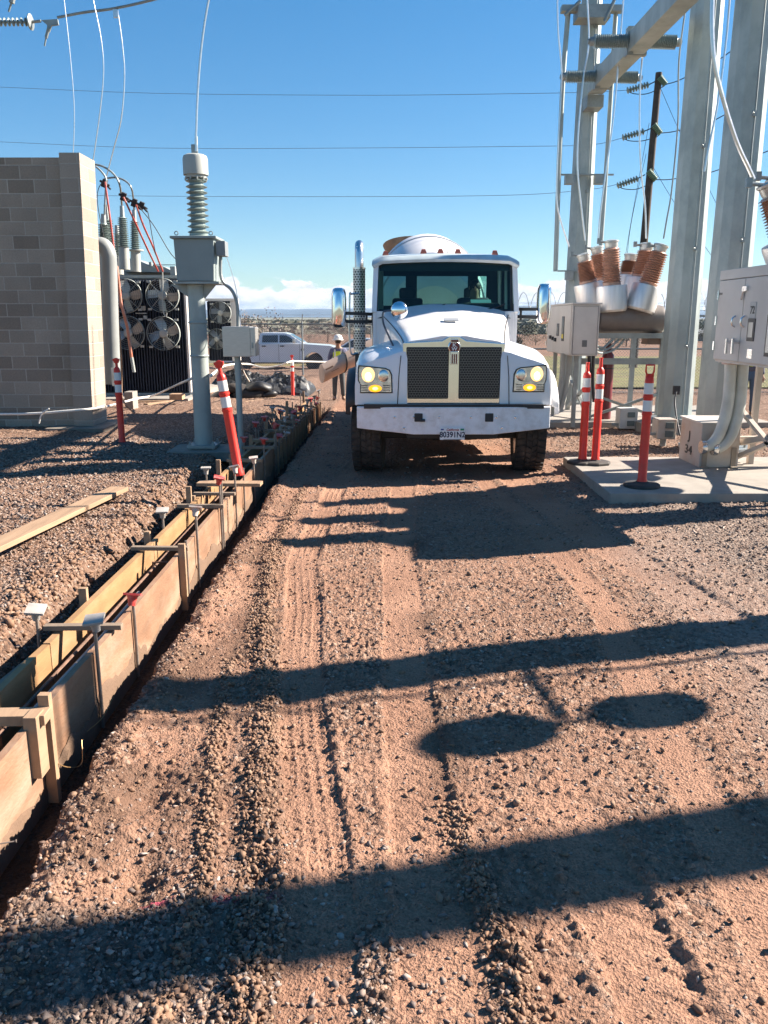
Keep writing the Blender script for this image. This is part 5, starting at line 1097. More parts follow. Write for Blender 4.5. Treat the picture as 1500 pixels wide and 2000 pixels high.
for i, (x0,y0,x1,y1) in enumerate(((270,787,350,781),(262,792,330,790),(285,797,345,789))):
    mb = MB(); A_ = gp(x0,y0); B_ = gp(x1,y1); mb.bar(A_+Vector((0,0,.08)), B_+Vector((0,0,.08)), .12, .07); tag(mb.build('timber', LUMB), f'{ordn(i)} of three loose timbers lying under the radiator bank', 'timber', 'loose timbers by the radiator bank')
# bus jumpers with clamps
J = 'jumpers above the transformer'
cable('jumper_cable', [at(186,321,19), at(203,326,19), at(222,340,19), at(234,362,19), at(238,400,19.5)], .022, GALV, 'left arching jumper between the pier top and the second bushing', 'cable', J)
cable('jumper_cable', [at(208,348,19), at(228,347,19), at(247,355,19), at(258,372,19), at(262,410,20)], .020, GALV, 'right arching jumper ending on the far bushing', 'cable', J)
cable('jumper_cable', [at(187,325,18), at(198,335,18), at(207,350,18), at(206,375,18), at(204,420,18)], .020, GALV, 'short bright jumper bending down at the pier top', 'cable', J)
cable('jumper_cable', [at(207,345,18), at(192,370,18), at(191,400,18), at(200,450,18), at(206,480,18)], .008, DARK, 'thin black loop hanging beside the pier', 'cable', J)
for i, (x, y) in enumerate(((204,358),(241,384),(262,396),(276,402))):
    mb = MB(); q = at(x,y,18.4); mb.box(q, (.10,.08,.16), (.3,.4,.2)); mb.cyl(q+Vector((-.09,0,.05)), q+Vector((.10,0,-.05)), .025, n=8); mb.cyl(q, q+Vector((.12,0,-.12)), .02, n=8); tag(mb.build('grounding_clamp', DARK), f'{ordn(i)} dark grounding clamp from the left above the transformer', 'clamp', 'grounding clamps above the transformer')
mb = MB(); mb.tube([at(238,380,18.5), at(262,397,18.5), at(288,408,18.5)], .018, 6); mb.tube(bez([at(270,404,18.5), at(286,410,18.5), at(291,425,18.5), at(297,460,18.5), at(305,500,18.5)],5), .009, 6); tag(mb.build('clamp_bar', DARK), 'dark bar joining the grounding clamps above the bushings', 'bar')
REDC = pm('red_cable', (.42,.06,.045), .5, dirt=(.55,.38,.32), dirt_amt=.4, dscale=3)
GC = 'red grounding cables and sticks'
cable('grounding_cable', [at(205,355,17.9), at(214,420,17.9), at(224,500,17.9), at(232,560,17.9), at(235,600,17.6)], .022, REDC, 'leftmost long red grounding cable hanging from the first clamp', 'cable', GC)
cable('grounding_cable', [at(241,385,18.3), at(262,430,18.5), at(285,480,19), at(309,530,20)], .020, REDC, 'middle red grounding cable slanting down to the radiator top', 'cable', GC)
cable('grounding_cable', [at(266,400,18.3), at(280,440,18.5), at(298,480,19), at(318,530,20)], .020, REDC, 'right red grounding cable slanting down to the radiator top', 'cable', GC)
cable('ground_lead', [at(270,402,18.3), at(300,440,18.3), at(330,490,18.3), at(345,508,18.3)], .009, DARK, 'thin black lead slanting from the clamps to the grey tank', 'cable', GC)
mb = MB(); mb.tube([at(228,520,17.2), at(236,590,17.2), at(249,640,17.2), at(257,700,17.2)], .030, 10); hs_ = mb.build('hot_stick', pm('stick_orange', (.50,.16,.09), .45, dirt=(.60,.45,.38), dirt_amt=.5, dscale=2)); tag(hs_, 'long orange grounding stick hanging in front of the fans', 'hot stick', GC)
mb = MB(); mb.tube([at(257,698,17.2), at(262,727,17.2)], .034, 10); hs_['_o'] = list(hs_.location); mb.build('grip_end', LGREY, hs_)
cable('brown_cable', [at(227,560,17), at(231,620,17), at(236,680,17), at(238,730,17), at(240,780,16.8), at(262,808,16.6)], .015, pm('brown_cable', (.25,.14,.08), .6), 'thin brown cable hanging behind the left delineator', 'cable', GC)
cable('safety_rope', [at(-40,809,14.9), at(60,808,14.9), at(140,802,14.9), at(184,798,15.1), at(215,792,16.5), at(262,780,18.5), at(300,772,19.5), at(345,752,17), at(378,738,12.5)], .022, ROPE, 'white rope strung along the block wall towards the steel column', 'rope', 'white safety ropes')
mb = MB(); mb.tube(bez([at(76,827,14.88), at(82,808,14.86), at(96,798,14.88)],4), .014, 6); tag(mb.build('rope_tail', ROPE), 'loose white rope end hanging on the foot of the block wall', 'rope', 'white safety ropes')
cable('safety_rope', [at(410,735,13), at(440,714,22), at(482,711,24), at(515,718,24), at(545,714,24), at(569,706,24.2), at(592,706,30), at(645,707,36)], .026, ROPE, 'white rope running from the steel column past the far delineator to the fence', 'rope', 'white safety ropes')
cable('fallen_rope', [at(463,692,12), at(470,710,16), at(478,730,20), at(487,745,23)], .018, ROPE, 'white strap hanging down behind the stainless control box', 'rope', 'white safety ropes')
# ================================================================ tarp heap and sacks
def heap(name, px0, px1, ybase, ytop, Y, depth, mat, seed, label, cat, rough=.35):
    a = at(px0, ybase, Y); b_ = at(px1, ybase, Y); h = at((px0+px1)/2, ytop, Y+depth*.5).z-slope_z(Y); nx, ny = 120, 50
    xx = np.linspace(a.x, b_.x, nx); yy = np.linspace(Y, Y+depth, ny); XX, YY = np.meshgrid(xx, yy)
    u = (XX-a.x)/(b_.x-a.x); v = (YY-Y)/depth; env = np.clip(4*u*(1-u), 0, 1)**.35*np.clip(4*v*(1-v), 0, 1)**.45
    ridge_ = 1-np.abs(fb(XX, YY, 1.6, seed, 4)); zz = slope_z(Y)-.03+h*env*(.45+.55*vn(XX, YY, 1.2, seed+1))*(1-rough+rough*ridge_)+env*(.16*(1-2*np.abs(fb(XX*1.0, YY*1.5, 2.6, seed+2, 4)))+.06*fb(XX, YY*2, 9, seed+3, 2))
    mb = MB(); mb.loft([[Vector((XX[i,j], YY[i,j], zz[i,j])) for j in range(nx)] for i in range(ny)]); return tag(mb.build(name, mat, sharp=22), label, cat)
heap('tarp_heap', 455, 602, 768, 722, 24.5, 3.0, TARP, 5, 'long heap of crumpled black tarpaulin in front of the chain link fence', 'tarpaulin')
heap('tarp_heap', 400, 500, 752, 718, 26.5, 2.0, TARP, 15, 'dark folded tarpaulin lying behind the steel column', 'tarpaulin')
for i, (px, py, s) in enumerate(((437,777,.42),(488,772,.50),(505,757,.40),(463,760,.38),(522,770,.30))):
    mb = MB(); c = at(px, py, 23.5); n = 16; vs = []
    mb.sph((c.x, 23.5, c.z), s, 20, (1, .7, .42)); rr = random.Random(i)
    for v in mb.v: v += Vector((0,0,.06*math.sin(v.x*9+i)*math.cos(v.y*7)))*s*2
    tag(mb.build('filled_sack', SACK if i%2 else TARP, sharp=80), f'{ordn(i)} lumpy dark sack counted from the left in the tarp heap', 'sack', 'dark sacks on the tarp heap')
for i, (x0,y0,x1,y1) in enumerate(((478,790,535,781),(505,735,590,728),(560,738,598,752))):
    mb = MB(); A_ = gp(x0,y0); B_ = gp(x1,y1); mb.bar(A_+Vector((0,0,.05)), B_+Vector((0,0,.05)), .10, .05); tag(mb.build('loose_board', LUMB if i == 0 else LUMBX), ['pale board lying in front of the tarp heap', 'grey board on top of the tarp heap edge', 'short board leaning at the right end of the tarp heap'][i], 'board')
# ================================================================ equipment pads on the right
def padbox(name, x0, y0, x1, y1, z0, z1, label):
    mb = MB(); mb.b2((x0,y0,z0),(x1,y1,z1)); o = mb.build(name, CONC, bevel=.012); return tag(o, label, 'concrete pad', 'concrete equipment pads')
pA = gp(1113, 908, .12); pB = gp(1210, 966, .12)
mb = MB(); mb.poly([(2.50, 8.85+.0, -.15), (2.98,8.85,-.15), (7.6,8.85,-.15), (7.6,11.3,-.15), (2.50,11.3,-.15)], (0,0,.27)); 
o = mb.build('equipment_pad', CONC, bevel=.012); tag(o, 'large pale concrete pad under the near circuit breaker', 'concrete pad', 'concrete equipment pads')
padbox('equipment_pad', 3.1, 16.0, 7.6, 19.2, -.4, .02, 'far concrete pad under the visible circuit breaker and maroon gas cylinder')
padbox('pole_footing', 3.3, 19.4, 5.6, 21.2, -.5, -.02, 'low concrete footing under the leftmost steel pole')
padbox('pole_footing', 4.8, 14.9, 6.2, 16.3, -.3, .10, 'round edged concrete footing under the front steel pole')
# ================================================================ tapered steel poles and beam
def pole(name, base, d0, top, d1, lean, label, n=12):
    t = thing(name, label, 'steel pole', base, 'tall galvanised steel poles'); b = Vector(base)
    mb = MB(); mb.ring([b+Vector((0,0,.05)), b+Vector((lean[0], lean[1], top-b.z))], [d0/2, d1/2], n, True, False, (0,0,1)); mb.build('shaft', GALVP, t, sharp=20)
    ang = math.atan2(-b.y, -b.x)+.5
    mb = MB(); q0 = b+Vector((math.cos(ang)*d0*.5, math.sin(ang)*d0*.5, .05)); q1 = b+Vector((lean[0]+math.cos(ang)*d1*.5, lean[1]+math.sin(ang)*d1*.5, top-b.z)); mb.tube([q0, q1], .007, 5); mb.build('weld_seam', GALV, t)
    for k in range(6):
        f_ = .12+k*.15; c_ = q0.lerp(q1, f_)+Vector((-.02, -.02, 0)); mb = MB(); mb.box(c_, (.05,.05,.07), (0,0,ang)); mb.cyl(c_, c_+Vector((-.05,-.06,0)), .012, n=6); mb.build('step_bolt', GALV, t)
    mb = MB(); mb.lathe([(d0*.85,0),(d0*.85,.05)], b, (0,0,1), 24)
    for k in range(10): a_ = k*math.pi/5; mb.cyl(b+Vector((math.cos(a_)*d0*.72, math.sin(a_)*d0*.72, .05)), b+Vector((math.cos(a_)*d0*.72, math.sin(a_)*d0*.72, .14)), .022, n=6)
    mb.build('base_flange', GALV, t); return t
pole1 = pole('steel_pole', (5.52, 15.6, .10), .64, 11.5, .50, (0,0), 'front galvanised pole standing behind the lone orange delineator')
pole2 = pole('steel_pole', (5.28, 13.0, -.02), .64, 11.5, .48, (0,0), 'rightmost galvanised pole rising behind the large open sided cabinet')
pole3 = pole('steel_pole', (4.62, 20.3, -.02), .60, 11.5, .42, (0,0), 'leftmost galvanised pole carrying the horizontal beam beside the truck')
# yokes on pole 3
mb = MB(); q = at(1140, 340, 20.0); mb.b2((q.x-.62, 19.95, q.z-.03), (q.x+.68, 20.02, q.z+.0)); mb.b2((q.x-.42, 19.9, q.z-.22), (q.x-.25, 20.1, q.z-.03)); mb.b2((q.x+.25, 19.9, q.z-.22), (q.x+.46, 20.1, q.z-.03)); mb.build('guide_bracket', GALV, pole3)
mb = MB(); q = at(1140, 528, 20.0); mb.b2((q.x-.62, 19.95, q.z-.03), (q.x+.3, 20.02, q.z+.0)); mb.b2((q.x-.42, 19.9, q.z-.22), (q.x-.25, 20.1, q.z-.03)); mb.build('guide_bracket', GALV, pole3)
mb = MB(); q = at(1155, 12, 19.8); mb.b2((q.x-.65, 19.7, q.z-.12), (q.x+.68, 19.9, q.z)); mb.b2((q.x-.32, 19.6, q.z-.28), (q.x+.38, 20.1, q.z-.02)); mb.build('switch_bracket', GALV, pole3)
for x0,y0,x1,y1 in ((1103,30,1133,2),(1180,42,1200,0)): mb = MB(); mb.tube([at(x0,y0,19.6), at(x1,y1,19.6)], .035, 8); mb.build('switch_arm', GALV, pole3)
rods = (((1110,20),(1100,150),(1092,320),(1085,530),.055,'left vertical switch operating pipe beside the leftmost steel pole'), ((1203,20),(1194,170),(1184,330),(1172,500),.05,'right vertical switch operating pipe beside the leftmost steel pole'))
for a_, b2_, c_, d_, r_, lb in rods:
    cable('operating_pipe', [at(*a_,19.9), at(*b2_,19.9), at(*c_,19.9), at(*d_,19.9)], r_, GALVP, lb, 'pipe', 'switch operating pipes', 12)
mb = MB(); q0 = at(1151, 172, 20.0); q1 = at(1292, 12, 14.2); q2 = at(1330,-60,12.2); dd = (q1-q0)
B0 = q0+Vector((0,0,.0)); B1 = Vector((5.0, 13.2, q0.z+.35))
B0 = at(1163, 168, 19.6); zb = B0.z
def beam_at(px):   # point on the beam's axis seen in pixel column px
    # axis from B0 running towards the camera with constant z
    lo, hi = 8.0, 19.6
    for _ in range(40):
        m_ = (lo+hi)/2; x = B0.x+(19.6-m_)*BSL; dep = m_*CP-(zb-CAM_H)*SP; u = 750+FPX*x/dep
        if u < px: hi = m_
        else: lo = m_
    return Vector((B0.x+(19.6-m_)*BSL, m_, zb))
# slope chosen so that the axis passes the photographed point (1308, 12)
best = None
for s_ in np.linspace(-.3, .3, 241):
    for y_ in np.linspace(12, 19, 141):
        x = B0.x+(19.6-y_)*s_; dep = y_*CP-(zb-CAM_H)*SP; u = 750+FPX*x/dep; v = 1000+FPX*(-(zb-CAM_H)*CP-y_*SP*-1*-1)/dep
        e = abs(u-1305)+abs(v-18)
        if best is None or e < best[0]: best = (e, s_, y_)
BSL = best[1]; print('beam', best, B0)
beam = thing('cross_beam', 'square galvanised beam running up from the leftmost steel pole across the sky', 'beam', B0)
E1 = Vector((B0.x+(19.6-7.0)*BSL, 7.0, zb))
mb = MB(); mb.bar(B0, E1, .34, .34); mb.build('box_section', GALVP, beam, bevel=.01)
mb = MB(); mb.b2(B0+Vector((-.16,.0,-.42)), B0+Vector((.2,.5,-.17))); mb.build('seat_bracket', GALV, beam)
for i, (pxl, pxc, pxr, py) in enumerate(((1148,1236,1331,81),(1094,1172,1254,150))):
    pc_ = beam_at(pxc); yy_ = pc_.y-.25; A_ = at(pxl, py, yy_); B_ = at(pxr, py+2, yy_); C_ = at(pxc, py, yy_)
    t = thing('post_insulator', ['upper', 'lower'][i]+' pair of horizontal ribbed insulators fixed across the beam', 'insulator', C_, 'horizontal insulators on the beam')
    for P_, s_ in ((A_, -1), (B_, 1)):
        st_ = C_+Vector((s_*.10 if s_ < 0 else .22, 0, 0)); d = P_-st_; mb = MB(); insul(mb, st_, d, d.length*.86, .125, .125, 17, .085, 20); ii = mb.build('insulator_body', PORCG, t, sharp=50)
        mb = MB(); mb.cyl(st_+d*.86, st_+d*.95, .075, n=12); mb.cyl(st_+d*.95, P_, .05, n=8); mb.build('end_fitting', GALV, ii)
    mb = MB(); mb.b2(C_+Vector((-.11,-.06,-.24)), C_+Vector((.0,.12,.24))); mb.b2(C_+Vector((.0,.10,-.20)), C_+Vector((.3,.22,.22))); mb.build('clamp_plate', GALV, t)
CG = 'thin conductors around the steel poles'
for pts, r_, Y_, m_, lb in (
    ([(1088,-20),(1090,60),(1097,150),(1091,260),(1087,380),(1095,430),(1112,482)], .016, 18.5, BRASSC, 'leftmost thin conductor dropping to the left bushing of the circuit breaker'),
    ([(1146,-20),(1150,80),(1140,150),(1130,250),(1128,330),(1136,410),(1143,470)], .017, 18.0, BRASSC, 'bright conductor passing in front of the leftmost steel pole'),
    ([(1219,-20),(1208,120),(1198,230),(1184,330),(1172,420),(1168,470)], .016, 17.5, BRASSC, 'thin conductor slanting from the top centre to the middle bushing'),
    ([(1262,60),(1252,140),(1249,240),(1252,330),(1260,400),(1262,466)], .016, 17.0, BRASSC, 'thin conductor hanging from the upper insulator to the rear right bushing'),
    ([(1340,8),(1326,120),(1324,240),(1312,370),(1302,430),(1296,466)], .015, 16.0, GALV, 'thin conductor running beside the front steel pole to the front right bushing'),
    ([(1392,-20),(1391,60),(1397,130),(1417,210),(1440,280),(1463,330),(1472,350)], .024, 9.6, BRASSC, 'thick bright conductor curving down to the near breaker at the right edge'),
    ([(1427,-20),(1418,80),(1402,200),(1384,290),(1376,335)], .016, 13.5, BRASSC, 'thin conductor between the two right steel poles')):
    cable('dropper_cable', [at(x, y, Y_) for x, y in pts], r_, m_, lb, 'cable', CG)
# ================================================================ leaning wooden line pole
WYp = 46
wp = thing('wooden_pole', 'dark leaning wooden pole with three insulator strings behind the steel poles', 'utility pole', at(1236, 720, WYp))
mb = MB(); mb.ring([at(1236,720,WYp), at(1287,142,WYp)], [.24,.17], 12); mb.build('shaft', pm('dark_wood', (.07,.05,.04), .85, 0, .3, 5), wp)
for i, (x0,y0,x1,y1,bx,by,ex_,ey) in enumerate(((1224,177,1268,165,1288,150,1300,165),(1215,269,1259,256,1277,243,1290,261),(1205,363,1247,348,1266,333,1281,351))):
    A_ = at(x0,y0,WYp); B_ = at(x1,y1,WYp); d = B_-A_; mb = MB(); insul(mb, A_, d, d.length, .17, .17, 8, .05, 12); mb.build('strain_string', PORCG, wp)
    mb = MB(); mb.tube([B_, at(bx-6,by+8,WYp)], .03, 6); mb.build('link', DARK, wp)
    mb = MB(); S_ = at(bx,by,WYp-.2); E_ = at(ex_,ey,WYp-.2); insul(mb, S_, E_-S_, (E_-S_).length, .19, .19, 7, .13, 12); mb.build('stand_off_insulator', pm('green_insulator', (.16,.24,.17), .4), wp)
    mb = MB(); mb.tube(bez([A_, at(x0+15,y0+6,WYp), at(x0+40,y0+6,WYp), at(ex_-8,ey+6,WYp), E_], 5), .022, 5); mb.build('jumper', DARK, wp)
rl = (([(1300,165),(1330,155),(1400,118),(1422,104),(1500,44),(1560,0)],'upper'), ([(1290,260),(1320,256),(1383,238),(1410,227),(1500,175),(1560,140)],'middle'), ([(1281,351),(1312,350),(1375,339),(1402,332),(1472,306),(1560,270)],'lower'))
for pts, nm in rl: cable('overhead_line', [at(x, y, WYp-.2-(x-1290)*.03) for x, y in pts], .024, DARK, f'{nm} dark line rising from the wooden pole to the right edge', 'power line', 'lines right of the wooden pole', 5)
for i, pts in enumerate((((1289,170),(1330,262),(1400,400),(1450,520)), ((1273,322),(1320,400),(1390,500)), ((1268,240),(1235,420),(1215,540)), ((1262,300),(1232,440),(1222,540)))):
    cable('guy_wire', [at(x, y, WYp-1) for x, y in pts], .012, DARK, ['first', 'second', 'third', 'fourth'][i]+' thin guy wire of the wooden pole counted from the right', 'wire', 'guy wires of the wooden pole', 5)
# ================================================================ circuit breakers
def face_x(px, py, X):  # point of plane x = X seen at a pixel
    y, z = onx(px, X, py); return Vector((X, y, z))
O1 = Vector((3.42, 15.3, 0.0)); O2 = Vector((3.95, 7.72, .19))
BUSH = []
for (cx_, cy_, tx_, ty_, Y_) in ((1195,578,1194,474,16.4), (1258,578,1291,482,16.4), (1152,572,1140,500,17.0), (1178,565,1166,486,17.9), (1224,556,1232,500,17.9), (1246,562,1264,480,17.1)):
    BUSH.append((at(cx_,cy_,Y_)-O1, at(tx_,ty_,Y_)-O1))
def breaker(O, label, second=False):
    t = thing('circuit_breaker', label, 'circuit breaker', O, 'outdoor circuit breakers')
    X0 = O.x; L_ = 2.25
    zb0, zt0 = O.z+1.33, O.z+2.24
    mb = MB(); mb.b2((X0, O.y, zb0), (X0+.50, O.y+L_, zt0)); cabt = mb.build('control_cabinet', CABM, t, bevel=.008)
    mb = MB(); mb.b2((X0-.012, O.y-.02, zt0+.002), (X0+.53, O.y+L_+.01, zt0+(.11 if second else .035))); mb.build('rain_cap', CABM, cabt, bevel=.006)
    if not second:
        mb = MB(); mb.b2((X0-.012, O.y+.06, zb0+.01), (X0-.001, O.y+L_-.05, zt0-.01)); dr = mb.build('cabinet_door', CABM, cabt, bevel=.004)
        for px,py,w_,h_,c_ in ((1091,644,.22,.24,0),(1101,642,.22,.46,1)):
            q = face_x(px, py, X0); mb = MB(); mb.b2((X0-.018, q.y-w_/2, q.z-h_/2), (X0-.010, q.y+w_/2, q.z+h_/2)); wf = mb.build('inspection_window', BLACK, dr, bevel=.05)
            mb = MB(); mb.b2((X0-.021, q.y-w_/2+.04, q.z-h_/2+.04), (X0-.018, q.y+w_/2-.04, q.z+h_/2-.04)); mb.build('window_pane', pm('dark_pane', (.18,.20,.20), .15), wf)
            if c_: mb = MB(); mb.b2((X0-.024, q.y-.07, q.z-h_/2+.05), (X0-.021, q.y+.07, q.z-h_/2+.13)); mb.build('yellow_tag', pm('yellow_tag', (.75,.60,.03), .5), wf)
        q = face_x(1080, 660, X0); mb = MB()
        for k in range(3): mb.b2((X0-.05, q.y+.1-k*.25, q.z-.02-k*.02), (X0-.01, q.y+.2-k*.25, q.z+.05-k*.02))
        mb.build('door_handle', BLACK, dr)
        mb = MB(); q = at(1142,671,O.y); mb.b2((q.x-.05, O.y-.008, q.z-.06), (q.x+.04, O.y-.0, q.z+.06)); mb.build('data_plate', pm('plate_dark', (.14,.14,.14), .4), cabt)
    else:
        ysp = face_x(1450, 640, X0).y; yb_ = O.y+L_; gap = .006
        for (ya_, yc_, nm) in ((ysp+gap, yb_-.01, 0), (O.y+.02, ysp-gap, 1)):
            mb = MB(); mb.b2((X0-.014, ya_, zb0+.01), (X0-.001, yc_, zt0-.005)); d_ = mb.build('cabinet_door', CABM, cabt, bevel=.004)
            if nm == 0:
                DL = d_
            else: DR = d_
        def on(px, py): return face_x(px, py, X0-.014)
        for (xa_, ya2, xb_, yb2) in ((1458,622,1477,666),(1492,614,1516,696)):
            A_ = on(xa_, yb2); B_ = on(xb_, ya2); mb = MB(); mb.b2((X0-.022, B_.y, min(A_.z,B_.z)), (X0-.012, A_.y, max(A_.z,B_.z))); wf = mb.build('inspection_window', BLACK, DR, bevel=.04)
            mb = MB(); mb.b2((X0-.026, B_.y+.035, min(A_.z,B_.z)+.04), (X0-.022, A_.y-.035, max(A_.z,B_.z)-.04)); mb.build('window_pane', pm('grey_pane', (.30,.31,.29), .12), wf)
        q = on(1471, 606); mb = MB(); mb.b2((X0-.020, q.y-.075, q.z-.085), (X0-.012, q.y+.075, q.z+.085)); npl = mb.build('number_plate', pm('plate_grey', (.42,.41,.38), .5), DR, bevel=.004)
        text_mesh('plate_number', '72', pm('dark_ink', (.05,.045,.04), .6), npl, (X0-.0215, q.y, q.z), (0,-1,0), (0,0,1), .11, .001, 1.0)
        for px, par in ((1432,DL),(1444,DR)):
            q = on(px, 668); mb = MB(); mb.cyl((X0-.01, q.y, q.z), (X0-.09, q.y, q.z), .020, n=10); mb.b2((X0-.10, q.y-.016, q.z-.13), (X0-.075, q.y+.016, q.z+.04)); mb.build('door_handle', CHROMER, par, bevel=.004)
        for px in (1436, 1454):
            q = on(px, 628); mb = MB(); mb.tube(bez([(X0-.014,q.y,q.z-.06),(X0-.05,q.y,q.z-.03),(X0-.05,q.y,q.z+.03),(X0-.014,q.y,q.z+.06)],4), .010, 6); mb.build('lock_loop', CHROMER, DL if px < 1450 else DR)
        q = on(1457, 563); mb = MB(); mb.b2((X0-.04, q.y-.07, q.z-.03), (X0-.014, q.y+.04, q.z+.02)); mb.cyl((X0-.03,q.y,q.z),(X0-.03,q.y+.05,q.z-.12),.012,n=6); mb.build('hasp', CHROMER, DR)
        q = on(1407, 574); text_mesh('door_marking', 'CB-3', pm('dark_ink', (.05,.045,.04), .6), DL, (X0-.0155, q.y, q.z), (0,-1,0), (0,0,1), .035, .0005, 1.2) if False else None
        mb = MB()
        for k in range(3): mb.b2((X0-.016, q.y-.06+k*.05, q.z-.012), (X0-.0142, q.y-.03+k*.05, q.z+.012))
        mb.build('marking', pm('dark_ink', (.05,.045,.04), .6), DL)
        q = on(1464, 691); mb = MB(); mb.b2((X0-.018, q.y-.06, q.z-.05), (X0-.013, q.y+.06, q.z+.05)); mb.build('small_plate', CHROMER, DR)
        mb = MB()
        for k in range(9): y_ = lerp(O.y+.1, yb_-.1, k/8); mb.cyl((X0+.03, y_, zb0-.03), (X0+.03, y_, zb0), .014, n=6)
        mb.b2((X0+.01, O.y+.02, zb0-.02), (X0+.49, yb_-.02, zb0-.001)); mb.build('bottom_flange', CABM, cabt)
    for k, f_ in enumerate((.18,.5,.82)):
        yh = O.y+L_-.012; mb = MB(); mb.cyl((X0-.02, yh, lerp(zb0,zt0,f_)-.05), (X0-.02, yh, lerp(zb0,zt0,f_)+.05), .014, n=8); mb.build('hinge', CHROMER, cabt)
    mb = MB(); yq = O.y-.006
    mb.tube([(X0+.03,yq,zb0+.03),(X0+.47,yq,zb0+.03),(X0+.47,yq,zt0-.03),(X0+.03,yq,zt0-.03),(X0+.03,yq,zb0+.03)], .004, 5); mb.build('panel_seam', BLACK, cabt)
    # tanks
    for k, yy_ in enumerate((16.55, 17.35, 18.1)):
        y_ = yy_-15.3+O.y; zc = O.z+1.98
        mb = MB(); mb.lathe([(.02,0),(.18,.01),(.26,.07),(.275,.12),(.275,1.25),(.26,1.31),(.18,1.36),(.02,1.37)], (O.x+.72, y_, zc), (1,0,0), 28)
        mb.build('interrupter_tank', pm('tank_brown_grey', (.15,.13,.12), .5, .2, .15, 3, dirt=(.26,.215,.185), dirt_amt=.5), t)
    for i, (p0_, p1_) in enumerate(BUSH):
        a_ = O+p0_; c_ = O+p1_
        if second: a_ = a_+Vector((-.15,0,0)); c_ = c_+Vector((-.32 if i in (2,3) else 0, 0, 0 if i in (2,3) else .30))
        d = (c_-a_); dn = d.normalized(); r_ = .29
        mb = MB(); mb.lathe([(r_*.9,-.30),(r_,-.26),(r_,.16),(r_*.97,.19),(r_*.55,.20)], a_, dn, 36); ctc = mb.build('transformer_shroud', ALU, t)
        mb = MB(); mb.lathe([(.17,.20),(.17,.25),(.13,.26)], a_, dn, 20); st_ = a_+dn*.24; L2 = (c_-st_).length-.10
        insul(mb, st_, dn, L2, .195, .172, 14, .150, 28); mb.build('bushing', PORC, t, sharp=50)
        mb = MB(); mb.lathe([(.11,0),(.12,.03),(.125,.10),(.142,.11),(.142,.135),(.09,.15),(.02,.16)], st_+dn*L2, dn, 24); cp_ = mb.build('bushing_cap', pm('cap_metal', (.52,.53,.50), .4, .5), t)
        if i in (0,2,3,5,1):
            sgn = -1 if c_.x < O.x+1.2 else -1; e_ = st_+dn*(L2+.10); mb = MB(); mb.cyl(e_, e_+Vector((sgn*.24,0,.02)), .022, n=8); mb.box(e_+Vector((sgn*.24,0,.03)), (.06,.06,.10)); mb.build('terminal', GALV, cp_)
    # frame
    z0 = O.z+(.0 if not second else -.07)
    mb = MB(); Ls = [(.62,1.05),(2.0,1.05),(.62,2.95),(2.0,2.95)]
    for x_, y_ in Ls: mb.b2((O.x+x_, O.y+y_, z0), (O.x+x_+.09, O.y+y_+.09, O.z+1.72)); mb.b2((O.x+x_-.06, O.y+y_-.06, z0), (O.x+x_+.15, O.y+y_+.15, z0+.02))
    mb.b2((O.x+.5, O.y+1.0, O.z+1.62), (O.x+2.15, O.y+1.1, O.z+1.72)); mb.b2((O.x+.5, O.y+2.95, O.z+1.62), (O.x+2.15, O.y+3.05, O.z+1.72))
    mb.b2((O.x+.45, O.y+1.0, O.z+1.12), (O.x+2.15, O.y+1.03, O.z+1.24))
    mb.bar((O.x+.65,O.y+1.02,z0+.55),(O.x+2.05,O.y+1.02,z0+.08),.06,.05); mb.bar((O.x+2.05,O.y+1.05,z0+.55),(O.x+.65,O.y+1.05,z0+.08),.06,.05)
    mb.bar((O.x+.65,O.y+1.1,z0+.75),(O.x+.65,O.y+2.9,z0+.1),.06,.05); mb.bar((O.x+.65,O.y+2.9,z0+.75),(O.x+.65,O.y+1.1,z0+.1),.06,.05)
    for x_, y_ in (((.12,.15),(.12,L_-.2)) if not second else ((.88,3.0),)) : mb.b2((O.x+x_, O.y+y_, z0), (O.x+x_+.07, O.y+y_+.07, zb0))
    if second: mb.bar((O.x+.70, O.y+2.9, z0+.30), (O.x+.80, O.y+.9, z0+.78), .09, .07); mb.bar((O.x+.60, O.y+2.9, z0+.36), (O.x+1.6, O.y+2.9, z0+.36), .10, .05)
    mb.build('support_frame', GALV if not second else pm('frame_tan', (.46,.40,.34), .6), t)
    mb = MB(); mb.b2((O.x+1.75, O.y+1.1, O.z+1.50), (O.x+2.25, O.y+1.5, O.z+1.70)); mb.build('mechanism_box', pm('mech_brown', (.18,.12,.09), .6), t)
    mb = MB()
    for k, (x_, y_, zz) in enumerate(((.9,.9,1.5),(1.0,.95,1.46),(1.1,1.0,1.42))): mb.tube(bez([(O.x+.5, O.y+.4, O.z+1.55-k*.06), (O.x+.75, O.y+.7, O.z+1.45-k*.05), (O.x+x_, O.y+y_, O.z+zz), (O.x+x_+.25, O.y+1.1, O.z+1.68)], 5), .022, 8)
    mb.build('gas_hose', GREYP, t)
    return t
br1 = breaker(O1, 'circuit breaker with six brown ribbed bushings standing beside the truck')
br2 = breaker(O2, 'near circuit breaker whose big two door cabinet stands at the right edge', True)
# hanging conduits below cabinet 1
for i, (pts, r_) in enumerate((([(1100,690),(1098,730),(1093,770),(1086,800)],.05), ([(1112,690),(1110,730),(1102,775),(1094,800)],.05), ([(1150,690),(1152,730),(1150,760),(1146,790)],.03), ([(1160,690),(1158,740),(1160,785)],.03))):
    mb = MB(); mb.tube(bez([at(x,y,15.8) for x,y in pts],5), r_, 10); mb.build('conduit', LGREY if i < 2 else DARK, br1)
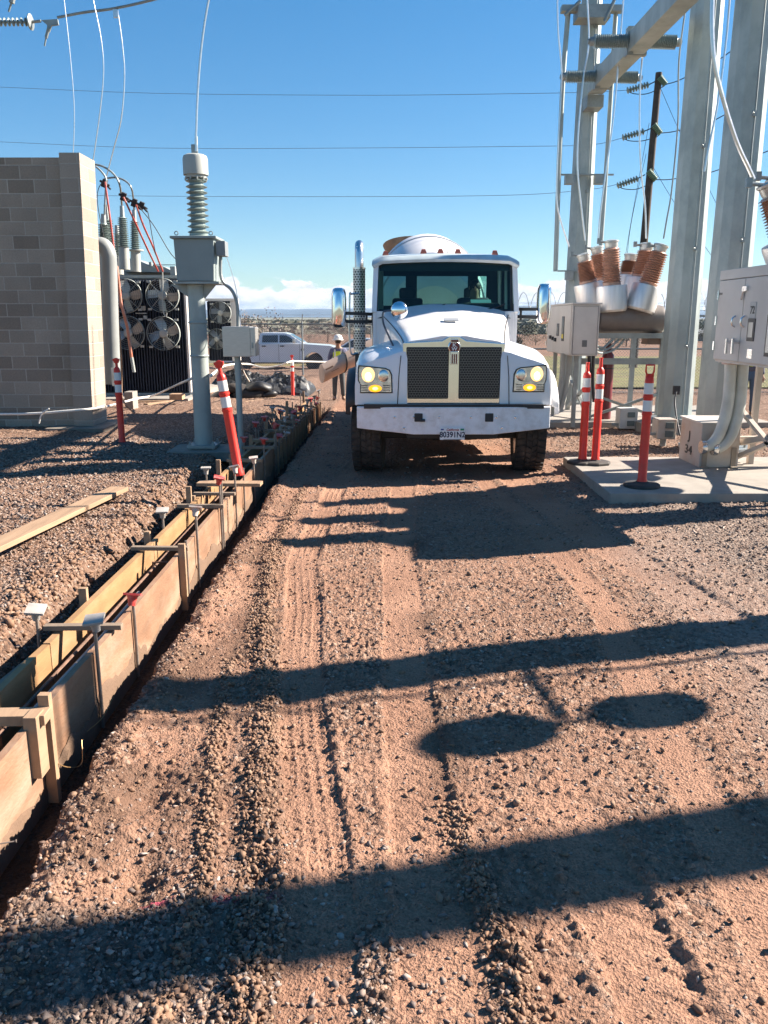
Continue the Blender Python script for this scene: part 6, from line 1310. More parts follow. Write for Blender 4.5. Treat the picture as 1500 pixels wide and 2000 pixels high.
# big conduits of cabinet 2
for i, pts in enumerate(([(1427,700),(1426,735),(1421,790),(1408,840),(1392,866),(1378,873)], [(1452,700),(1449,740),(1444,795),(1430,845),(1414,868),(1400,876)])):
    mb = MB(); Yc = 10.2; P_ = [at(x,y,Yc+.1) for x,y in pts]; mb.tube(bez(P_,6), .070, 16); cd = mb.build('conduit', pm('conduit_grey', (.50,.52,.48), .5, dirt=(.40,.34,.28), dirt_amt=.5), br2)
    mb = MB(); mb.lathe([(.10,0),(.10,.05),(.08,.05)], P_[0]-Vector((0,0,.07)), (0,0,1), 16); mb.build('coupling', pm('coupling', (.50,.34,.28), .5), cd)
    mb = MB(); mb.lathe([(.085,0),(.09,.03),(.085,.06)], P_[-1]-Vector((.06,0,0)), (1,0,0), 14); mb.build('coupling', CHROMER, cd)
mb = MB(); q = at(1437,740,10.6); mb.tube([at(1437,708,10.6), at(1438,730,10.6)], .03, 8); tag(mb.build('yellow_tag', pm('yellow_tag2', (.65,.62,.03), .5)), 'bright yellow tag hanging under the near breaker cabinet', 'tag')
# pull box with numbers
BXY = 10.45; a = at(1366, 897, BXY); b_ = at(1449, 828, BXY)
pb = thing('pull_box', 'rusty stained square steel box on the near pad fed by two curved conduits', 'junction box', ((a.x+b_.x)/2, BXY, ZPAD))
RB = pm('stained_box', (.47,.42,.37), .55, .2, .08, 3, dirt=(.42,.24,.13), dirt_amt=.7, dscale=2.5)
mb = MB(); mb.b2((a.x, BXY, ZPAD), (b_.x, BXY+.75, b_.z)); mb.build('box_body', RB, pb, bevel=.01)
mb = MB(); mb.b2((a.x-.02, BXY-.01, b_.z), (b_.x+.01, BXY+.77, b_.z+.02)); mb.build('box_lid', CABM, pb)
for x in (a.x+.05, b_.x-.08): mb = MB(); mb.b2((x-.03,BXY-.09,ZPAD),(x+.05,BXY-.005,ZPAD+.02)); mb.b2((x-.02,BXY-.02,ZPAD),(x+.04,BXY-.003,ZPAD+.26)); mb.build('angle_bracket', pm('angle', (.30,.25,.20), .6, .4), pb)
INK2 = pm('dark_ink', (.05,.045,.04), .6)
text_mesh('box_number', '34', INK2, pb, (a.x-.006, BXY+.4, ZPAD+.17), (0,-1,0), (0,0,1), .16, .001, 1.6)
text_mesh('box_number', 'J', INK2, pb, (a.x-.006, BXY+.4, ZPAD+.36), (0,-1,0), (0,0,1), .16, .001, 1.6)
# outlet boxes on short posts
for i, (x0,y0,x1,y1,Yo,lb) in enumerate(((1209,838,1247,798,15.6,'left outlet box with two dark sockets beyond the orange delineators'), (1283,858,1323,819,13.2,'right outlet box with two dark sockets at the foot of the front steel pole'))):
    a = at(x0,y1*0+y0,Yo); b_ = at(x1,y1,Yo); t = thing('outlet_box', lb, 'outlet box', ((a.x+b_.x)/2, Yo, slope_z(Yo)), 'outlet boxes by the steel poles')
    mb = MB(); mb.b2((a.x,Yo,a.z),(b_.x,Yo+.3,b_.z)); mb.build('housing', RB if i else CABM, t, bevel=.015)
    for f in (.28,.70): mb = MB(); zc = lerp(a.z,b_.z,f); xc = lerp(a.x,b_.x,.62); mb.b2((xc-.07,Yo-.03,zc-.05),(xc+.07,Yo-.002,zc+.05)); mb.build('socket_cover', pm('socket', (.12,.14,.13), .5), t, bevel=.008)
    mb = MB(); mb.cyl(((a.x+b_.x)/2, Yo+.15, slope_z(Yo)-.1), ((a.x+b_.x)/2, Yo+.15, a.z), .05, n=12); mb.b2((a.x-.12, Yo+.05, a.z+.06),(a.x, Yo+.12, a.z+.10)); mb.build('post', GALV, t)
mb = MB(); mb.tube(bez([at(1321,765,14.9), at(1318,785,14.8), at(1322,820,14.5), at(1328,850,14.2)],5), .014, 6); mb.box(at(1321,762,15.2), (.12,.05,.16)); tag(mb.build('ground_lead', DARK), 'thin dark ground lead on the lower front of the steel pole', 'cable')
mb = MB(); q = at(1345,822,15.0); 
for k in range(3): mb.box(q+Vector((.0+k*.05,.1*k,-.05*k)), (.35,.10,.06))
tag(mb.build('pipe_fittings', GALV), 'small cluster of metal fittings at the pole foot right of the outlet box', 'fitting')
# gas cylinder
GCY = 16.6; gb = at(1181, 808, GCY); zt_ = at(1183, 690, GCY).z
gcyl = thing('gas_cylinder', 'tall maroon gas cylinder standing by the breaker frame', 'gas cylinder', (gb.x, GCY, .02))
mb = MB(); h = zt_-.02; mb.lathe([(.115,0),(.12,.02),(.12,h-.10),(.11,h-.03),(.06,h+.04),(.05,h+.06)], (gb.x,GCY,.02), (0,0,1), 24); mb.build('cylinder_body', pm('maroon_paint', (.16,.018,.028), .4, 0, .1, 4, coat=.3), gcyl)
mb = MB(); mb.lathe([(.055,0),(.06,.02),(.06,.12),(.03,.16)], (gb.x,GCY,zt_+.05), (0,0,1), 16); mb.build('valve_cap', pm('cap_maroon', (.12,.03,.03), .5), gcyl)
mb = MB(); mb.lathe([(.122,0),(.122,.02)], (gb.x,GCY,1.02), (0,0,1), 24); mb.build('strap', BLACK, gcyl)
# ================================================================ out-of-frame poles, and unseen heads and pipe added for their shadows
def shaft(base, d, h, label):
    return pole('steel_pole', base, d, h, d*.92, (0,0), label)
pA_ = shaft((7.0, 6.34, 0), .46, 12, 'steel pole right of the frame casting the middle shadow band on the road')
pB_ = shaft((9.0, 4.97, 0), .46, 14, 'steel pole right of the frame casting the nearest shadow band on the road')
te = math.tan(SUN_EL); sdir = Vector((.963, .267, 0))
def cast(gx_, gy_, h): return Vector((gx_, gy_, 0))+sdir*(h/te)+Vector((0,0,h))
mb = MB(); mb.tube([Vector((6.95,6.0,.1)), Vector((6.9,5.98,3.0)), Vector((6.95,6.06,12))], .022, 8); mb.build('shadow_pipe', GALV, pA_)  # unseen pipe added for the thin shadow line beside the band
fl = thing('shadow_caster', 'unseen twin round heads added right of the frame to cast two oval shadows', 'shadow_caster', cast(.87, 3.9, 3.2))
c1 = cast(.50, 3.66, 3.05); c2 = cast(1.36, 3.92, 3.05+.0)
c1 = cast(.50, 3.66, 3.2); c2 = cast(1.36, 3.93, 3.2)
mb = MB(); mb.cyl(cast(.80, 4.45, 3.2), cast(.90, 3.82, 3.2), .028, n=10); mb.cyl(c1, c2, .022, n=10); mb.build('bracket', GALV, fl)
for c_ in (c1, c2): mb = MB(); mb.lathe([(.05,-.17),(.15,-.15),(.185,-.10),(.19,.0),(.18,.08),(.13,.15),(.04,.17)], c_, (.15,.1,1), 24); mb.lathe([(.17,0),(.175,.03),(.15,.05)], c_, (0,-.3,-1), 20); mb.build('caster_head', GREYP, fl)  # unseen heads shaped to cast the two oval shadows
# ================================================================ chain link fences
def link_mat(name, sp, w_):
    m = bpy.data.materials.new(name); m.use_nodes = True; t = m.node_tree; t.nodes.clear(); n = t.nodes.new; l = t.links.new
    o = n('ShaderNodeOutputMaterial'); tr = n('ShaderNodeBsdfTransparent'); d = n('ShaderNodeBsdfPrincipled'); d.inputs['Base Color'].default_value = (.34,.35,.35,1); d.inputs['Metallic'].default_value = .3; d.inputs['Roughness'].default_value = .5
    mx = n('ShaderNodeMixShader'); tcn = n('ShaderNodeTexCoord'); s = n('ShaderNodeSeparateXYZ'); l(tcn.outputs['Object'], s.inputs[0])
    def M(op, a, b2=None):
        q = n('ShaderNodeMath'); q.operation = op
        for i, v in enumerate((a, b2)):
            if v is None: continue
            if isinstance(v, (int, float)): q.inputs[i].default_value = v
            else: l(v, q.inputs[i])
        return q.outputs[0]
    a = M('FRACT', M('DIVIDE', M('ADD', s.outputs['X'], s.outputs['Z']), sp)); b = M('FRACT', M('DIVIDE', M('SUBTRACT', s.outputs['X'], s.outputs['Z']), sp))
    l(M('MAXIMUM', M('LESS_THAN', a, w_), M('LESS_THAN', b, w_)), mx.inputs[0]); l(tr.outputs[0], mx.inputs[1]); l(d.outputs[0], mx.inputs[2]); l(mx.outputs[0], o.inputs[0]); return m
LK = link_mat('chain_link', .10, .10)
def fence(Y, x0, x1, z0, h, step, label, coil=False, rails=(0,), xpost=None):
    t = thing('chain_link_fence', label, 'fence', ((x0+x1)/2, Y, z0), 'chain link fences around the yard')
    mb = MB(); mb.quad((x0,Y,z0+.03),(x1,Y,z0+.03),(x1,Y,z0+h),(x0,Y,z0+h)); mb.build('mesh_fabric', LK, t)
    xs_ = list(np.arange(x0, x1+.01, step)) if xpost is None else xpost
    for x in xs_: mb = MB(); mb.cyl((x,Y+.05,z0-.1),(x,Y+.05,z0+h+.08),.038,n=10); mb.bar((x,Y+.05,z0+h+.05),(x+.05,Y-.25,z0+h+.38),.03,.03); mb.build('fence_post', GALV, t)
    for r_ in rails: mb = MB(); mb.cyl((x0,Y+.03,z0+r_),(x1,Y+.03,z0+r_),.028,n=8); mb.build('rail', pm('rail_dark', (.16,.18,.18), .5, .4), t)
    for k in range(3): mb = MB(); mb.cyl((x0,Y-.04-k*.09,z0+h+.12+k*.11),(x1,Y-.04-k*.09,z0+h+.12+k*.11),.006,n=5); mb.build('barbed_wire', GALV, t)
    if coil:
        mb = MB(); n = int((x1-x0)/.42*14); mb.tube([Vector((x0+(x1-x0)*k/n, Y-.1+.28*math.cos(k*2*math.pi/14), z0+h+.38+.28*math.sin(k*2*math.pi/14))) for k in range(n+1)], .009, 4); mb.build('razor_coil', GALV, t)
    return t
fpx = at(592, 735, 37).x
fence(37, -26, 3.2, slope_z(37), 2.35, 3.05, 'long chain link fence in front of the white pickup', xpost=[fpx+3.05*k for k in range(-7, 3)], rails=(2.3,))
fence(26.5, 3.4, 24, slope_z(26.5), 2.45, 3.0, 'chain link fence with razor wire coil behind the breaker pads', True, (.0, 1.38, 2.4))
# ================================================================ parked vehicles beyond the fence
GLD = pm('car_glass', (.03,.045,.05), .08, 0, .1, 2, coat=.6)
CARW = pm('car_white', (.66,.70,.74), .3, 0, .03, 2, coat=.8)
def car_wheel(root, x, y, r, name='wheel'):
    mb = MB(); mb.lathe([(r*.62,-.12),(r*.9,-.125),(r,-.10),(r,.10),(r*.9,.125),(r*.62,.12)], (x,y,root['_o'][2]+r), (0,1,0), 28); w_ = mb.build(name, RUBBER, root)
    mb = MB(); c = Vector((x,y,root['_o'][2]+r)); s = -1
    mb.lathe([(r*.64,.105),(r*.60,.10),(r*.52,.04),(r*.2,.06),(.01,.07)], c, (0,s,0), 24)
    for k in range(6): a_ = k*math.pi/3; mb.bar(c+Vector((math.cos(a_)*r*.15,-.085,math.sin(a_)*r*.15)), c+Vector((math.cos(a_)*r*.58,-.085,math.sin(a_)*r*.58)), .05, .03, (0,1,0))
    mb.build('rim', CHROMER, w_); return w_
def pickup(X, Y, label):
    z0 = slope_z(Y); t = thing('pickup_truck', label, 'pickup truck', (X, Y, z0), 'vehicles parked beyond the fence')
    def q(x, z, y=0): return Vector((X+x, Y+y, z0+z))
    # lower body with wheel arches cut out (x forward)
    def arch(cx_, r, n=9): return [(cx_-r*math.cos(math.pi*k/n), .42+r*math.sin(math.pi*k/n)*1.02) for k in range(n+1)]
    ol = [(-3.05,.55),(-2.95,.42)]+arch(-1.95,.50)+arch(1.85,.52)+[(2.85,.42),(3.0,.6),(3.02,1.05),(2.95,1.22),(2.7,1.30),(1.45,1.38),(1.3,1.40),(-1.05,1.40),(-1.06,1.36),(-3.0,1.36),(-3.05,1.3)]
    mb = MB(); mb.poly([q(x,z) for x,z in ol], (0,1.95,0)); body = mb.build('body', CARW, t, bevel=.05)
    mb = MB(); secs = []
    cab_ = [(-1.05,1.38),(-.98,1.90),(-.85,1.96),(.35,1.95),(.6,1.88),(1.35,1.40)]
    secs = [[q(x, z, .06+.16*(z-1.38)/.58) for x,z in cab_], [q(x, z, 1.89-.16*(z-1.38)/.58) for x,z in cab_]]
    mb.loft(secs); mb.add(secs[0], [tuple(range(6))]); mb.add(secs[1], [tuple(range(6))]); cab_o = mb.build('cab', CARW, t, bevel=.03)
    for pts in ([(-.86,1.46),(-.83,1.82),(-.02,1.83),(-.02,1.46)], [(.06,1.46),(.06,1.83),(.40,1.82),(.58,1.74),(.98,1.46)]):
        mb = MB(); mb.poly([q(x, z, .045+.16*(z-1.38)/.58) for x,z in pts], (0,.012,0)); mb.build('side_window', GLD, cab_o)
    mb = MB(); mb.poly([q(.62,1.84,.25), q(1.28,1.44,.2), q(1.28,1.44,1.75), q(.62,1.84,1.7)], (.02,0,.03)); mb.build('windscreen', GLD, cab_o)
    for x in (-.86, .10): mb = MB(); mb.b2(q(x,1.24,-.03), q(x+.22,1.30,.02)); mb.build('door_handle', BLACK, t)
    for x in (-1.0,.02,1.12): mb = MB(); mb.b2(q(x-.008,.5,-.003), q(x+.008,1.38,.01)); mb.build('door_gap', BLACK, t)
    mb = MB(); mb.b2(q(.78,1.42,-.26), q(.92,1.68,-.03)); mb.build('side_mirror', CHROMER, t, bevel=.03)
    mb = MB(); mb.b2(q(2.75,.92,-.01), q(3.03,1.16,.3)); mb.build('headlight', CHROMER, t, bevel=.03)
    mb = MB(); mb.b2(q(2.9,.42,.0), q(3.12,.66,1.95)); mb.build('front_bumper', CHROMER, t, bevel=.03)
    mb = MB(); mb.b2(q(-2.9,.35,.3), q(2.8,.6,1.6)); mb.b2(q(-1.3,.36,.02), q(1.2,.46,.1)); mb.build('underbody', BLACK, t)
    mb = MB(); mb.b2(q(1.18,1.02,-.005), q(1.36,1.14,.005)); mb.build('fender_badge', pm('badge_dark',(.08,.09,.11),.4), t)
    for x in (-1.95, 1.85): car_wheel(t, X+x, Y+.15, .42); car_wheel(t, X+x, Y+1.75, .42)
    return t
PX = at(655, 700, 44).x-3.0
pickup(PX, 44, 'white crew cab pickup parked beyond the chain link fence')
def wagon(X, Y, label):
    z0 = slope_z(Y); t = thing('parked_car', label, 'car', (X, Y, z0), 'vehicles parked beyond the fence')
    def q(x, z, y=0): return Vector((X+x, Y+y, z0+z))
    ol = [(-2.3,.5),(-2.2,.35),(-1.9,.35),(-1.75,.65),(-1.4,.78),(-1.05,.65),(-.9,.35),(.95,.35),(1.1,.65),(1.45,.78),(1.8,.65),(1.95,.35),(2.3,.4),(2.35,1.0),(1.9,1.08),(-1.2,1.12),(-2.3,.98)]
    mb = MB(); mb.poly([q(x,z) for x,z in ol], (0,1.8,0)); mb.build('body', CARW, t, bevel=.05)
    cb = [(-1.35,1.10),(-.55,1.60),(-.3,1.66),(1.5,1.64),(2.1,1.08)]
    s_ = [[q(x,z,.05+.2*(z-1.1)/.5) for x,z in cb], [q(x,z,1.75-.2*(z-1.1)/.5) for x,z in cb]]; mb = MB(); mb.loft(s_); mb.add(s_[0],[tuple(range(5))]); mb.add(s_[1],[tuple(range(5))]); co = mb.build('cabin', CARW, t, bevel=.03)
    for pts in ([(-1.15,1.14),(-.5,1.56),(.1,1.58),(.1,1.14)], [(.2,1.14),(.2,1.58),(1.4,1.56),(1.8,1.14)]):
        mb = MB(); mb.poly([q(x,z,.035+.2*(z-1.1)/.5) for x,z in pts], (0,.012,0)); mb.build('side_window', GLD, co)
    mb = MB(); mb.poly([q(-1.37,1.14,.25), q(-.62,1.60,.35), q(-.62,1.60,1.45), q(-1.37,1.14,1.55)], (-.02,0,.02)); mb.build('windscreen', GLD, co)
    for x in (-1.4,1.45): car_wheel(t, X+x, Y+.12, .35); car_wheel(t, X+x, Y+1.65, .35)
    return t
wagon(at(690,700,49).x+.45, 49, 'pale wagon mostly hidden behind the worker and the mixer truck')
# ================================================================ people
def skinned(name, V, E, Rr, mat, parent, sub=1, root=0):
    me = bpy.data.meshes.new(name); o_ = Vector(parent['_o']) if parent is not None else Vector((0,0,0))
    me.from_pydata([tuple(Vector(v)-o_) for v in V], E, []); o = bpy.data.objects.new(name, me); C.objects.link(o)
    sm = o.modifiers.new('skin', 'SKIN'); sm.use_smooth_shade = True
    me.skin_vertices[0].data[root].use_root = True
    for i, r in enumerate(Rr):
        r = r if isinstance(r, (tuple, list)) else (r, r); me.skin_vertices[0].data[i].radius = r
    ss_ = o.modifiers.new('sub', 'SUBSURF'); ss_.levels = sub; ss_.render_levels = sub
    bpy.context.view_layer.update(); dg = bpy.context.evaluated_depsgraph_get(); m2 = bpy.data.meshes.new_from_object(o.evaluated_get(dg)); bpy.data.objects.remove(o)
    m2.materials.clear(); m2.materials.append(mat); m2.polygons.foreach_set('use_smooth', [True]*len(m2.polygons))
    o = bpy.data.objects.new(name, m2); C.objects.link(o)
    if parent is not None: o.parent = parent; o['_o'] = parent['_o']
    return o
def hand(V, E, Rr, wrist_i, wrist, d, side, s=1.0):
    """palm, four fingers of different length and a thumb"""
    d = Vector(d).normalized(); x, y, _ = frame(d); w_ = Vector(wrist)
    pi_ = len(V); V.append(w_+d*.05*s); E.append((wrist_i, pi_)); Rr.append((.034, .018))
    for k, (off, ln) in enumerate(((-.028,.070),(-.010,.080),(.010,.075),(.027,.058))):
        a = len(V); b = w_+d*.085*s+x*off; V += [b, b+d*ln*.5+y*.012, b+d*ln*.85+y*.036]; E += [(pi_, a), (a, a+1), (a+1, a+2)]; Rr += [.0095, .0088, .0075]
    a = len(V); b = w_+d*.035*s+x*side*.035; V += [b+x*side*.012, b+d*.04+x*side*.025+y*.02]; E += [(pi_, a), (a, a+1)]; Rr += [.011, .009]
def person(loc, label, cfg, group=None):
    """cfg: joints relative to the feet point"""
    t = thing('person', label, 'person', loc, group); L0 = Vector(loc); J = {k: L0+Vector(v) for k, v in cfg['j'].items()}
    names = ['pelvis','waist','chest','neck','head0','head1']
    V = [J[n] for n in names]; E = [(0,1),(1,2),(2,3),(3,4),(4,5)]; Rr = [(.155,.11),(.14,.10),(.17,.11),(.058,.058),(.072,.088),(.060,.075)]
    idx = {n: i for i, n in enumerate(names)}
    for s in ('l', 'r'):
        for a, b, ra in (('pelvis','hip_'+s,.085),('hip_'+s,'knee_'+s,.058),('knee_'+s,'ank_'+s,.040),('ank_'+s,'toe_'+s,.036)):
            idx[b] = len(V); V.append(J[b]); E.append((idx[a], idx[b])); Rr.append(ra)
        for a, b, ra in (('chest','sho_'+s,.062),('sho_'+s,'elb_'+s,.042),('elb_'+s,'wri_'+s,.028)):
            idx[b] = len(V); V.append(J[b]); E.append((idx[a], idx[b])); Rr.append(ra)
        hand(V, E, Rr, idx['wri_'+s], J['wri_'+s], J['hand_'+s]-J['wri_'+s], -1 if s == 'l' else 1)
    body = skinned('body', V, E, Rr, SKIN, t)
    f = Vector(cfg.get('face', (0,-1,0))).normalized(); hc = (J['head0']+J['head1'])/2; up = Vector((0,0,1)); rt = f.cross(up).normalized()
    mb = MB(); mb.sph(hc+f*.088-up*.010, .017, 8, (1,1,1.3)); mb.build('nose', SKIN, body)
    for s in (-1,1):
        mb = MB(); mb.sph(hc+f*.083+rt*s*.030+up*.018, .009, 8); mb.build('eye', BLACK, body); mb = MB(); mb.sph(hc+rt*s*.080, .026, 8, (.5,.7,1.2)); mb.build('ear', SKIN, body)
    mb = MB(); mb.sph(hc+f*.080-up*.050, .02, 8, (1.1,.5,.3)); mb.build('mouth', pm('lip', (.28,.12,.10), .5), body)
    mb = MB(); mb.sph(hc-f*.014+up*.028, .088, 16, (.96,1.05,1.0)); mb.build('hair', pm('dark_hair', (.03,.02,.015), .7), body)
    # trousers, shirt
    def sub_(names_, edges, radii, nm, m_): V2 = [J[n] for n in names_]; return skinned(nm, V2, edges, radii, m_, t)
    if cfg.get('legs', True):
        sub_(['waist','pelvis','hip_l','knee_l','ank_l','hip_r','knee_r','ank_r'], [(0,1),(1,2),(2,3),(3,4),(1,5),(5,6),(6,7)], [(.16,.125),(.175,.13),.10,.078,.066,.10,.078,.066], 'trousers', cfg['trousers'])
        for s in ('l','r'):
            a = J['ank_'+s]; b = J['toe_'+s]; d = b-a; skinned('boot', [a+Vector((0,0,.05)), a-Vector((0,0,.02)), a+d*.55-Vector((0,0,.03)), b-Vector((0,0,.01))], [(0,1),(1,2),(2,3)], [.055,.06,.05,.042], pm('boot_tan', (.16,.10,.06), .7), t)
    sub_(['pelvis','waist','chest','neckb','sho_l','elb_l','cuf_l','sho_r','elb_r','cuf_r'], [(0,1),(1,2),(2,3),(2,4),(4,5),(5,6),(2,7),(7,8),(8,9)], [(.165,.12),(.16,.12),(.185,.13),.075,.078,.060,.048,.078,.060,.048], 'shirt', cfg['shirt'])
    vest = sub_(['waist','mid','chest','shl','shr'], [(0,1),(1,2),(2,3),(2,4)], [(.175,.135),(.18,.14),(.20,.145),.085,.085], 'safety_vest', pm('vest_yellow', (.62,.70,.03), .6))
    return t
def stand(h=1.75, hands=None, shift=(0,0), lean=0.0):
    k = h/1.75; j = dict(pelvis=(0,0,.95),waist=(0,-.01,1.08),mid=(0,-.02,1.2),chest=(0,-.03,1.34),neckb=(0,-.03,1.47),neck=(0,-.035,1.50),head0=(0,-.06,1.58),head1=(0,-.075,1.68),
        hip_l=(-.09,0,.90),knee_l=(-.11,-.03,.50),ank_l=(-.12,.02,.09),toe_l=(-.14,-.14,.045),hip_r=(.09,0,.90),knee_r=(.11,-.05,.50),ank_r=(.13,.0,.09),toe_r=(.16,-.15,.045),
        sho_l=(-.19,-.02,1.41),sho_r=(.19,-.02,1.41),shl=(-.13,-.02,1.43),shr=(.13,-.02,1.43))
    if hands == 'front': j.update(elb_l=(-.27,-.02,1.13),wri_l=(-.08,-.24,1.10),hand_l=(-.02,-.30,1.12),cuf_l=(-.12,-.20,1.105),elb_r=(.27,-.02,1.13),wri_r=(.08,-.25,1.08),hand_r=(.02,-.31,1.10),cuf_r=(.12,-.21,1.085))
    elif hands == 'down': j.update(elb_l=(-.26,.02,1.13),wri_l=(-.27,-.08,.90),hand_l=(-.27,-.12,.80),cuf_l=(-.27,-.07,.93),elb_r=(.27,.02,1.13),wri_r=(.26,-.10,.90),hand_r=(.25,-.14,.80),cuf_r=(.26,-.09,.93))
    return {n: (v[0]*k, v[1]*k, v[2]*k) for n, v in j.items()}
DK = pm('dark_shirt', (.06,.06,.09), .8); JN = pm('work_trousers', (.07,.075,.075), .85, 0, .2, 10)
wl = gp(662, 781); wk = person(wl, 'standing worker in white hard hat and yellow vest beside the truck fender looking down', dict(j=stand(1.72, 'front'), trousers=JN, shirt=pm('grey_shirt', (.12,.12,.19), .8), face=(-.5,-1,-.5)))
def hardhat(t, hc, m_):
    mb = MB(); mb.lathe([(.165,0),(.16,.01),(.128,.012),(.125,.06),(.10,.115),(.055,.145),(.01,.152)], hc, (0,0,1), 24); h_ = mb.build('hard_hat', m_, t); mb = MB(); mb.b2(hc+Vector((-.06,-.21,-.0)), hc+Vector((.06,-.12,.012))); mb.build('hat_brim', m_, h_); return h_
hardhat(wk, wl+Vector((0,-.07,1.675)), pm('hat_white', (.72,.68,.62), .4))
for sx_ in (-.09,.09): mb = MB(); mb.b2(wl+Vector((sx_-.02,-.195,1.12)), wl+Vector((sx_+.02,-.185,1.42))); mb.build('vest_stripe', REFL, wk)
pr = gp(1455, 814); p2 = person(pr, 'person in dark jacket and yellow vest mostly hidden behind the near breaker cabinet and conduits', dict(j=stand(1.75, 'down'), trousers=pm('jeans', (.05,.08,.13), .85), shirt=DK, face=(0,-1,0)))
hardhat(p2, pr+Vector((0,-.07,1.70)), pm('hat_white', (.72,.68,.62), .4))
# driver
dj = dict(pelvis=(0,0,0),waist=(0,.03,.13),mid=(0,.03,.25),chest=(0,.02,.38),neckb=(0,.0,.50),neck=(0,-.0,.53),head0=(0,-.03,.61),head1=(0,-.04,.71),hip_l=(-.10,-.05,-.02),knee_l=(-.14,-.46,.02),ank_l=(-.14,-.55,-.34),toe_l=(-.14,-.66,-.36),hip_r=(.10,-.05,-.02),knee_r=(.14,-.46,.02),ank_r=(.14,-.55,-.34),toe_r=(.14,-.66,-.36),
  sho_l=(-.19,.0,.45),sho_r=(.19,.0,.45),shl=(-.13,.0,.47),shr=(.13,.0,.47),elb_l=(-.27,-.14,.22),wri_l=(-.19,-.36,.33),hand_l=(-.15,-.42,.36),cuf_l=(-.20,-.33,.32),elb_r=(.27,-.14,.22),wri_r=(.18,-.36,.33),hand_r=(.14,-.42,.36),cuf_r=(.19,-.33,.32))
person(Vector((TX+.52, CY0+1.05, 1.80)), 'driver in yellow vest sitting behind the windscreen with both hands on the steering wheel', dict(j=dj, trousers=JN, shirt=DK, face=(0,-1,0)))
# ================================================================ chute piece beside the truck
CHY = 20.6; A_ = at(628, 730, CHY); B_ = at(730, 678, CHY+.4)

d = (B_-A_).normalized(); x_, y_, _ = frame(d); TAN = pm('chute_tan', (.62,.44,.33), .65, 0, .12, 4, dirt=(.32,.22,.16), dirt_amt=.5)
mb = MB(); secs = []
for k in range(2):
    P_ = A_ if k == 0 else B_; secs.append([P_+(x_*math.cos(a_)*.33+Vector((0,-.2,1)).normalized()*math.sin(a_)*.24) for a_ in np.linspace(0, 2*math.pi, 20, endpoint=False)])
mb.loft(secs, closed=True); mb.add(secs[0], [tuple(range(20))]); mb.add(secs[1], [tuple(range(20))]); cbd = mb.build('folding_chute', TAN, truck)
mb = MB(); m0 = A_+(B_-A_)*.42; q2_ = [m0+(x_*math.cos(a_)*.345+Vector((0,-.2,1)).normalized()*math.sin(a_)*.25) for a_ in np.linspace(0, 2*math.pi, 20, endpoint=False)]; mb.ring(q2_, [.02]*20, 6, False, True); mb.build('strap', BLACK, cbd)
for f_, o_ in ((.1,.05),(.2,-.05),(.6,.05),(.75,-.04)): mb = MB(); c_ = A_+(B_-A_)*f_; mb.bar(c_+Vector((0,-.335,o_)), c_+d*.2+Vector((0,-.335,o_)), .012, .04); mb.build('slot_mark', pm('slot', (.25,.15,.10), .8), cbd)
# ================================================================ trees, shrubs, shed
def tree(loc, h, w_, label, dense=260, col='olive', seed=0, group='distant trees beyond the fence', kind='tree'):
    rr = random.Random(seed); t = thing(kind, label, kind.replace('_',' '), loc, group); L0 = Vector(loc)
    mb = MB(); mb.ring([L0-Vector((0,0,.1)), L0+Vector((.02*h,0,h*.3)), L0+Vector((0,0,h*.7))], [h*.035, h*.025, h*.008], 7)
    for k in range(6): a_ = rr.uniform(0,6.28); z_ = h*rr.uniform(.2,.5); mb.ring([L0+Vector((0,0,z_)), L0+Vector((math.cos(a_)*w_*.35, math.sin(a_)*w_*.35, z_+h*.25))], [h*.012,h*.004], 5)
    mb.build('trunk', pm('bark', (.10,.075,.055), .9), t)
    mb = MB(); cl = [(rr.uniform(-.32,.32)*w_, rr.uniform(-.32,.32)*w_, h*rr.uniform(.35,.85), rr.uniform(.16,.30)*w_) for _ in range(11)]
    for k in range(dense):
        cx_, cy_, cz_, cr = rr.choice(cl); v = Vector((rr.gauss(0,1), rr.gauss(0,1), rr.gauss(0,.8))).normalized()*cr*rr.uniform(.5,1.05); p = L0+Vector((cx_,cy_,cz_))+v; s = h*rr.uniform(.012,.030); e = Euler((rr.uniform(0,3),rr.uniform(0,3),rr.uniform(0,3))).to_matrix()
        mb.add([p+e@Vector(q) for q in ((-s,-s*.6,0),(s,-s*.5,0),(s*.8,s*.7,0),(-s*.7,s*.6,s*.3))], [(0,1,2,3)])
    cm = {'olive': ((.085,.09,.05)), 'bare': ((.24,.19,.16)), 'dark': ((.05,.062,.04))}[col]
    mb.build('crown', pm('foliage_'+col, cm, .9, 0, .5, 1.5), t, sharp=10); return t
specs = [(500,664,62,5.0,6.0,'bare','big bare brown tree behind the stainless box and pickup'),(478,660,66,4.2,5.0,'bare','bare tree left of the pickup cab behind the steel column'),(530,662,80,3.6,7,'bare','low pinkish bare tree just right of the big bare tree'),(560,660,110,3.2,8,'bare','small bare clump above the pickup roof'),
 (603,662,95,2.8,7,'bare','short brown clump above the pickup bonnet'),(640,662,100,3.4,9,'bare','wide brown clump left of the truck mirror'),(1013,680,70,3.6,3.4,'dark','dark round tree just right of the truck cab'),(1045,682,90,3.0,4.6,'olive','pale olive shrub between the dark tree and the cabinet'),
 (1222,684,85,3.6,6,'olive','olive tree seen under the breaker tank'),(1200,684,95,3.2,5,'olive','smaller olive tree left of the one under the breaker tank'),(1372,684,100,3.6,6,'olive','olive tree between the two right steel poles'),(1400,684,120,3.4,7,'dark','dark tree beside the far shed'),(1345,684,110,3.0,6,'olive','low tree just right of the front steel pole'),(690,662,110,2.6,9,'bare','brown clump right behind the truck mirror arm'),(1265,684,120,2.5,6,'dark','dark shrub right under the breaker mechanism box')]
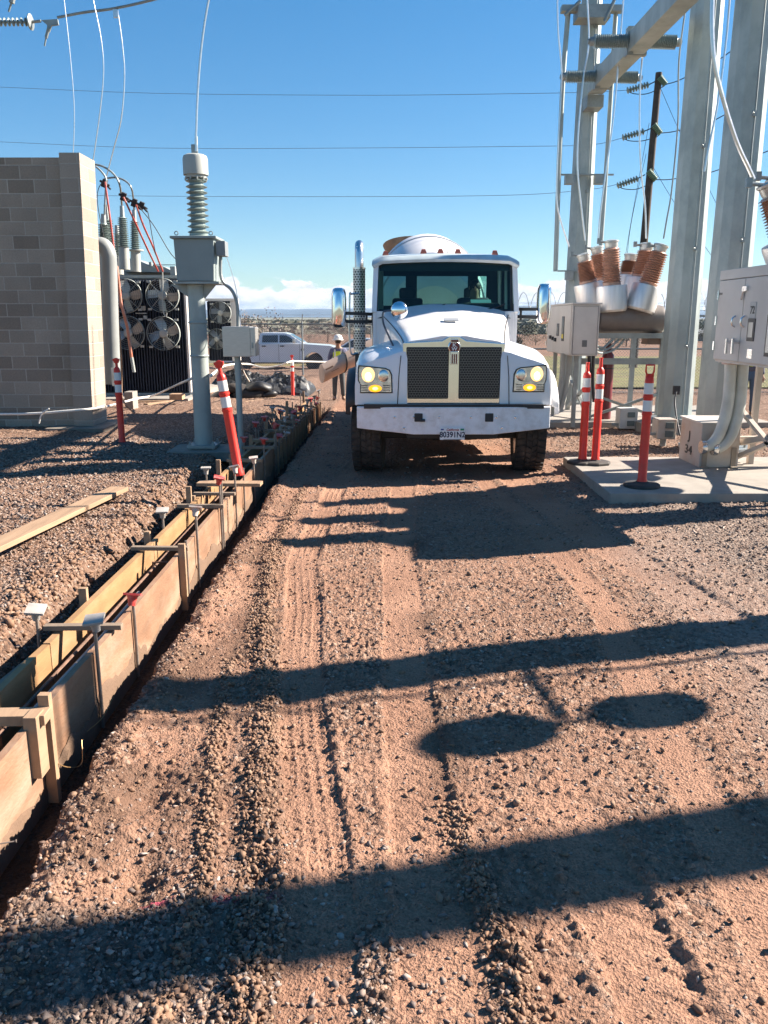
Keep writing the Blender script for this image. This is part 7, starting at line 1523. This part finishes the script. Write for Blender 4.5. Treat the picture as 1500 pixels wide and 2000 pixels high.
for i, (px,py,Y_,h,w_,cl_,lb) in enumerate(specs):
    q = at(px, py, Y_); tp_ = 628+((i*37)%5)*5; tree(Vector((q.x, Y_, FZ)), max(1.2, 2.84-(tp_-622)/1600*Y_)*(1.15 if i in (0,6) else 1), w_*.8, lb, 1500, cl_, i+20)
rs = random.Random(77)
mb = MB()
for k in range(2600):
    y = 150+rs.random()**1.3*1300; x = rs.uniform(-.5,.5)*y*1.3; s = rs.uniform(.7,2.6)*(1+y/900); z = FZ; h = s*rs.uniform(.15,.40)
    p = Vector((x,y,z)); 
    for _ in range(4):
        o = p+Vector((rs.uniform(-1,1)*s,rs.uniform(-1,1)*s,0)); e = Vector((rs.uniform(-1,1),rs.uniform(-1,1),0)).normalized()*s*.7
        mb.add([o-e, o+e, o+e*.5+Vector((0,0,h)), o-e*.6+Vector((0,0,h*rs.uniform(.6,1)))], [(0,1,2,3)])
tag(mb.build('scrub', pm('scrub_far', (.16,.155,.115), .95, 0, .35, .05, dirt=(.11,.115,.08), dirt_amt=.8, dscale=.03), sharp=10), 'patchy brown and olive scrub covering the far plain', 'scrub', None, 'stuff')
q = at(1420, 684, 105); sh = thing('barn', 'low grey arched barn far beyond the fence between the right poles', 'building', (q.x, 105, FZ))
mb = MB(); mb.poly([(q.x-4,105,FZ),(q.x+4,105,FZ),(q.x+4,105,FZ+.8),(q.x,105,FZ+1.35),(q.x-4,105,FZ+.8)], (0,9,0)); mb.build('wall', pm('barn_grey', (.22,.23,.22), .8), sh)
mb = MB(); mb.poly([(q.x-4.3,104.8,FZ+.82),(q.x,104.8,FZ+1.38),(q.x+4.3,104.8,FZ+.82),(q.x+4.3,104.8,FZ+.9),(q.x,104.8,FZ+1.48),(q.x-4.3,104.8,FZ+.9)], (0,9.4,0)); mb.build('roof', pm('barn_roof', (.30,.31,.32), .7), sh)
# ---------------------------------------------------------------- the air
hz = MB(); hz.b2((-8990, -590, FZ-6), (8990, 11800, 168+FZ)); hzm = bpy.data.materials.new('haze_air'); hzm.use_nodes = True; t = hzm.node_tree; t.nodes.clear()
o_ = t.nodes.new('ShaderNodeOutputMaterial'); v_ = t.nodes.new('ShaderNodeVolumePrincipled'); v_.inputs['Color'].default_value = (.50,.72,1.0,1); v_.inputs['Density'].default_value = HAZE if 'HAZE' in globals() else 4.5e-05; v_.inputs['Anisotropy'].default_value = .2
t.links.new(v_.outputs[0], o_.inputs['Volume'])
ho = hz.build('haze', hzm); tag(ho, None, None, None, 'stuff')
scene.cycles.max_bounces = 7; scene.cycles.diffuse_bounces = 3; scene.cycles.glossy_bounces = 4; scene.cycles.transparent_max_bounces = 16; scene.cycles.volume_bounces = 0
for o in list(bpy.data.objects):
    if '_o' in o: del o['_o']
